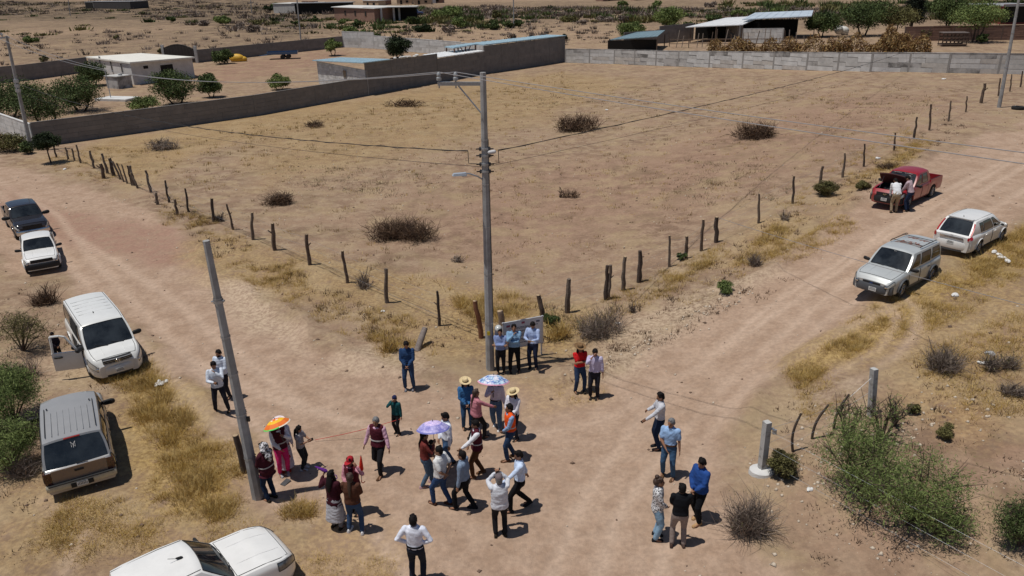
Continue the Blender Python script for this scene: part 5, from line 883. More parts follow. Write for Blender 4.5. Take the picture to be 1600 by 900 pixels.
def person(label, pos, face, hgt=1.68, top=(.7, .7, .75), legs=(.02, .02, .03), shoes=(.03, .025, .02), hair='black', style='short', la='down', ra='down', feet=((-.11, 0), (.11, 0)), lean=0.0, side=0.0, head=(0, 0), sleeve='long', hem=.90, vest=None, hat=None, skirt=None, stout=1.0, wide=1.0, mask=False, group=None, belt=None, pattern=None, lhand=None, rhand=None, stripes=False, collar=True):
    s = hgt / 1.70; t = thing('person', label, 'person', pos, face, group or 'people gathered at the dirt crossroads')
    hipc = Vector((0, (feet[0][1] + feet[1][1]) * .45 - math.sin(lean) * .10, .93 - .10 * abs(feet[0][1] - feet[1][1]) ** 2 * 2 - .03 * (1 - math.cos(lean))))
    cl, sl_ = math.cos(lean), math.sin(lean); up = Vector((math.sin(side), sl_, cl)).normalized(); rt = Vector((math.cos(side), 0, -math.sin(side))).normalized(); fw = up.cross(rt)
    z0 = .93
    def fr(h):
        q = max(0, (h - z0)); b = Vector((0, 0, 1)).lerp(up, min(1, q / .15)) if h > z0 else Vector((0, 0, 1))
        return (hipc + up * (h - z0) if h > z0 else hipc + Vector((0, 0, h - z0))), rt if h > z0 + .05 else Vector((1, 0, 0)), fw if h > z0 + .05 else Vector((0, 1, 0))
    def L(v): return hipc + rt * v[0] + fw * v[1] + up * (v[2] - z0)       # upper-body space
    st = stout
    P0 = [(.80, .13, .10), (.84, .155, .115), (.93, .165 * (1 + (st - 1) * .7), .12 * st), (1.03, .148 * st, .108 * st), (1.14, .150 * st, .108 * st), (1.26, .168 * (1 + (st - 1) * .5), .112 * (1 + (st - 1) * .6)), (1.36, .168, .098), (1.42, .125, .075), (1.455, .07, .062)]
    body = MB(); torso_tube(body, P0, fr, -.004)
    hc = L((0, .02, 1.575)); hy, hp = R(head[0]), R(head[1])
    HM = Matrix((rt, fw, up)).transposed() @ Matrix.Rotation(-hy, 3, 'Z') @ Matrix.Rotation(-hp, 3, 'X')
    H = lambda v: hc + HM @ Vector(v)
    body.pill([L((0, -.01, 1.40)), L((0, .005, 1.50)), H((0, -.01, -.06))], [.062, .055, .055], 12)
    body.ell(H((0, -.008, .028)), (.076, .096, .098), HM, 16, 12); body.ell(H((0, .028, -.045)), (.060, .062, .075), HM, 14, 10)
    body.pill([H((0, .085, .02)), H((0, .108, -.018))], [.012, .018], 8); body.ell(H((0, .072, -.088)), (.026, .022, .02), HM, 8, 6)
    for sg in (-1, 1): body.ell(H((sg * .080, -.008, -.005)), (.014, .022, .033), HM, 8, 6)
    shirt = MB(); prof = [(h, a, b) for h, a, b in P0 if h >= hem - .001]
    if hem < .93 or True:
        fl = 1 + max(0, (.93 - hem)) * .35
        prof = [(hem, .168 * (1 + (st - 1) * .7) * fl, .122 * st * fl)] + [q for q in prof if q[0] > hem + .03]
    if hem < .80: prof.insert(1, (.86, .172 * st ** .5, .13 * st))
    prof = prof[:-1] + [(1.45, .082, .072)]
    torso_tube(shirt, prof, fr, .016 * wide)
    hands = {}
    for sg, arm, ex in ((-1, la, lhand), (1, ra, rhand)):
        tgt, pole = ARMS[arm] if isinstance(arm, str) else arm
        sh = L((sg * .178, -.005, 1.385)); w = L((sg * tgt[0], tgt[1], tgt[2])); pv = rt * (sg * pole[0]) + fw * pole[1] + up * pole[2]
        el, w = ik(sh, w, .285, .25, pv); d = (w - el).normalized()
        body.pill([sh, sh.lerp(el, .5), el, el.lerp(w, .35), w], [.052, .046, .039, .038, .026], 10)
        nrm = (rt * sg); nrm = (nrm - d * nrm.dot(d)); nrm = nrm.normalized() if nrm.length > .05 else d.orthogonal().normalized(); bend = -nrm; lat = d.cross(nrm).normalized()
        pal = w + d * .085; body.pill([w, w + d * .045, pal], [.026, .036, .037], 8, flat=.45, side=lat)
        if lat.dot(fw) < 0: lat = -lat
        for q, ln in ((-1.4, .058), (-.48, .074), (.48, .080), (1.4, .070)):
            b0 = pal + lat * (q * .021); b1 = b0 + d * ln * .55 + lat * q * .004 + bend * .008; b2 = b1 + d * ln * .38 + bend * (.022 + .006 * rng.random()); body.pill([b0, b1, b2], [.0115, .0105, .009], 6)
        th0 = w + d * .03 + lat * .03; body.pill([th0, th0 + d * .03 + lat * .022, th0 + d * .06 + lat * .026 + bend * .012], [.013, .0115, .0095], 6)
        hands[sg] = (w + d * .09 + bend * .02, d, lat, bend)
        fr_s = {'long': 1.0, 'roll': .55, 'short': -.5, 'none': -1}[sleeve]
        if fr_s > -1:
            e = el.lerp(w, max(0, fr_s) * .97) if fr_s > 0 else sh.lerp(el, .72)
            pts = [sh + up * .004, sh.lerp(el, .5), el, el.lerp(e, .6), e] if fr_s > 0 else [sh + up * .004, sh.lerp(el, .4), e]
            shirt.pill(pts, [.072, .064 * wide, .056 * wide, .052 * wide, .043] if fr_s > 0 else [.072, .069, .066], 10)
    trou = MB(); torso_tube(trou, [(.78, .15 * st ** .5, .112 * st ** .5), (.86, .170 * st ** .5, .128 * st ** .5), (.94, .170 * (1 + (st - 1) * .7), .124 * st), (1.00, .158 * st, .116 * st)], fr, .006)
    shoe_m = cloth(shoes)
    for sg, (fx, fy) in zip((-1, 1), feet):
        hp_ = hipc + Vector((sg * .088, 0, -.05)); lift = .05 if (fy < -.22) else 0; an = Vector((fx, fy, .085 + lift))
        kn, an2 = ik(hp_, an, .415, .41, Vector((sg * .12, 1, 0)))
        body.pill([hp_, hp_.lerp(kn, .5), kn, kn.lerp(an2, .3), an2], [.088, .074, .053, .056, .034], 12)
        body.pill([an2 + Vector((0, -.03, -.045)), an2 + Vector((sg * .01, .06, -.05)), an2 + Vector((sg * .02, .13, -.062))], [.034, .034, .024], 8)
        trou.pill([hp_, hp_.lerp(kn, .5), kn, kn.lerp(an2, .35), kn.lerp(an2, .97)], [.104 * st ** .4, .090 * wide, .070 * wide, .068 * wide, .058 * wide], 12)
        q = MB(); M = Matrix.Rotation(-sg * R(-9), 3, 'Z') @ Matrix.Rotation(R(-22) if lift else 0, 3, 'X'); V = []
        for y, hw, zt in ((-.085, .02, .05), (-.075, .034, .085), (-.02, .040, .095), (.05, .044, .078), (.12, .047, .055), (.165, .040, .045), (.185, .018, .032)):
            for k in range(8):
                a = math.pi * k / 7; V.append(M @ Vector((hw * math.cos(a), y, zt * math.sin(a) * .95 + .002)))
        q.add(V, [(i * 8 + k, i * 8 + k + 1, (i + 1) * 8 + k + 1, (i + 1) * 8 + k) for i in range(6) for k in range(7)] + [(i * 8 + 7, i * 8, (i + 1) * 8, (i + 1) * 8 + 7) for i in range(6)] + [tuple(range(7, -1, -1)), tuple(range(48, 56))])
        q.build('shoe', shoe_m, t, 50, Vector((fx, fy, lift)) if True else None)
    remesh('body', body, SKIN, t, .0185)
    remesh('trousers', trou, cloth(legs), t, .0205, .0035)
    sm = pattern or cloth(top); remesh('blouse' if style in ('long', 'tail', 'bun') else 'shirt', shirt, sm, t, .0190, .0045)
    if vest:
        vb = MB(); vp = [(hem - .02, .178 * st, .134 * st)] + [q for q in P0 if hem + .03 < q[0] < 1.40] + [(1.41, .135, .086)]
        torso_tube(vb, vp, fr, .030)
        for sg in (-1, 1): vb.pill([L((sg * .05, 0, 1.44)), L((sg * .15, 0, 1.405))], [.075, .07], 10)
        vo = remesh('vest', vb, cloth(vest), t, .0175, .003)
        if stripes:
            sb = MB(); rm = mat('reflective_tape', (.45, .45, .46), .45, 0, .1, 20)
            for h in (1.07,):
                pr = [(hh, np.interp(hh, [q[0] for q in P0], [q[1] for q in P0]) + .040, np.interp(hh, [q[0] for q in P0], [q[2] for q in P0]) + .040) for hh in (h - .014, h + .014)]; torso_tube(sb, pr, fr, 0, 24)
            sb.build('reflective_stripe', rm, vo, 60)
    if collar and not vest:
        cb = MB(); 
        for k in range(9):
            a = R(-150 + k * 37.5) + math.pi / 2 * 0; 
        torso_tube(cb, [(1.43, .078, .072), (1.475, .066, .064)], fr, .012, 16); cb.build('collar', sm, t, 60)
    if belt:
        bb = MB(); torso_tube(bb, [(.975, .162 * st, .12 * st), (1.015, .158 * st, .118 * st)], fr, .020, 20); bb.build('belt', cloth(belt), t, 60)
    if skirt:
        sk_ = MB(); torso_tube(sk_, [(skirt[0], .24, .22), (.60, .21, .17), (.85, .178, .132), (1.0, .155, .112)], fr, .012, 22); remesh('skirt', sk_, cloth(skirt[1]), t, .017, .006)
    # face and hair
    for sg in (-1, 1):
        e = link('eye', eye_me, t, H((sg * .032, .082, .008))); e.rotation_euler = HM.to_euler()
    e = link('mouth', lip_me, t, H((0, .091, -.058))); e.rotation_euler = HM.to_euler()
    if mask: MB().ell(H((0, .052, -.05)), (.062, .056, .048), HM, 12, 8).build('face_mask', cloth((.015, .015, .018)), t, 60)
    if style != 'bald':
        hb = MB(); hb.ell(H((0, -.022, .042)), (.087, .098, .097), HM, 16, 10); hb.ell(H((0, -.055, -.01)), (.080, .062, .08), HM, 12, 8)
        for k in range(9): hb.ell(H((rng.uniform(-.05, .05), rng.uniform(-.06, .05), .105 + rng.uniform(-.02, .012))), (.034, .036, .028), HM, 8, 6)
        if style in ('long', 'tail'):
            wv = .085 if style == 'long' else .04
            hb.pill([H((0, -.075, .03)), H((0, -.105, -.08)), L((0, -.135, 1.36)), L((0, -.145, 1.20 if style == 'long' else 1.14))], [.07, wv, wv, wv * .45], 10, flat=.45, side=rt)
            if style == 'long':
                for sg in (-1, 1): hb.pill([H((sg * .075, -.03, .03)), H((sg * .088, .0, -.08)), L((sg * .105, .03, 1.38))], [.035, .036, .02], 8)
        if style == 'bun': hb.ell(H((0, -.07, .135)), (.055, .055, .05), HM, 12, 8); hb.ell(H((0, -.09, .0)), (.085, .07, .09), HM, 12, 8)
        hb.build('hair', HAIRM[hair], t, 70)
    if hat:
        kind, hcol = hat; hb = MB(); m = STRAW if hcol == 'straw' else cloth(hcol)
        MM = HM @ Matrix.Rotation(R(-6), 3, 'X')
        if kind == 'brim':
            hb.lathe([(.088, -.01), (.13, -.004), (.185, .006), (.208, .022), (.206, .028), (.18, .014), (.13, .006), (.098, .006), (.096, .05), (.088, .10), (.06, .118), (.03, .108), (.001, .100)], H((0, -.005, .062)), 24, MM, 0, .88, 1.08)
            ho = hb.build('hat', m, t, 60); MB().lathe([(.100, .008), (.101, .034), (.097, .036)], H((0, -.005, .062)), 24, MM, 0, .89, 1.09).build('hat_band', cloth((.06, .04, .025)), ho, 60)
        else:
            hb.lathe([(.098, -.01), (.099, .03), (.088, .07), (.055, .098), (.001, .108)], H((0, -.012, .045)), 20, HM, 0, .9, 1.05)
            if kind == 'cap':
                G = [[H((math.sin(a) * (.082 + .012 * r), .02 + math.cos(a) * (.075 + .085 * r), .042 - .022 * r * math.cos(a))) for a in np.linspace(-1.15, 1.15, 11)] for r in (0, .5, 1)]; hb.grid(G)
                hb.ell(H((0, -.012, .152)), (.012, .012, .006), HM, 8, 4)
            hb.build('cap' if kind == 'cap' else 'beanie', m, t, 60)
    bpy.context.view_layer.update if False else None
    t.scale = (s, s, s)
    M = Matrix.Translation(t.location) @ Matrix.Rotation(-R(face), 4, 'Z') @ Matrix.Scale(s, 4)
    t_hand = {k: (M @ v[0], (M.to_3x3() @ v[1]).normalized(), (M.to_3x3() @ v[2]).normalized(), (M.to_3x3() @ v[3]).normalized()) for k, v in hands.items()}
    return t, t_hand, lambda v: M @ L(v)
STEP = ((-.10, .26), (.10, -.24)); STEP2 = ((-.10, -.24), (.10, .26)); APART = ((-.17, .03), (.17, -.03))
WHITE = (.74, .76, .82); LBLUE = (.42, .52, .68); MAR = (.075, .012, .022); BLK = (.012, .012, .015); NAVY = (.016, .022, .045); JEAN = (.045, .085, .17)
def who(px, py, label, face, **k): return person(label, gat(px, py), face, **k)
PP = {}
def people():
    PP['phone_pair'] = who(347, 643, 'person in an untucked white shirt raising both hands to a phone beside the leaning pole', 160, top=(.62, .67, .76), la='chin', ra='phone', feet=((-.2, .05), (.17, -.05)), hem=.86, head=(0, 22), hgt=1.70)
    PP['lanyard'] = who(354, 619, 'person with dark face mask and lanyard behind another, left of the leaning pole', 190, top=(.58, .64, .75), la='front', ra='front', mask=True, head=(0, 18), hem=.88, hgt=1.68)
    PP['scarf'] = who(424, 777, 'person in maroon jacket and patterned headscarf at the foot of the leaning pole', 300, top=(.05, .01, .018), vest=(.06, .011, .02), stripes=True, legs=(.012, .025, .06), la='front', ra='front', hem=.80, stout=1.15, hgt=1.68, style='short')
    PP['pink'] = who(444, 738, 'person in bright pink trousers and maroon vest holding the orange and yellow umbrella', 150, top=(.72, .74, .80), vest=MAR, stripes=True, legs=(.62, .03, .16), shoes=(.35, .35, .37), la='umb', ra='front', hgt=1.62, style='long', hair='brown')
    PP['white_skirt'] = who(447, 731, 'person in a white hat and long pale skirt behind the orange and yellow umbrella', 160, top=(.75, .72, .78), legs=(.3, .02, .02), shoes=(.42, .03, .02), skirt=(.12, (.62, .56, .64)), hat=('brim', (.74, .66, .70)), hgt=1.58, style='long', la='down', ra='down')
    PP['girl'] = who(474, 729, 'small person with long dark hair in grey looking at a phone', 95, hgt=1.34, top=(.30, .29, .31), sleeve='short', legs=(.02, .025, .03), shoes=(.5, .5, .52), style='long', la='phone', ra='phone', head=(0, 25))
    PP['greyvest'] = who(595, 734, 'grey haired person in maroon vest and pink shirt walking across the bare dirt', 195, top=(.66, .40, .52), vest=MAR, stripes=True, hair='grey', legs=BLK, shoes=(.10, .05, .025), feet=((-.10, .24), (.12, -.24)), la=((.34, .10, .86), (.3, -1, 0)), ra=((.36, .08, .84), (.3, -1, 0)), head=(0, 15), hgt=1.72)
    PP['child'] = who(621, 675, 'small person in a navy beanie and dark teal jacket with one hand at the face', 205, hgt=1.25, top=(.012, .075, .085), legs=(.012, .014, .02), hat=('beanie', (.02, .025, .08)), la='down', ra='face', feet=((-.12, .06), (.1, -.06)))
    PP['denim'] = who(640, 606, 'person in a dark blue denim jacket and jeans looking down at their hands', 180, top=(.022, .055, .14), legs=(.03, .06, .13), shoes=(.18, .18, .2), la='front', ra='front', head=(0, 30), belt=BLK, hgt=1.70, feet=((-.14, 0), (.13, .02)))
    PP['coat'] = who(527, 822, 'person seen from behind in a long dark maroon coat over a grey skirt', 25, top=(.045, .008, .016), hem=.55, legs=(.2, .2, .22), skirt=(.30, (.42, .42, .46)), style='long', la=((.36, .12, 1.36), (.6, -.3, -1)), ra='front', hgt=1.62, stout=1.05)
    PP['browntop'] = who(556, 829, 'person seen from behind in a brown top and blue jeans with a ponytail', 5, top=(.085, .035, .022), legs=(.035, .07, .15), shoes=(.68, .68, .70), style='tail', hair='brown', la='front', ra='front', feet=APART, hgt=1.66, stout=1.12)
    PP['redcap'] = who(556, 797, 'person in a red cap and maroon vest behind the two seen from behind', 205, top=(.60, .28, .34), vest=(.10, .014, .022), legs=(.05, .05, .07), hat=('cap', (.38, .02, .03)), la='up', ra='front', hgt=1.62)
    PP['backwhite'] = who(653, 906, 'person in a white shirt seen from behind with hands on hips at the bottom edge', 4, top=(.72, .75, .86), la='hips', ra='hips', legs=(.018, .022, .035), belt=BLK, hem=.95, hgt=1.76, wide=1.0, feet=((-.12, 0), (.12, 0)))
    PP['photo'] = who(782, 835, 'person in grey cap and pale shirt, back turned, raising both arms to photograph', 352, top=(.62, .64, .70), la='camera', ra='camera', legs=BLK, hat=('cap', (.16, .13, .14)), hem=.84, stout=1.2, hgt=1.70, hair='grey')
    PP['reach'] = who(812, 793, 'person in a pale blue shirt and black trousers striding left with one arm held out', 262, top=(.55, .66, .86), legs=(.008, .008, .01), shoes=(.015, .015, .015), feet=((-.10, .24), (.10, -.26)), la='point', ra='swingb', hem=.96, hgt=1.74, head=(-10, 18))
    PP['whiteback'] = who(692, 786, 'person in a short sleeved white shirt and blue jeans with both hands behind the back', 300, top=(.68, .68, .68), legs=(.03, .065, .16), shoes=(.07, .03, .02), la='back', ra='back', sleeve='short', feet=((-.1, .2), (.1, -.16)), stout=1.1, hem=.90, hgt=1.72, head=(-25, 5))
    PP['greyshirt'] = who(727, 793, 'person in a grey blue shirt and black trousers walking behind the white short sleeved shirt', 290, top=(.20, .26, .36), legs=(.008, .009, .012), shoes=(.02, .02, .02), feet=((-.1, .22), (.1, -.2)), la='down', ra='swingf', hem=.95, hgt=1.72, stout=1.08)
    PP['mother'] = who(668, 755, 'person in a rust red top with long hair carrying a baby under the violet umbrella', 75, top=(.17, .035, .03), legs=(.08, .13, .20), shoes=(.45, .30, .32), style='tail', la='cradle', ra='umb', feet=((-.1, .12), (.1, -.16)), hem=.92, hgt=1.62)
    PP['whitejean'] = who(699, 728, 'person in a long sleeved white shirt and blue jeans just behind the violet umbrella', 245, top=(.70, .74, .84), legs=(.05, .10, .20), la='down', ra='front', feet=((-.1, .12), (.1, -.2)), hem=.94, hgt=1.70, head=(10, 20))
    PP['brownpants'] = who(748, 740, 'person in a maroon vest with white sleeves and brown trousers', 262, top=(.74, .75, .80), vest=MAR, stripes=True, legs=(.075, .035, .016), shoes=(.12, .06, .03), la='fwd', ra='front', feet=((-.1, .16), (.1, -.12)), hgt=1.70, head=(0, 15), style='short', hair='black')
    PP['pinkblouse'] = who(746, 682, 'person in a dusty pink blouse and black trousers with one arm stretched to the right', 60, top=(.50, .20, .24), legs=BLK, style='tail', hair='brown', la='swingf', ra=((.22, .46, 1.10), (.5, -1, -.5)), hem=.86, stout=1.18, hgt=1.62, feet=((-.1, -.2), (.1, .18)))
    PP['strawblue'] = who(730, 666, 'person in a cream straw hat and bright blue denim shirt', 168, top=(.045, .15, .34), legs=(.03, .075, .16), hat=('brim', 'straw'), la='front', ra='front', style='long', hgt=1.62, hem=.88)
    PP['umbrella_woman'] = who(776, 664, 'person in a white blouse and wide blue jeans under the flowered umbrella', 188, top=(.66, .62, .72), legs=(.10, .17, .28), shoes=(.7, .68, .66), wide=1.2, style='long', hair='brown', la='down', ra='umb', belt=BLK, hem=.98, hgt=1.62, feet=((-.12, .14), (.1, -.12)))
    PP['strawwhite'] = who(803, 683, 'person in a cream straw hat and white shirt just behind the orange safety vest', 215, top=(.72, .72, .80), legs=(.02, .025, .04), hat=('brim', 'straw'), style='long', la='front', ra='front', hgt=1.60)
    PP['orange'] = who(799, 714, 'person in an orange reflective safety vest over a blue shirt with jeans', 255, top=(.26, .38, .60), vest=(.80, .10, .015), stripes=True, legs=(.025, .05, .11), shoes=(.10, .045, .03), la='front', ra='down', feet=((-.1, .14), (.1, -.1)), hgt=1.72, hem=.98)
    PP['sign_left'] = who(783, 581, 'person in lavender blue shirt and black trousers at the left end of the notice board', 185, top=(.20, .26, .46), legs=BLK, la='fold', ra='fold', style='tail', hgt=1.60, hem=.94, feet=((-.1, 0), (.1, .04)))
    PP['sign_mid'] = who(804, 579, 'person in denim blue shirt, hand at chin, before the middle of the notice board', 182, top=(.20, .34, .52), legs=(.01, .01, .014), la='fold', ra='chin', stout=1.15, hgt=1.74, feet=((-.14, 0), (.14, .02)), hem=.95)
    PP['sign_right'] = who(833, 575, 'person in a pale blue shirt reading papers at the right end of the notice board', 200, top=(.36, .45, .68), legs=(.016, .022, .05), la='phone', ra='phone', head=(0, 35), hgt=1.70, hem=.95)
    PP['redtop'] = who(905, 610, 'person in a bright red top and brown brimmed hat with folded arms', 165, top=(.58, .015, .02), sleeve='short', legs=(.03, .055, .12), shoes=(.03, .025, .02), hat=('brim', (.20, .12, .06)), style='long', la='fold', ra='fold', hem=.96, hgt=1.66, feet=((-.16, .03), (.12, -.02)))
    PP['headhand'] = who(928, 619, 'person in a pale lavender shirt lifting a hand to the forehead', 195, top=(.50, .46, .64), legs=(.014, .016, .026), la='down', ra='face', sleeve='roll', head=(0, 20), hgt=1.70, hem=.95)
    PP['phoneman'] = who(1028, 697, 'person in a pale grey shirt facing left with a phone held out', 268, top=(.52, .53, .58), legs=(.018, .026, .06), la='fwd', ra='phone', hgt=1.72, hem=.96, head=(0, 15), shoes=BLK)
    PP['lightblue'] = who(1043, 742, 'person in a light blue short sleeved shirt and blue jeans on the open dirt', 205, top=(.30, .46, .72), sleeve='short', legs=(.045, .10, .19), shoes=(.12, .065, .035), la='down', ra='front', hgt=1.74, belt=(.1, .05, .03), hem=.97, hair='grey', feet=((-.15, .05), (.13, -.04)), head=(20, 10))
    PP['patterned'] = who(1024, 838, 'person with curly pinned hair in a black and white patterned blouse and pale jeans', 100, top=(.7, .7, .7), pattern=mat('spotted_blouse', (.75, .75, .77), .9, 0, 0, 34, col2=(.02, .02, .025), thr=(.47, .50)), legs=(.24, .38, .52), shoes=BLK, style='bun', hair='brown', la='down', ra='front', hgt=1.68, wide=1.15, hem=.84)
    PP['blackpolo'] = who(1059, 850, 'person in a black polo shirt and beige grey trousers seen from behind', 5, top=(.010, .010, .014), sleeve='short', legs=(.26, .21, .19), shoes=(.08, .05, .04), la='front', ra='front', hgt=1.70, hem=.92, stout=1.05, feet=((-.14, 0), (.12, -.03)))
    PP['bluejacket'] = who(1089, 811, 'person in a royal blue jacket and black trousers with tan shoes', 238, top=(.022, .07, .26), legs=(.010, .010, .014), shoes=(.42, .26, .13), la='front', ra='front', hgt=1.74, hem=.86, stout=1.15, wide=1.1, head=(0, 20), feet=((-.14, .08), (.1, -.1)))
    PP['benttruck'] = who(1396, 331, 'person in white shirt and khaki trousers bent over the engine bay of the red pickup', 4, top=(.72, .73, .76), legs=(.32, .25, .17), la='deep', ra='deep', lean=R(38), hgt=1.66, hem=.92, stout=1.1, head=(0, 20))
    PP['plaid'] = who(1417, 328, 'person in a pink plaid shirt and navy jeans leaning beside the red pickup', 318, top=(.50, .38, .42), legs=(.016, .028, .065), la='deep', ra='fwd', lean=R(20), hgt=1.66, hem=.93, head=(0, 25))
    PP['window'] = who(93, 566, 'person in a dark top seen through the window of the open van door', 120, top=(.025, .02, .03), legs=BLK, la='front', ra='front', hgt=1.16, head=(0, 25))
    # baby in arms
    t, hd, LL = PP['mother']; c = LL((.10, .17, 1.22)); b = MB(); e = Matrix.Rotation(-R(75), 3, 'Z')
    bb = thing('person', 'baby with dark hair held against the rust red top', 'baby', c, 75, 'people gathered at the dirt crossroads')
    b.ell((0, .02, .17), (.060, .066, .070), None, 12, 9); b.pill([(0, 0, .10), (0, -.01, -.02), (0, -.02, -.13)], [.05, .075, .08], 12)
    for sg in (-1, 1): b.pill([(sg * .06, 0, .07), (sg * .10, .03, .0), (sg * .06, .08, .02)], [.026, .022, .018], 8); b.pill([(sg * .05, -.01, -.15), (sg * .09, .07, -.20), (sg * .07, .05, -.30)], [.04, .034, .022], 8); b.pill([(sg * .07, .04, -.30), (sg * .07, .09, -.315)], [.02, .015], 6)
    b.ell((0, .085, .165), (.011, .014, .011), None, 8, 6); remesh('body', b, SKIN, bb, .012)
    g = MB(); g.pill([(0, 0, .09), (0, -.01, -.02), (0, -.02, -.16)], [.06, .088, .095], 12)
    for sg in (-1, 1): g.pill([(sg * .06, 0, .07), (sg * .10, .03, .0)], [.034, .03], 8)
    remesh('romper', g, cloth((.06, .03, .04)), bb, .014); h = MB(); h.ell((0, .004, .19), (.067, .070, .066), None, 12, 8); h.build('hair', HAIRM['black'], bb, 60)
people()
# ------------------------------------------------------------ things people hold or wear loosely
def phone(hd, label, up=None):
    p, d, lat, bend = hd; t = thing('mobile_phone', label, 'phone', p); z = Vector((0, 0, 1)); M = Matrix((lat, d, lat.cross(d))).transposed()
    MB().box((0, 0, 0), (.078, .155, .011), M).build('phone_case', mat('phone_black', (.012, .012, .014), .35, 0, 0), t)
    MB().box(M @ Vector((0, 0, .0065)), (.068, .14, .003), M).build('phone_screen', mat('phone_glass', (.02, .022, .03), .08, 0, 0), t); return t
phone(PP['phone_pair'][1][1], 'dark phone raised by the person in the untucked white shirt beside the leaning pole')
phone(PP['girl'][1][1], 'dark phone in the hands of the small person in grey')
phone(PP['photo'][1][-1], 'dark phone raised overhead by the person in the grey cap')
phone(PP['phoneman'][1][-1], 'dark phone held out by the person in the pale grey shirt')
p = PP['sign_right'][1][1][0]; t = thing('paper_sheets', 'white paper sheets held by the person at the right end of the notice board', 'paper', p, 200)
for k in range(3): MB().box((.004 * k - .07, .03 + .004 * k, .02 + .004 * k), (.22, .28, .002), Matrix.Rotation(R(35), 3, 'X') @ Matrix.Rotation(R(4 * k), 3, 'Z')).build('sheet', mat('paper', (.78, .78, .76), .8, 0, .04), t)
# patterned scarf
t, hd, LL = PP['scarf']; c = LL((0, -.02, 1.52)); sc_ = thing('headscarf', 'black and white patterned scarf wrapped over the head at the foot of the leaning pole', 'scarf', c, 300)
b = MB(); b.ell((0, -.01, .09), (.115, .13, .115), None, 16, 10); b.pill([(-.10, -.06, .03), (0, -.10, -.06), (.10, -.06, -.09)], [.06, .085, .06], 10); b.pill([(0, -.09, .0), (-.03, -.16, -.14), (.0, -.17, -.26)], [.09, .10, .05], 10, flat=.5, side=(1, 0, 0)); b.pill([(.08, .02, .0), (.12, .03, -.12)], [.06, .04], 8)
remesh('scarf_cloth', b, mat('scarf_pattern', (.62, .60, .62), .9, 0, 0, 16, col2=(.02, .018, .022), thr=(.46, .52)), sc_, .013, .006)
# umbrellas
def umbrella(label, hand, top, rad, tilt, mats, depth=.24, segs=8):
    hand, top = Vector(hand), Vector(top); t = thing('umbrella', label, 'umbrella', hand, 0, 'open umbrellas'); ax = (top - hand).normalized(); M = ax.to_track_quat('Z', 'Y').to_matrix() @ Matrix.Rotation(tilt, 3, 'Z'); T = top - hand
    MB().tube([-ax * .10, T + ax * .06], .008, 8).build('shaft', mat('umbrella_steel', (.35, .35, .36), .35, .8, 0), t, 60)
    MB().pill([-ax * .16, -ax * .05], .016, 8).build('handle', mat('umbrella_handle', (.03, .02, .02), .5, 0, 0), t, 60)
    def S(r, a, dz=0):
        q = (a / (2 * math.pi) * segs) % 1; sag = 1 - .055 * r * math.sin(math.pi * q); rr = rad * r * sag
        return T + M @ Vector((rr * math.cos(a), rr * math.sin(a), -depth * (r ** 2.1) + dz - .012 * r * math.sin(math.pi * q)))
    rs = [0.02, .2, .32, .5, .62, .8, .93, 1.0]; n = segs * 6
    for k in range(segs):
        g = MB(); A = [2 * math.pi * (k + j / 6) / segs for j in range(7)]
        for i in range(len(rs) - 1): g.grid([[S(r, a) for a in A] for r in (rs[i], rs[i + 1])], mats[1](i, k))
        g.build('canopy_panel', mats[0], t, 50)
        rb = MB(); a = A[0]; rb.tube([S(r, a + .001, -.012) for r in rs], .005, 5); rb.tube([T - ax * .22, S(.5, a, -.012)], .004, 5); rb.build('rib', mat('umbrella_steel', (.35, .35, .36), .35, .8, 0), t)
    MB().tube([T, T + ax * .05], [.012, .005], 8).build('ferrule', mat('umbrella_handle', (.03, .02, .02), .5, 0, 0), t); return t
um = lambda n, c: mat('umbrella_' + n, c, .7, 0, .08, 20)
h = PP['pink'][1][-1][0]; umbrella('orange and yellow ringed umbrella with pale rim held over the pink trousers', h, h + Vector((-.14, .09, .44)), .36, .3, ([um('orange', (.78, .17, .02)), um('yellow', (.85, .48, .02)), um('pale', (.80, .72, .60)), um('green', (.10, .62, .12))], lambda i, k: [0, 2 if i == 1 and k % 2 else 0, 1, 1, 0, 0, 3 if k in (0, 7, 6) else 2][i]), 0.17)
pet = mat('umbrella_violet', (.55, .50, .80), .7, 0, 0, 9, col2=(.19, .18, .52), thr=(.40, .62)); pe2 = mat('umbrella_lilac', (.80, .62, .86), .7, 0, 0, 16, col2=(.42, .38, .74), thr=(.38, .6)); pe3 = mat('umbrella_blue_rim', (.16, .17, .48), .7, 0, .15, 14)
h = PP['mother'][1][1][0]; umbrella('violet and lilac umbrella held over the rust red top and the baby', h, h + Vector((-.02, .12, .50)), .43, .1, ([pet, pe2, pe3], lambda i, k: [1, 1, 1, 0, 0, 0, 2][i]), .19)
fl = mat('umbrella_flowers', (.75, .74, .82), .7, 0, 0, 12, col2=(.08, .20, .52), thr=(.42, .56)); fl2 = mat('umbrella_skyflowers', (.55, .72, .85), .7, 0, 0, 14, col2=(.07, .16, .42), thr=(.44, .55)); fl3 = mat('umbrella_pink_rim', (.66, .32, .44), .7, 0, .2, 9)
h = PP['umbrella_woman'][1][1][0]; umbrella('blue and white flowered umbrella with a pink rim held over the white blouse', h, h + Vector((.02, .12, .46)), .46, .2, ([fl, fl2, fl3, um('pale2', (.72, .70, .78))], lambda i, k: [3, k % 2, k % 2, k % 2, (k + 1) % 2, (k + 1) % 2, 2][i]), .18)
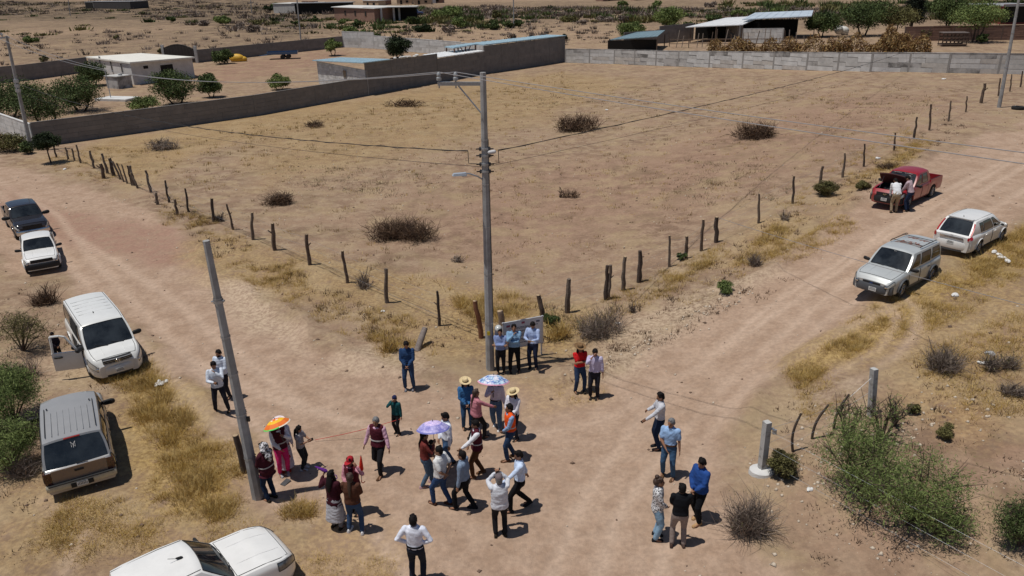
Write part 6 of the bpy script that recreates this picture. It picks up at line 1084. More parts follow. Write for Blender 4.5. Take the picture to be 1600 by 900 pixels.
# folded umbrellas
def folded(label, a, b, m, r=.05):
    a, b = Vector(a), Vector(b); t = thing('folded_umbrella', label, 'umbrella', a, 0); d = b - a; 
    MB().tube([Vector((0, 0, 0)), d], .008, 6).build('shaft', mat('umbrella_steel', (.35, .35, .36), .35, .8, 0), t); g = MB(); g.tube([d * .35, d * .45, d * .7, d * .97], [r * .5, r, r * .7, .012], 9); g.build('folded_canopy', m, t, 40)
    u = d.normalized(); s = u.orthogonal(); MB().tube([Vector((0, 0, 0)), -u * .06, -u * .10 + s * .03, -u * .08 + s * .07], .011, 6).build('handle', m, t, 60)
h = PP['redcap'][1][-1][0]; folded('red closed umbrella raised beside the red cap', h + Vector((.12, .02, -.46)), h + Vector((.16, .05, .22)), cloth((.60, .03, .015)), .055)
h = PP['coat'][1][-1][0]; folded('purple closed umbrella pointing out to the left of the long maroon coat', h + Vector((.22, .0, -.05)), h + Vector((-.24, .08, .14)), cloth((.12, .025, .22)), .05)
# red measuring line
def rope(name, label, cat, pts, rad, m, n=5, group=None):
    o = MB().tube(pts, rad, n).build(name, m, None); return tag(o, label, cat, group)
a = PP['child'][1][-1][0]; rope('string_line', 'red string stretched low over the dirt from the navy beanie to the left', 'string', [Vector(a), *[Vector(a).lerp(gat(492, 687, .05), k / 6) - Vector((0, 0, .05 * math.sin(math.pi * k / 6))) for k in range(1, 7)]], .008, mat('red_string', (.50, .03, .025), .7, 0, 0))
bake()
for o in CUTS: bpy.data.objects.remove(o)
# ------------------------------------------------------------ trees, shrubs, brush, grass, stones, litter
def leafm(name, a, b): 
    m = mat(name, a, .75, 0, 0, 2.2, col2=b, thr=(.35, .65), spec=.2); bs = m.node_tree.nodes['Principled BSDF']; return m
GREEN = [leafm('leaf_green', (.11, .145, .05), (.07, .10, .032)), leafm('leaf_dark', (.06, .085, .03), (.036, .055, .018))]
BRIGHT = [leafm('leaf_bright', (.21, .26, .085), (.145, .19, .06)), leafm('leaf_mid', (.12, .16, .05), (.08, .11, .034))]
OLIVE = [leafm('leaf_olive', (.19, .18, .068), (.13, .12, .046)), leafm('leaf_olive_dark', (.11, .098, .04), (.07, .062, .026))]
DARKG = [leafm('leaf_deep', (.035, .055, .020), (.022, .035, .013)), leafm('leaf_deeper', (.022, .034, .014), (.014, .022, .009))]
CONIF = [leafm('needle_dark', (.022, .030, .018), (.012, .018, .010)), leafm('needle_darker', (.014, .020, .012), (.009, .012, .008))]
TWIG = [leafm('twig_brown', (.165, .100, .060), (.09, .054, .034)), leafm('twig_dark', (.085, .052, .036), (.045, .028, .020))]
TWIGG = [leafm('twig_grey', (.33, .265, .225), (.22, .175, .145)), leafm('twig_grey_dark', (.19, .15, .125), (.11, .088, .072))]
STRAWM = [leafm('grass_gold', (.52, .355, .105), (.40, .26, .070)), leafm('grass_straw', (.60, .45, .20), (.48, .34, .13)), leafm('grass_brown', (.28, .19, .075), (.20, .13, .05))]
CORN = [leafm('corn_gold', (.34, .22, .085), (.22, .13, .05)), leafm('corn_brown', (.17, .085, .036), (.10, .05, .022)), leafm('corn_pale', (.46, .34, .18), (.34, .24, .11))]
BARK = mat('bark', (.075, .052, .040), .9, 0, .35, 8, .6, 22)
def unit(n):
    v = nr.normal(size=(n, 3)); return v / np.linalg.norm(v, axis=1, keepdims=True)
def leaves(C, size, aspect=.45, droop=0.0, hor=.0):            # one four-cornered leaf per centre
    n = len(C); a = unit(n); a[:, 2] = a[:, 2] * (1 - hor) - droop; a /= np.linalg.norm(a, axis=1, keepdims=True); b = np.cross(a, unit(n)); b /= np.linalg.norm(b, axis=1, keepdims=True) + 1e-9
    s = (size * nr.uniform(.6, 1.4, n))[:, None]; a = a * s * .5; b = b * s * .5 * aspect
    V = np.stack([C - a, C + b * .9 - a * .1, C + a, C - b * .9 - a * .1], 1).reshape(-1, 3); return V, np.arange(4 * n).reshape(n, 4)
def ribbons(P0, P1, P2, wd):                                    # bent flat twigs
    n = len(P0); d = P2 - P0; s = np.cross(d, unit(n)); s /= np.linalg.norm(s, axis=1, keepdims=True) + 1e-9; s = s * (np.broadcast_to(wd, (n,)) * .5)[:, None]
    V = np.stack([P0 - s, P0 + s, P1 + s * .7, P1 - s * .7, P2 + s * .25, P2 - s * .25], 1).reshape(-1, 3); b = np.arange(n)[:, None] * 6; return V, np.concatenate([b + [0, 1, 2, 3], b + [3, 2, 4, 5]], 0)
def ppm(p): return F / max(3, math.hypot(p.y, HC - p.z))         # picture px per metre at a ground point
def tree(label, cat, px, py, wpx, hpx, mats, kind='round', name='tree', group=None, trunk=.3, dens=1.0, stems=1, leaf=None, bark=BARK, clump=None):
    b = gat(px, py); k = ppm(b); W = wpx / k; H = top_h(b, py - hpx); t = thing(name, label, cat, b, 0, group); area = wpx * hpx
    n = int(min(9000, max(160, area * 3.2 * dens))); lf = leaf or max(.05, 2.6 / k); R0 = W / 2; ct = Vector((0, 0, H * (trunk + 1) / 2)); rz = H * (1 - trunk) / 2
    nc = int(min(70, max(9, area / 45))); C = []
    while len(C) < nc:
        v = nr.uniform(-1, 1, 3); r = np.linalg.norm(v)
        if r > 1 or r < .25 and nr.random() < .7: continue
        if kind == 'flat' and v[2] < -.5: continue
        q = np.array([v[0] * R0 * .80, v[1] * R0 * .80, v[2] * rz * .80 + ct.z]); 
        if kind == 'conifer': f = max(.08, 1 - (q[2] - H * trunk) / (H * (1 - trunk))); q[0] *= f * 1.2; q[1] *= f * 1.2
        if kind == 'vase': f = .35 + .65 * (q[2] / H); q[0] *= f; q[1] *= f
        C.append(q)
    C = np.array(C); cr = (R0 * .42) * nr.uniform(.6, 1.25, nc) * (clump or 1); per = np.maximum(8, (n * cr ** 2 / (cr ** 2).sum()).astype(int)); P = []; MI = []
    for c, r, m in zip(C, cr, per):
        u = unit(m) * (nr.random(m) ** .45)[:, None] * r; u[:, 2] *= .62; P.append(c + u); MI.append(np.where(nr.random(m) < .72, nr.random() < .42, nr.random() < .5).astype(int) if True else 0)
    P = np.concatenate(P); P[:, 2] = np.maximum(P[:, 2], .04); MI = np.concatenate(MI); droop = .5 if kind == 'weep' else 0
    V, Fc = leaves(P, lf, .5 if kind != 'weep' else .28, droop); link('crown', np_mesh('crown', V, Fc, mats, MI), t)
    mb = MB(); tr = max(.03, H * .028)
    for s in range(stems):
        a = 2 * math.pi * s / stems + rng.random(); o = Vector((math.cos(a), math.sin(a), 0)) * (.12 * W * (stems > 1)); e = Vector((math.cos(a) * R0 * .3 * (stems > 1), math.sin(a) * R0 * .3 * (stems > 1), H * (trunk + .25)))
        m_ = o.lerp(e, .5) + Vector((rng.uniform(-1, 1), rng.uniform(-1, 1), 0)) * W * .04; mb.tube([o * .4 + Vector((0, 0, -.1)), m_, e], [tr, tr * .75, tr * .5], 7)
        for c in C[nr.permutation(nc)[:max(4, min(14, nc // (2 * stems)))]]:
            st = m_.lerp(e, rng.random()); c = Vector(c); mb.tube([st, st.lerp(c, .5) + Vector((0, 0, .06 * H)), c], [tr * .45, tr * .28, tr * .10], 5)
    mb.build('trunk', bark, t, 50); return t
def brush(label, px, py, wpx, hpx, mats, name='brush_pile', cat='dead brush', group=None, dens=1.0, upright=False, wd=None, lvs=None):
    b = gat(px, py); k = ppm(b); W = wpx / k; H = top_h(b, py - hpx) * (.85 if upright else .95); t = thing(name, label, cat, b, 0, group); n = int(min(2400, max(110, wpx * hpx * (.21 if upright else .45) * dens))); nl = max(2, int(W * 2.2)); L = nr.normal(size=(nl, 2)) * [W * .17, W * .12]
    li = nr.integers(0, nl, n); r = nr.random(n); th = nr.uniform(0, 2 * math.pi, n); rr = np.sqrt(nr.random(n)) * W * .26
    P0 = np.stack([L[li, 0] + rr * np.cos(th), (L[li, 1] + rr * np.sin(th)) * .8, nr.random(n) ** 1.5 * H * .45], 1)
    if upright: lf_ = nr.uniform(.35, 1.1, nl)[li]; P0[:, :2] *= .8; P0[:, 2] *= .8 * lf_; d = np.stack([nr.normal(size=n) * W * .17, nr.normal(size=n) * W * .16, nr.uniform(.05, .8, n) * H * lf_], 1)
    else: a = nr.uniform(0, 2 * math.pi, n); l = nr.uniform(.07, .22, n) * W; d = np.stack([np.cos(a) * l, np.sin(a) * l, nr.uniform(-.2, .8, n) * H * .6], 1)
    P2 = P0 + d; P2[:, 2] = np.clip(P2[:, 2], .02, H); P1 = P0 + d * .5 + nr.normal(size=(n, 3)) * np.linalg.norm(d, axis=1, keepdims=True) * .12; P1[:, 2] = np.maximum(.02, P1[:, 2])
    V, Fc = ribbons(P0, P1, P2, (wd or max(.012, .62 / k)) * nr.uniform(.6, 1.5, n)); mi = np.concatenate([nr.random(n) < .5] * 2).astype(int); link('twigs', np_mesh('twigs', V, Fc, mats, mi), t)
    if lvs:
        m = int(n * lvs[1]); V, Fc = leaves(P2[nr.integers(0, n, m)] + nr.normal(size=(m, 3)) * W * .03, max(.04, 1.3 / k), .5); link('foliage', np_mesh('foliage', V, Fc, lvs[0], nr.integers(0, len(lvs[0]), m)), t)
    mb = MB()
    for i in nr.integers(0, n, 14 if not upright else 7): mb.tube([Vector(P0[i]) * (1 if not upright else .7), Vector(P1[i]), Vector(P2[i])], [max(.015, .8 / k), max(.012, .6 / k), .008], 5)
    tag(mb.build('branch', mats[-1] if not upright else BARK, t), kind='stuff'); return t
TG = 'trees and shrubs round the walled yard'
for a in [('broad dark mesquite tree at the left frame edge behind the far left pole', 14, 184, 110, 62, GREEN, 'round'), ('mesquite tree close behind the corner of the left lot wall', 74, 196, 92, 72, GREEN, 'round'), ('bushy mesquite tree left of the concrete cistern', 127, 174, 78, 62, GREEN, 'round'), ('mesquite tree touching the white end wall of the long house', 146, 134, 46, 40, GREEN, 'round'), ('round mesquite tree in front of the long house, trunk visible', 277, 163, 70, 56, GREEN, 'round'),
          ('small mesquite tree to the right of the round one before the long house', 331, 152, 38, 38, GREEN, 'round'), ('lone dark dense round tree in front of the pale back wall', 624, 91, 42, 38, DARKG, 'round'), ('small light green tree before the dark back wall near the yard corner', 521, 87, 25, 30, BRIGHT, 'round'), ('small bushy tree beside the yellow tarp heap', 349, 100, 36, 24, GREEN, 'round'), ('light green bushy shrub behind the lot wall left of the blue roofed shed', 437, 140, 36, 26, BRIGHT, 'round')]:
    tree(a[0], 'tree', *a[1:], group=TG, trunk=.06, stems=2, dens=1.2)
tree('light green shrub just behind the left lot wall', 'shrub', 226, 176, 44, 26, BRIGHT, name='shrub', group=TG, trunk=.05, stems=3); tree('small dark tree with a bare trunk at the far end of the left fence', 'tree', 80, 255, 42, 46, DARKG, group=TG, trunk=.48, dens=1.2); tree('olive green shrub at the left frame edge below the pale wall', 'shrub', 18, 236, 52, 28, OLIVE, name='shrub', group=TG, trunk=.02, stems=3); tree('low green shrub at the foot of the left lot wall corner', 'shrub', 46, 240, 30, 18, GREEN, name='shrub', group=TG, trunk=.02, stems=3)
t2 = 'trees beyond the far wall'
for a in [('large dark green tree with forked trunk left of the black conifer', 1347, 57, 78, 58, GREEN, 'round', .25), ('thin leaved tree between the large tree and the black conifer', 1398, 55, 62, 46, OLIVE, 'round', .3), ('very dark conifer rising above the far brown brick wall', 1424, 44, 42, 62, CONIF, 'conifer', .04), ('broad dense green tree beside the black conifer', 1480, 42, 62, 52, GREEN, 'round', .1), ('flat topped spreading tree with bare trunk standing before the brick wall', 1521, 66, 76, 60, BRIGHT, 'flat', .38),
          ('leafy tree at the end of the white tin roofs', 1283, 58, 50, 40, GREEN, 'round', .2), ('wide pale green bush standing left of the white tin roofs', 1046, 46, 52, 34, BRIGHT, 'vase', .1), ('low bright green bush behind the dark rising wall', 986, 57, 46, 22, BRIGHT, 'round', .02), ('small light bush in front of the grey pen wall', 1187, 66, 26, 14, BRIGHT, 'round', .02)]:
    tree(a[0], 'tree', *a[1:7], a[6], group=t2, trunk=a[7], stems=2, dens=1.4)
tree('cactus like dark green shrub under the flat topped tree', 'shrub', 1532, 68, 24, 20, GREEN, name='shrub', group=t2, trunk=.02, stems=3); tree('bare thin leaved bush before the brown brick wall', 'shrub', 1440, 64, 26, 20, OLIVE, name='shrub', group=t2, dens=.25, trunk=.1, stems=3)
fs = 'scattered bushes on the far plain'
spots = [(50, 66, 26, 12, BRIGHT), (268, 36, 16, 12, GREEN), (350, 40, 26, 16, BRIGHT), (400, 40, 14, 9, OLIVE), (492, 33, 10, 9, GREEN), (534, 40, 16, 9, BRIGHT), (561, 44, 18, 15, GREEN), (548, 56, 30, 12, BRIGHT), (565, 56, 20, 9, BRIGHT), (460, 40, 12, 10, GREEN), (645, 38, 20, 12, GREEN), (660, 50, 30, 12, DARKG), (690, 30, 36, 14, BRIGHT), (706, 28, 40, 18, BRIGHT), (718, 44, 28, 18, BRIGHT), (700, 50, 22, 12, TWIGG), (770, 46, 28, 14, GREEN), (795, 44, 20, 12, GREEN), (775, 30, 18, 14, OLIVE), (812, 44, 18, 14, GREEN), (830, 64, 12, 10, TWIGG), (852, 58, 12, 9, TWIGG), (880, 66, 14, 14, DARKG), (800, 60, 14, 8, TWIGG), (892, 34, 32, 8, OLIVE), (912, 38, 18, 9, TWIGG), (945, 34, 28, 9, TWIGG), (978, 36, 24, 14, TWIGG), (1010, 30, 20, 10, TWIGG), (1115, 34, 24, 12, GREEN), (1150, 28, 28, 12, BRIGHT), (974, 12, 20, 12, BRIGHT), (1026, 10, 18, 8, BRIGHT), (1208, 26, 34, 12, BRIGHT), (1110, 12, 22, 8, TWIGG), (1250, 20, 30, 9, TWIGG), (1300, 18, 26, 12, OLIVE), (1270, 44, 22, 16, GREEN), (430, 16, 16, 12, GREEN), (452, 18, 10, 9, GREEN), (420, 17, 14, 10, DARKG), (182, 62, 10, 8, OLIVE), (70, 98, 14, 14, OLIVE), (318, 40, 26, 10, TWIGG), (395, 50, 26, 12, TWIGG), (375, 44, 22, 9, TWIGG), (252, 84, 12, 10, OLIVE), (590, 60, 12, 8, GREEN), (1360, 20, 40, 20, OLIVE), (1560, 30, 36, 22, GREEN), (1450, 20, 40, 18, GREEN), (1520, 12, 40, 16, OLIVE)]
desc = {id(BRIGHT): 'light green', id(GREEN): 'green', id(DARKG): 'dark green', id(OLIVE): 'olive', id(TWIGG): 'grey leafless'}
SEEN = set(); spots.sort(key=lambda q: q[1])
for k, (px, py, w_, h_, m) in enumerate(spots):
    where = ['at the left edge', 'one tenth across', 'two tenths across', 'three tenths across', 'four tenths across', 'near mid picture', 'six tenths across', 'seven tenths across', 'eight tenths across', 'nine tenths across', 'at the right edge'][int(px / 1600 * 10 + .5)]
    lab = '%s %s bush on the far plain, %s' % ('broad' if w_ > 24 else ('small' if w_ > 14 else 'tiny'), desc[id(m)], where)
    while lab in SEEN: lab = lab.replace('far plain', 'far plain, lower row') if 'lower' not in lab else (lab + ', lowest of them' if 'lowest' not in lab else lab + ' again')
    SEEN.add(lab); tree(lab, 'bush', px, py, w_, h_, m, name='bush', group=fs, trunk=.04, stems=3, dens=1.6 if m is not TWIGG else 1.0, bark=BARK)
# corn stalk heaps along the far wall
for k, (px, py, w_, h_, lab) in enumerate([(1140, 80, 60, 17, 'dry corn stalks heaped on the far wall at the left end of the heap'), (1200, 80, 80, 15, 'dry corn stalks heaped on the far wall below the grey pen wall'), (1275, 80, 90, 20, 'dry corn stalks heaped on the far wall below the white sacks'), (1350, 80, 90, 22, 'dry corn stalks heaped on the far wall under the large forked tree'), (1402, 66, 44, 30, 'tall pointed heap of dry corn stalks leaning up under the trees'), (1420, 80, 56, 20, 'dry corn stalks heaped at the right end of the heap on the far wall')]):
    b = gat(px, py + 14); b = b + Vector((.6, 2.2, 0)); b.z = float(gz(b.x, b.y)) + .9; kk = ppm(b); W = w_ / kk * 1.15; H = h_ / kk + 1.3; n = 2600; t = thing('corn_stalk_heap', lab, 'corn stalks', b, 0, 'corn stalk heaps along the far wall'); an = R(-38); x = nr.uniform(-.5, .5, n) * W; y = nr.normal(size=n) * .55; z = nr.random(n) * H * (.75 + .25 * np.sin(x * 1.7 + k)) * (1 if h_ < 25 else 1) * np.clip(1.35 - np.abs(x) / W * (1.2 if h_ < 25 else 2.4), 0.1, 1)
    P = np.stack([x * math.cos(an) - y * math.sin(an), x * math.sin(an) + y * math.cos(an), z - .8], 1); V, Fc = leaves(P, .42, .30, .25); link('stalk_leaves', np_mesh('stalk_leaves', V, Fc, CORN, nr.choice(3, n, p=[.45, .4, .15])), t); m = 300; i = nr.integers(0, n, m); d = np.stack([nr.normal(size=m) * .3, nr.normal(size=m) * .3, nr.uniform(.3, .9, m)], 1); V, Fc = ribbons(P[i] - d, P[i], P[i] + d * .6, .06); link('stalks', np_mesh('stalks', V, Fc, CORN, np.concatenate([nr.integers(0, 3, m)] * 2)), t)
# dead brush in the lot
BG = 'dead brush in the empty lot'
for lab, px, py, w_, h_, m in [('largest dark tangle of cut dead brush in the middle of the lot', 633, 369, 104, 44, TWIG), ('round dark mound of dead twigs near the top centre of the lot', 901, 204, 66, 36, TWIG), ('dark mound of dead twigs toward the right side of the lot', 1180, 215, 74, 36, TWIG), ('low dark brush pile left of the largest tangle', 434, 319, 68, 26, TWIG), ('grey brush pile beside the left fence near the lot wall', 257, 233, 58, 24, TWIGG), ('small brown brush pile in the straw near the blue roofed shed', 628, 166, 54, 16, TWIG), ('small brown brush pile left of centre near the lot wall', 490, 198, 44, 14, TWIG), ('small spray of reddish twigs in the middle of the lot', 886, 308, 32, 20, TWIG), ('thin fallen branch lying in front of the largest tangle', 712, 408, 30, 14, TWIGG)]: brush(lab, px, py, w_, h_, m, group=BG)
SG = 'leafless shrubs along the roads'
for lab, px, py, w_, h_, m, lv, *dn in [('round grey leafless shrub by the left fence, near the middle posts', 572, 448, 40, 30, TWIGG, None), ('grey leafless shrub on the bank of the right road', 1181, 415, 36, 32, TWIGG, None), ('wide grey purple leafless shrub right of the notice board', 930, 524, 84, 50, TWIGG, (OLIVE, .3)), ('brown grass and twig thicket just right of the notice board', 880, 528, 60, 36, STRAWM, None), ('wiry grey leafless shrub in front of the standing trio', 1172, 826, 110, 66, TWIGG, (OLIVE, .12), .62), ('brown leafless shrub beside the white van on the left verge', 80, 474, 62, 38, TWIG, None), ('grey leafless shrub among straw at far right, above the green tree', 1478, 578, 84, 48, TWIGG, (OLIVE, .25)), ('dark shrub at the right frame edge beside white litter', 1568, 575, 56, 50, TWIGG, (OLIVE, .6)), ('brown shrub at the right frame edge below the litter', 1590, 612, 60, 34, TWIGG, None), ('brown twig shrub under the olive bush on the left verge', 40, 590, 74, 40, TWIGG, None), ('tangle of brown twigs under the left green bush', 30, 745, 70, 44, TWIGG, None), ('dry brown shrub beside the red pickup', 1385, 262, 46, 24, TWIG, (OLIVE, .4)), ('small grey shrub at the verge above the right road', 1225, 345, 30, 20, TWIGG, (OLIVE, .4)), ('small brown shrub below the fence by the straw clumps', 608, 548, 40, 36, STRAWM, None), ('small grey shrub on the pale bank right of the thicket', 988, 488, 22, 20, TWIGG, None), ('brown shrub near the left fence beside the thick posts', 340, 346, 34, 24, TWIGG, None)]: brush(lab, px, py, w_, h_, m, 'dry_shrub', 'dry shrub', SG, dn[0] if dn else 1.0, True, lvs=lv)
# near green shrubs
def wispy(label, px, py, lobes, mats, n_str, name='mesquite_shrub', cat='shrub', strand=.55, lf=.095):
    b = gat(px, py); t = thing(name, label, cat, b, 0, 'green shrubs near the crossroads'); k = ppm(b); VV = []; FF = []; MI = []; o = 0; mb = MB()
    for lx, ly, w_, h_, nf in lobes:
        c = gat(lx, ly) - b; W = w_ / k; H = top_h(gat(lx, ly), ly - h_); tips = []
        for s in range(11):
            a = rng.uniform(0, 6.28); r = W * .5 * math.sqrt(rng.random()); e = c + Vector((r * math.cos(a), r * math.sin(a), H * rng.uniform(.45, .86) * (1 - .25 * (2 * r / W) ** 2))); m_ = c.lerp(e, .5) + Vector((rng.uniform(-.15, .15), rng.uniform(-.15, .15), H * .12)); mb.tube([c * .98 + Vector((0, 0, -.05)), m_, e], [.028, .018, .007], 5)
            for q in range(5): st = m_.lerp(e, rng.random()); e2 = st + Vector((rng.uniform(-1, 1) * W * .24, rng.uniform(-1, 1) * W * .24, rng.uniform(0, .3) * H)); mb.tube([st, e2], [.011, .004], 4); tips += [(st, e2), (m_, e)]
        m = int(n_str * nf * .85); i = nr.integers(0, len(tips), m); A = np.array([tips[j][0] for j in i]); B_ = np.array([tips[j][1] for j in i]); P0 = A + (B_ - A) * nr.uniform(.35, 1.1, (m, 1)) + nr.normal(size=(m, 3)) * W * .07; u_ = unit(m) * (nr.random((m, 1)) ** .4); P1_ = np.array(c)[None] + np.array([0, 0, H * .60]) + u_ * [W * .46, W * .40, H * .36]; lump = smooth_noise(P1_[:, 0] * 1.0 + 7, P1_[:, 1] + P1_[:, 2], W * .20, 61) > .50; use = lump & (nr.random(m) < .72); P0 = np.where(use[:, None], P1_, P0)
        for j in range(6):                                # each strand carries thin paired leaflets
            f = (j + nr.random((m, 1))) / 6; d = unit(m); d[:, 2] = -np.abs(d[:, 2]) * .9 - .25; P = P0 + d * f * strand * .5 + nr.normal(size=(m, 3)) * .03; P[:, 2] = np.maximum(P[:, 2], .03); V, Fc = leaves(P, lf, .17, .35); VV.append(V); FF.append(Fc + o); o += len(V); MI.append((nr.random(m) < .4).astype(int))
    link('foliage', np_mesh('foliage', np.concatenate(VV), np.concatenate(FF), mats, np.concatenate(MI)), t); tag(mb.build('branch', BARK, t, 50), kind='stuff'); return t
wispy('large feathery green mesquite shrub in the right foreground', 1385, 800, [(1335, 765, 118, 120, 1.0), (1420, 822, 150, 118, 1.3), (1360, 790, 140, 80, .5), (1468, 838, 70, 56, .35)], BRIGHT, 1250, strand=.66)
wispy('thin feathery sapling with bare stems between the concrete post and bent sticks', 1345, 690, [(1322, 692, 62, 86, .22), (1378, 690, 70, 80, .12), (1398, 665, 40, 50, .07)], BRIGHT, 650, strand=.5)
wispy('green feathery shrub at the lower right frame edge', 1592, 852, [(1594, 852, 76, 80, 1)], GREEN, 800, strand=.4)
wispy('bright green bush at the left frame edge beside the grey SUV', 14, 690, [(22, 660, 100, 96, 1.8), (-20, 700, 130, 110, 1.4), (20, 735, 90, 80, 1.1)], BRIGHT, 1700, strand=.4)
wispy('olive green spreading bush at the left frame edge above the green one', 36, 548, [(36, 548, 86, 64, 1.0)], OLIVE, 1000, strand=.35)
for lab, px, py, w_, h_, m in [('dark olive rounded shrub at the foot of the concrete post', 1222, 744, 46, 38, OLIVE), ('small bright green plant on the bank of the right road', 1131, 462, 30, 24, BRIGHT), ('small green shrub behind the second concrete post', 1428, 648, 22, 16, OLIVE), ('green weeds left of the thicket by the notice board', 862, 512, 30, 24, GREEN), ('small green bush at the foot of a fence post', 1066, 406, 18, 12, GREEN), ('small leafy clump at the verge above the red pickup', 1290, 305, 40, 26, OLIVE), ('low olive plant on bare ground at right', 1475, 682, 34, 18, OLIVE), ('low green plant near the fence beyond the red pickup', 1345, 300, 24, 16, OLIVE)]: tree(lab, 'plant', px, py, w_, h_, m, name='plant', group='small green plants by the roads', trunk=.03, stems=3, dens=1.3)
# golden grass: blades by the ten thousand, one mass
def blades(pts, h, per, spread, wd=.012, lean=.55):
    n = len(pts) * per; base = np.repeat(pts, per, 0); hh = np.repeat(np.broadcast_to(h, (len(pts),)), per) * nr.uniform(.45, 1.1, n); a = nr.uniform(0, 6.283, n); r = np.abs(nr.normal(size=n)) * spread; x = base[:, 0] + np.cos(a) * r; y = base[:, 1] + np.sin(a) * r; z = gz(x, y) - .01
    l = nr.uniform(.1, lean, n) * hh; tx = x + np.cos(a) * l + nr.normal(size=n) * .03; ty = y + np.sin(a) * l + nr.normal(size=n) * .03; s = nr.uniform(0, 6.283, n); w_ = np.broadcast_to(wd, (n,)) if np.ndim(wd) == 0 else np.repeat(wd, per); dx = np.cos(s) * w_ * .5; dy = np.sin(s) * w_ * .5
    V = np.stack([np.stack([x - dx, y - dy, z], 1), np.stack([x + dx, y + dy, z], 1), np.stack([tx, ty, z + hh], 1)], 1).reshape(-1, 3); return V, np.arange(3 * n).reshape(n, 3), n
VT = TRACKS[6:9]
def scatter(poly, n):
    P = pix(poly); lo, hi = P.min(0), P.max(0); out = []
    tot = 0
    while tot < n:
        q = nr.uniform(lo, hi, (n * 2, 2)); m = poly_mask(q[:, 0], q[:, 1], P, .01) > .5; c = smooth_noise(q[:, 0], q[:, 1], .9, 41) + .5 * smooth_noise(q[:, 0], q[:, 1], .35, 42); keep = np.ones(len(q), bool)
        for tr_ in VT: keep &= line_mask(q[:, 0], q[:, 1], tr_, .24) < .4
        q = q[m & keep & (c > nr.uniform(.45, 1.0, len(q)))]; out.append(q); tot += len(q)
        if len(out) > 40: break
    return np.concatenate(out)[:n]
def grass(name, polys, mats, probs, h, per, spread, wd, lean=.55):
    VV = []; FF = []; MI = []; o = 0
    for poly, n, hs in polys:
        p = scatter(poly, n); big = nr.random(len(p)) ** 2; V, Fc, m = blades(p, h * hs * (.35 + 1.15 * big), per, spread, wd, lean); VV.append(V); FF.append(Fc + o); o += len(V); MI.append(np.repeat(nr.choice(len(mats), len(p), p=probs), per))
    ob = link(name, np_mesh(name, np.concatenate(VV), np.concatenate(FF), mats, np.concatenate(MI))); return tag(ob, kind='stuff')
GP = [([(232, 585), (290, 640), (330, 690), (300, 720), (235, 690), (200, 640)], 420, 1.1), ([(290, 690), (365, 690), (385, 775), (340, 820), (235, 800), (245, 720)], 430, 1.05), ([(150, 590), (235, 570), (262, 600), (200, 615)], 200, .9), ([(100, 780), (300, 790), (420, 800), (420, 840), (200, 880), (40, 890)], 420, .45), ([(440, 780), (490, 785), (490, 812), (445, 812)], 130, .7), ([(400, 860), (620, 870), (620, 920), (450, 920)], 220, .3), ([(1220, 580), (1340, 500), (1400, 470), (1420, 520), (1330, 560), (1250, 610)], 420, .6), ([(1410, 470), (1620, 350), (1620, 420), (1500, 500), (1400, 540)], 620, .75), ([(1500, 430), (1620, 340), (1640, 380), (1540, 440)], 240, 1.1),
      ([(1200, 400), (1320, 335), (1340, 355), (1260, 400), (1210, 420)], 240, .8), ([(1140, 420), (1215, 345), (1255, 345), (1200, 410)], 240, 1.0), ([(1340, 280), (1400, 225), (1470, 215), (1400, 270)], 200, 1.0), ([(700, 465), (840, 460), (860, 500), (740, 505)], 320, 1.3), ([(540, 500), (640, 490), (680, 540), (600, 560)], 260, .7), ([(330, 400), (470, 400), (480, 450), (400, 450)], 260, .75), ([(250, 330), (330, 340), (340, 372), (260, 360)], 130, .8), ([(60, 245), (160, 225), (240, 240), (180, 262), (90, 270)], 160, .8), ([(120, 262), (180, 275), (170, 290), (110, 280)], 60, .8), ([(1030, 425), (1110, 395), (1120, 410), (1050, 445)], 160, .9), ([(1000, 460), (1100, 430), (1180, 420), (1080, 480)], 90, .5), ([(1420, 560), (1600, 480), (1640, 640), (1500, 660)], 420, .6), ([(40, 820), (120, 790), (150, 880), (40, 900)], 120, .3), ([(1240, 620), (1330, 580), (1340, 620), (1260, 660)], 110, .4), ([(860, 600), (940, 600), (950, 625), (880, 630)], 70, .3), ([(400, 420), (560, 470), (690, 530), (680, 560), (520, 520), (400, 455)], 260, .8), ([(880, 500), (1000, 440), (1130, 380), (1150, 400), (1010, 480), (900, 530)], 260, .9), ([(1200, 330), (1300, 260), (1420, 195), (1440, 215), (1320, 300), (1230, 350)], 200, 1.0), ([(260, 300), (400, 380), (480, 420), (470, 435), (330, 370), (250, 320)], 180, .8)]
grass('dry_grass', GP, STRAWM, [.42, .43, .15], .25, 26, .12, .010, 1.1)
GF = [(p, int(n * 1.1), .6) for p, n, q in GP[:4]] + [(p, int(n * .8), .6) for p, n, q in GP[6:12]] + [(p, int(n * .8), .6) for p, n, q in GP[20:21]]
grass('low_dry_grass', GF, STRAWM, [.45, .45, .10], .13, 20, .24, .012, 1.3)
LG = [([(140, 250), (400, 195), (760, 140), (880, 110), (900, 140), (600, 220), (330, 300)], 900, 1.0), ([(330, 310), (640, 230), (900, 130), (1300, 125), (1520, 140), (1200, 300), (950, 400), (760, 480), (560, 420)], 1500, .8)]
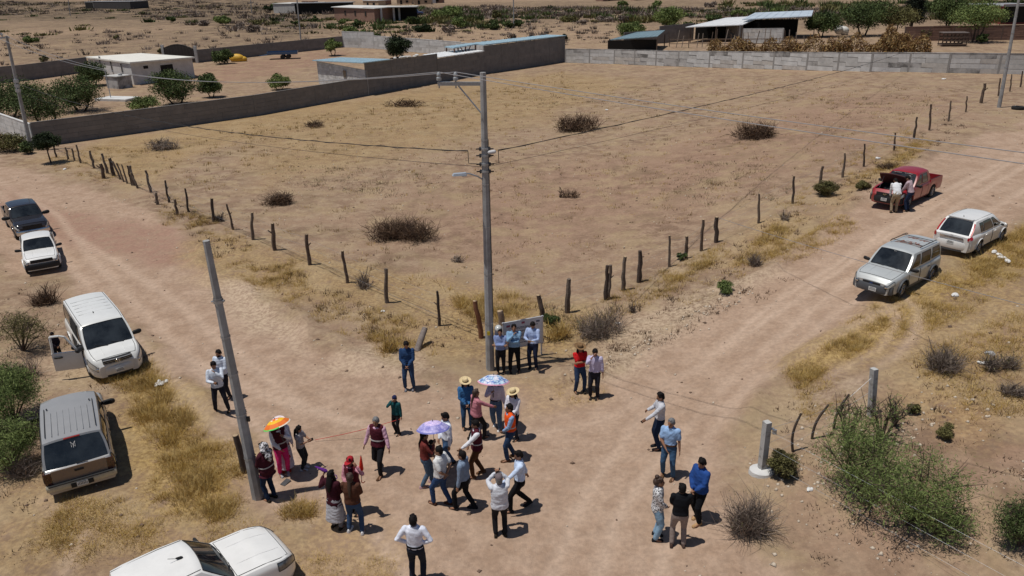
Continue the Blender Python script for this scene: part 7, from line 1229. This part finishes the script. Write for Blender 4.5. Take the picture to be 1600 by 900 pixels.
grass('lot_weeds', LG, STRAWM, [.30, .20, .50], .22, 13, .20, .028); grass('dark_weeds', [(LG[1][0], 520, .9), (LG[0][0], 200, .9), ([(1180, 640), (1330, 580), (1640, 520), (1640, 900), (1280, 900)], 260, .8), ([(0, 440), (100, 440), (240, 570), (60, 900), (0, 900)], 150, .8), ([(560, 520), (860, 540), (1000, 520), (960, 470), (700, 470)], 180, .9), ([(880, 560), (1240, 420), (1240, 440), (900, 600)], 160, .9), ([(220, 300), (330, 400), (640, 560), (700, 540), (480, 430), (300, 330)], 300, 1.2), ([(880, 520), (1120, 400), (1340, 270), (1480, 180), (1510, 200), (1340, 320), (1150, 430), (960, 540)], 320, 1.2)], TWIG, [.6, .4], .15, 9, .10, .026, .9)
grass('olive_weeds', [([(1060, 250), (1200, 250), (1240, 310), (1120, 330), (1040, 300)], 90, 1), ([(840, 148), (1000, 146), (1010, 160), (850, 164)], 60, 1), ([(500, 260), (660, 270), (640, 310), (480, 300)], 70, 1), ([(1280, 150), (1480, 155), (1460, 185), (1300, 185)], 80, 1), ([(420, 240), (900, 250), (1000, 330), (700, 330), (450, 290)], 120, .7), ([(820, 480), (960, 480), (960, 520), (840, 530)], 60, 1.6)], OLIVE + TWIG[:1], [.4, .3, .3], .20, 18, .30, .022, .9)
grass('far_scrub', [([(-300, 60), (500, 38), (540, 62), (130, 100), (-300, 120)], 260, 2.2), ([(560, 66), (900, 70), (1060, 60), (960, 26), (700, 30), (560, 46)], 300, 2.4)], TWIGG, [.5, .5], .34, 26, .6, .16, .8)
grass('dark_scrub', [([(-300, -2), (440, 6), (560, 20), (560, 50), (440, 62), (330, 48), (200, 22), (-300, 30)], 800, 1), ([(600, 13), (800, 10), (1100, 14), (1300, 20), (1250, 34), (1000, 26), (700, 30)], 600, 1), ([(1100, 18), (1640, 4), (1640, 30), (1300, 34)], 260, 1)], TWIGG + OLIVE[1:], [.35, .45, .2], 1.0, 26, 1.7, .45, .95)
grass('green_scrub', [([(600, 14), (1100, 14), (1250, 22), (1050, 40), (900, 34), (640, 40)], 110, 1), ([(1130, 8), (1640, 3), (1640, 26), (1300, 32), (1130, 26)], 150, 1.2), ([(380, 34), (560, 26), (800, 36), (800, 52), (560, 58)], 70, .8), ([(-100, 14), (300, 14), (420, 40), (0, 60)], 50, .7)], GREEN + OLIVE[:1], [.4, .3, .3], 1.5, 60, 1.3, .5, .9)
# stones and clods
def stones(name, polys, m, lo, hi):
    VV = []; FF = []; o = 0; base = np.array([(1, 0, 0), (-1, 0, 0), (0, 1, 0), (0, -1, 0), (0, 0, .8), (0, 0, -.6)]); fc = np.array([(4, 0, 2), (4, 2, 1), (4, 1, 3), (4, 3, 0), (5, 2, 0), (5, 1, 2), (5, 3, 1), (5, 0, 3)])
    for poly, n in polys:
        p = scatter(poly, n); r = lo + (hi - lo) * nr.random(len(p)) ** 3; v = base[None] * r[:, None, None] * nr.uniform(.6, 1.3, (len(p), 6, 3)); a = nr.uniform(0, 6.28, len(p)); x = v[..., 0] * np.cos(a)[:, None] - v[..., 1] * np.sin(a)[:, None] + p[:, :1]; y = v[..., 0] * np.sin(a)[:, None] + v[..., 1] * np.cos(a)[:, None] + p[:, 1:2]; z = v[..., 2] + gz(p[:, 0], p[:, 1])[:, None]
        VV.append(np.stack([x, y, z], -1).reshape(-1, 3)); FF.append((fc[None] + (np.arange(len(p)) * 6)[:, None, None]).reshape(-1, 3) + o); o += len(p) * 6
    return tag(link(name, np_mesh(name, np.concatenate(VV), np.concatenate(FF), m)), kind='stuff')
ALL = [(0, 280), (700, 200), (1600, 160), (1640, 900), (0, 900)]
stones('pale_stones', [(ALL, 1900), ([(860, 600), (1100, 480), (1240, 420), (1000, 560)], 250), ([(1160, 700), (1400, 600), (1640, 650), (1640, 900), (1200, 900)], 500)], mat('stone_pale', (.52, .44, .35), .9, 0, .2, 3), .012, .075); stones('dark_stones', [(ALL, 1100), ([(140, 260), (880, 110), (1520, 140), (950, 400), (560, 420)], 500)], mat('stone_brown', (.16, .105, .075), .9, 0, .25, 3), .015, .09)
# litter
LIT = mat('white_litter', (.70, .70, .69), .6, 0, .15, 6)
for k, (px, py, sz, lab) in enumerate([(1494, 465, .22, 'crumpled white plastic bag on the straw below the silver SUV'), (1370, 248, .22, 'white plastic bag on the verge beyond the red pickup'), (1538, 568, .20, 'white plastic litter among brown shrubs at right'), (1548, 554, .20, 'grey torn plastic caught in shrubs at right'), (248, 603, .28, 'crumpled pale paper on the grass verge below the white van'), (258, 600, .16, 'small pale rag beside the crumpled paper on the left verge'), (964, 507, .14, 'white litter on the pale bank beside the grey purple shrub'), (598, 487, .12, 'white scrap on the bank below the fence'), (948, 172, .22, 'white scrap in the upper lot near the round mound'), (1421, 110, .3, 'white bag at the foot of the far wall'), (1475, 124, .25, 'white scrap on bare ground before the far wall'), (1266, 766, .12, 'white scrap beside the feathery shrub'), (40, 235, .35, 'white rubble at the foot of the far left pole'), (101, 265, .2, 'white scrap under the far left fence'), (1565, 404, .3, 'pale long strip of cloth on the straw at right')]):
    t = thing('litter', lab, 'litter', gat(px, py), rng.uniform(0, 360), 'white litter'); b = MB()
    for q in range(4): b.ell((rng.uniform(-1, 1) * sz * (.4 if px != 1565 else 2), rng.uniform(-1, 1) * sz * .4, sz * .18), (sz * rng.uniform(.35, .7), sz * rng.uniform(.25, .5), sz * rng.uniform(.12, .34)), Matrix.Rotation(rng.random() * 3, 3, 'Z') @ Matrix.Rotation(rng.uniform(-.6, .6), 3, 'X'), 7, 4)
    b.build('crumple', LIT if px != 1548 else mat('grey_litter', (.36, .36, .37), .6, 0, .2, 4), t)
t = thing('tyre', 'black tyre lying at the foot of the far right pole', 'tyre', gat(1590, 171), 0); MB().lathe([(.2, .02), (.42, .0), (.46, .12), (.42, .24), (.2, .22), (.2, .02)], (0, 0, 0), 18).build('rubber', TYRE, t, 40)
t = thing('metal_plate', 'small dark sheet lying on the dirt near the leaning pole', 'plate', gat(446, 752), 30); MB().box((0, 0, .02), (.16, .24, .012), Matrix.Rotation(R(8), 3, 'X')).build('sheet', mat('sheet_grey', (.07, .07, .075), .5, .3, .2), t)
print('TRIS', sum(len(o.data.loop_triangles) if o.data.loop_triangles else sum(len(p.vertices) - 2 for p in o.data.polygons) for o in bpy.data.objects if o.type == 'MESH'))
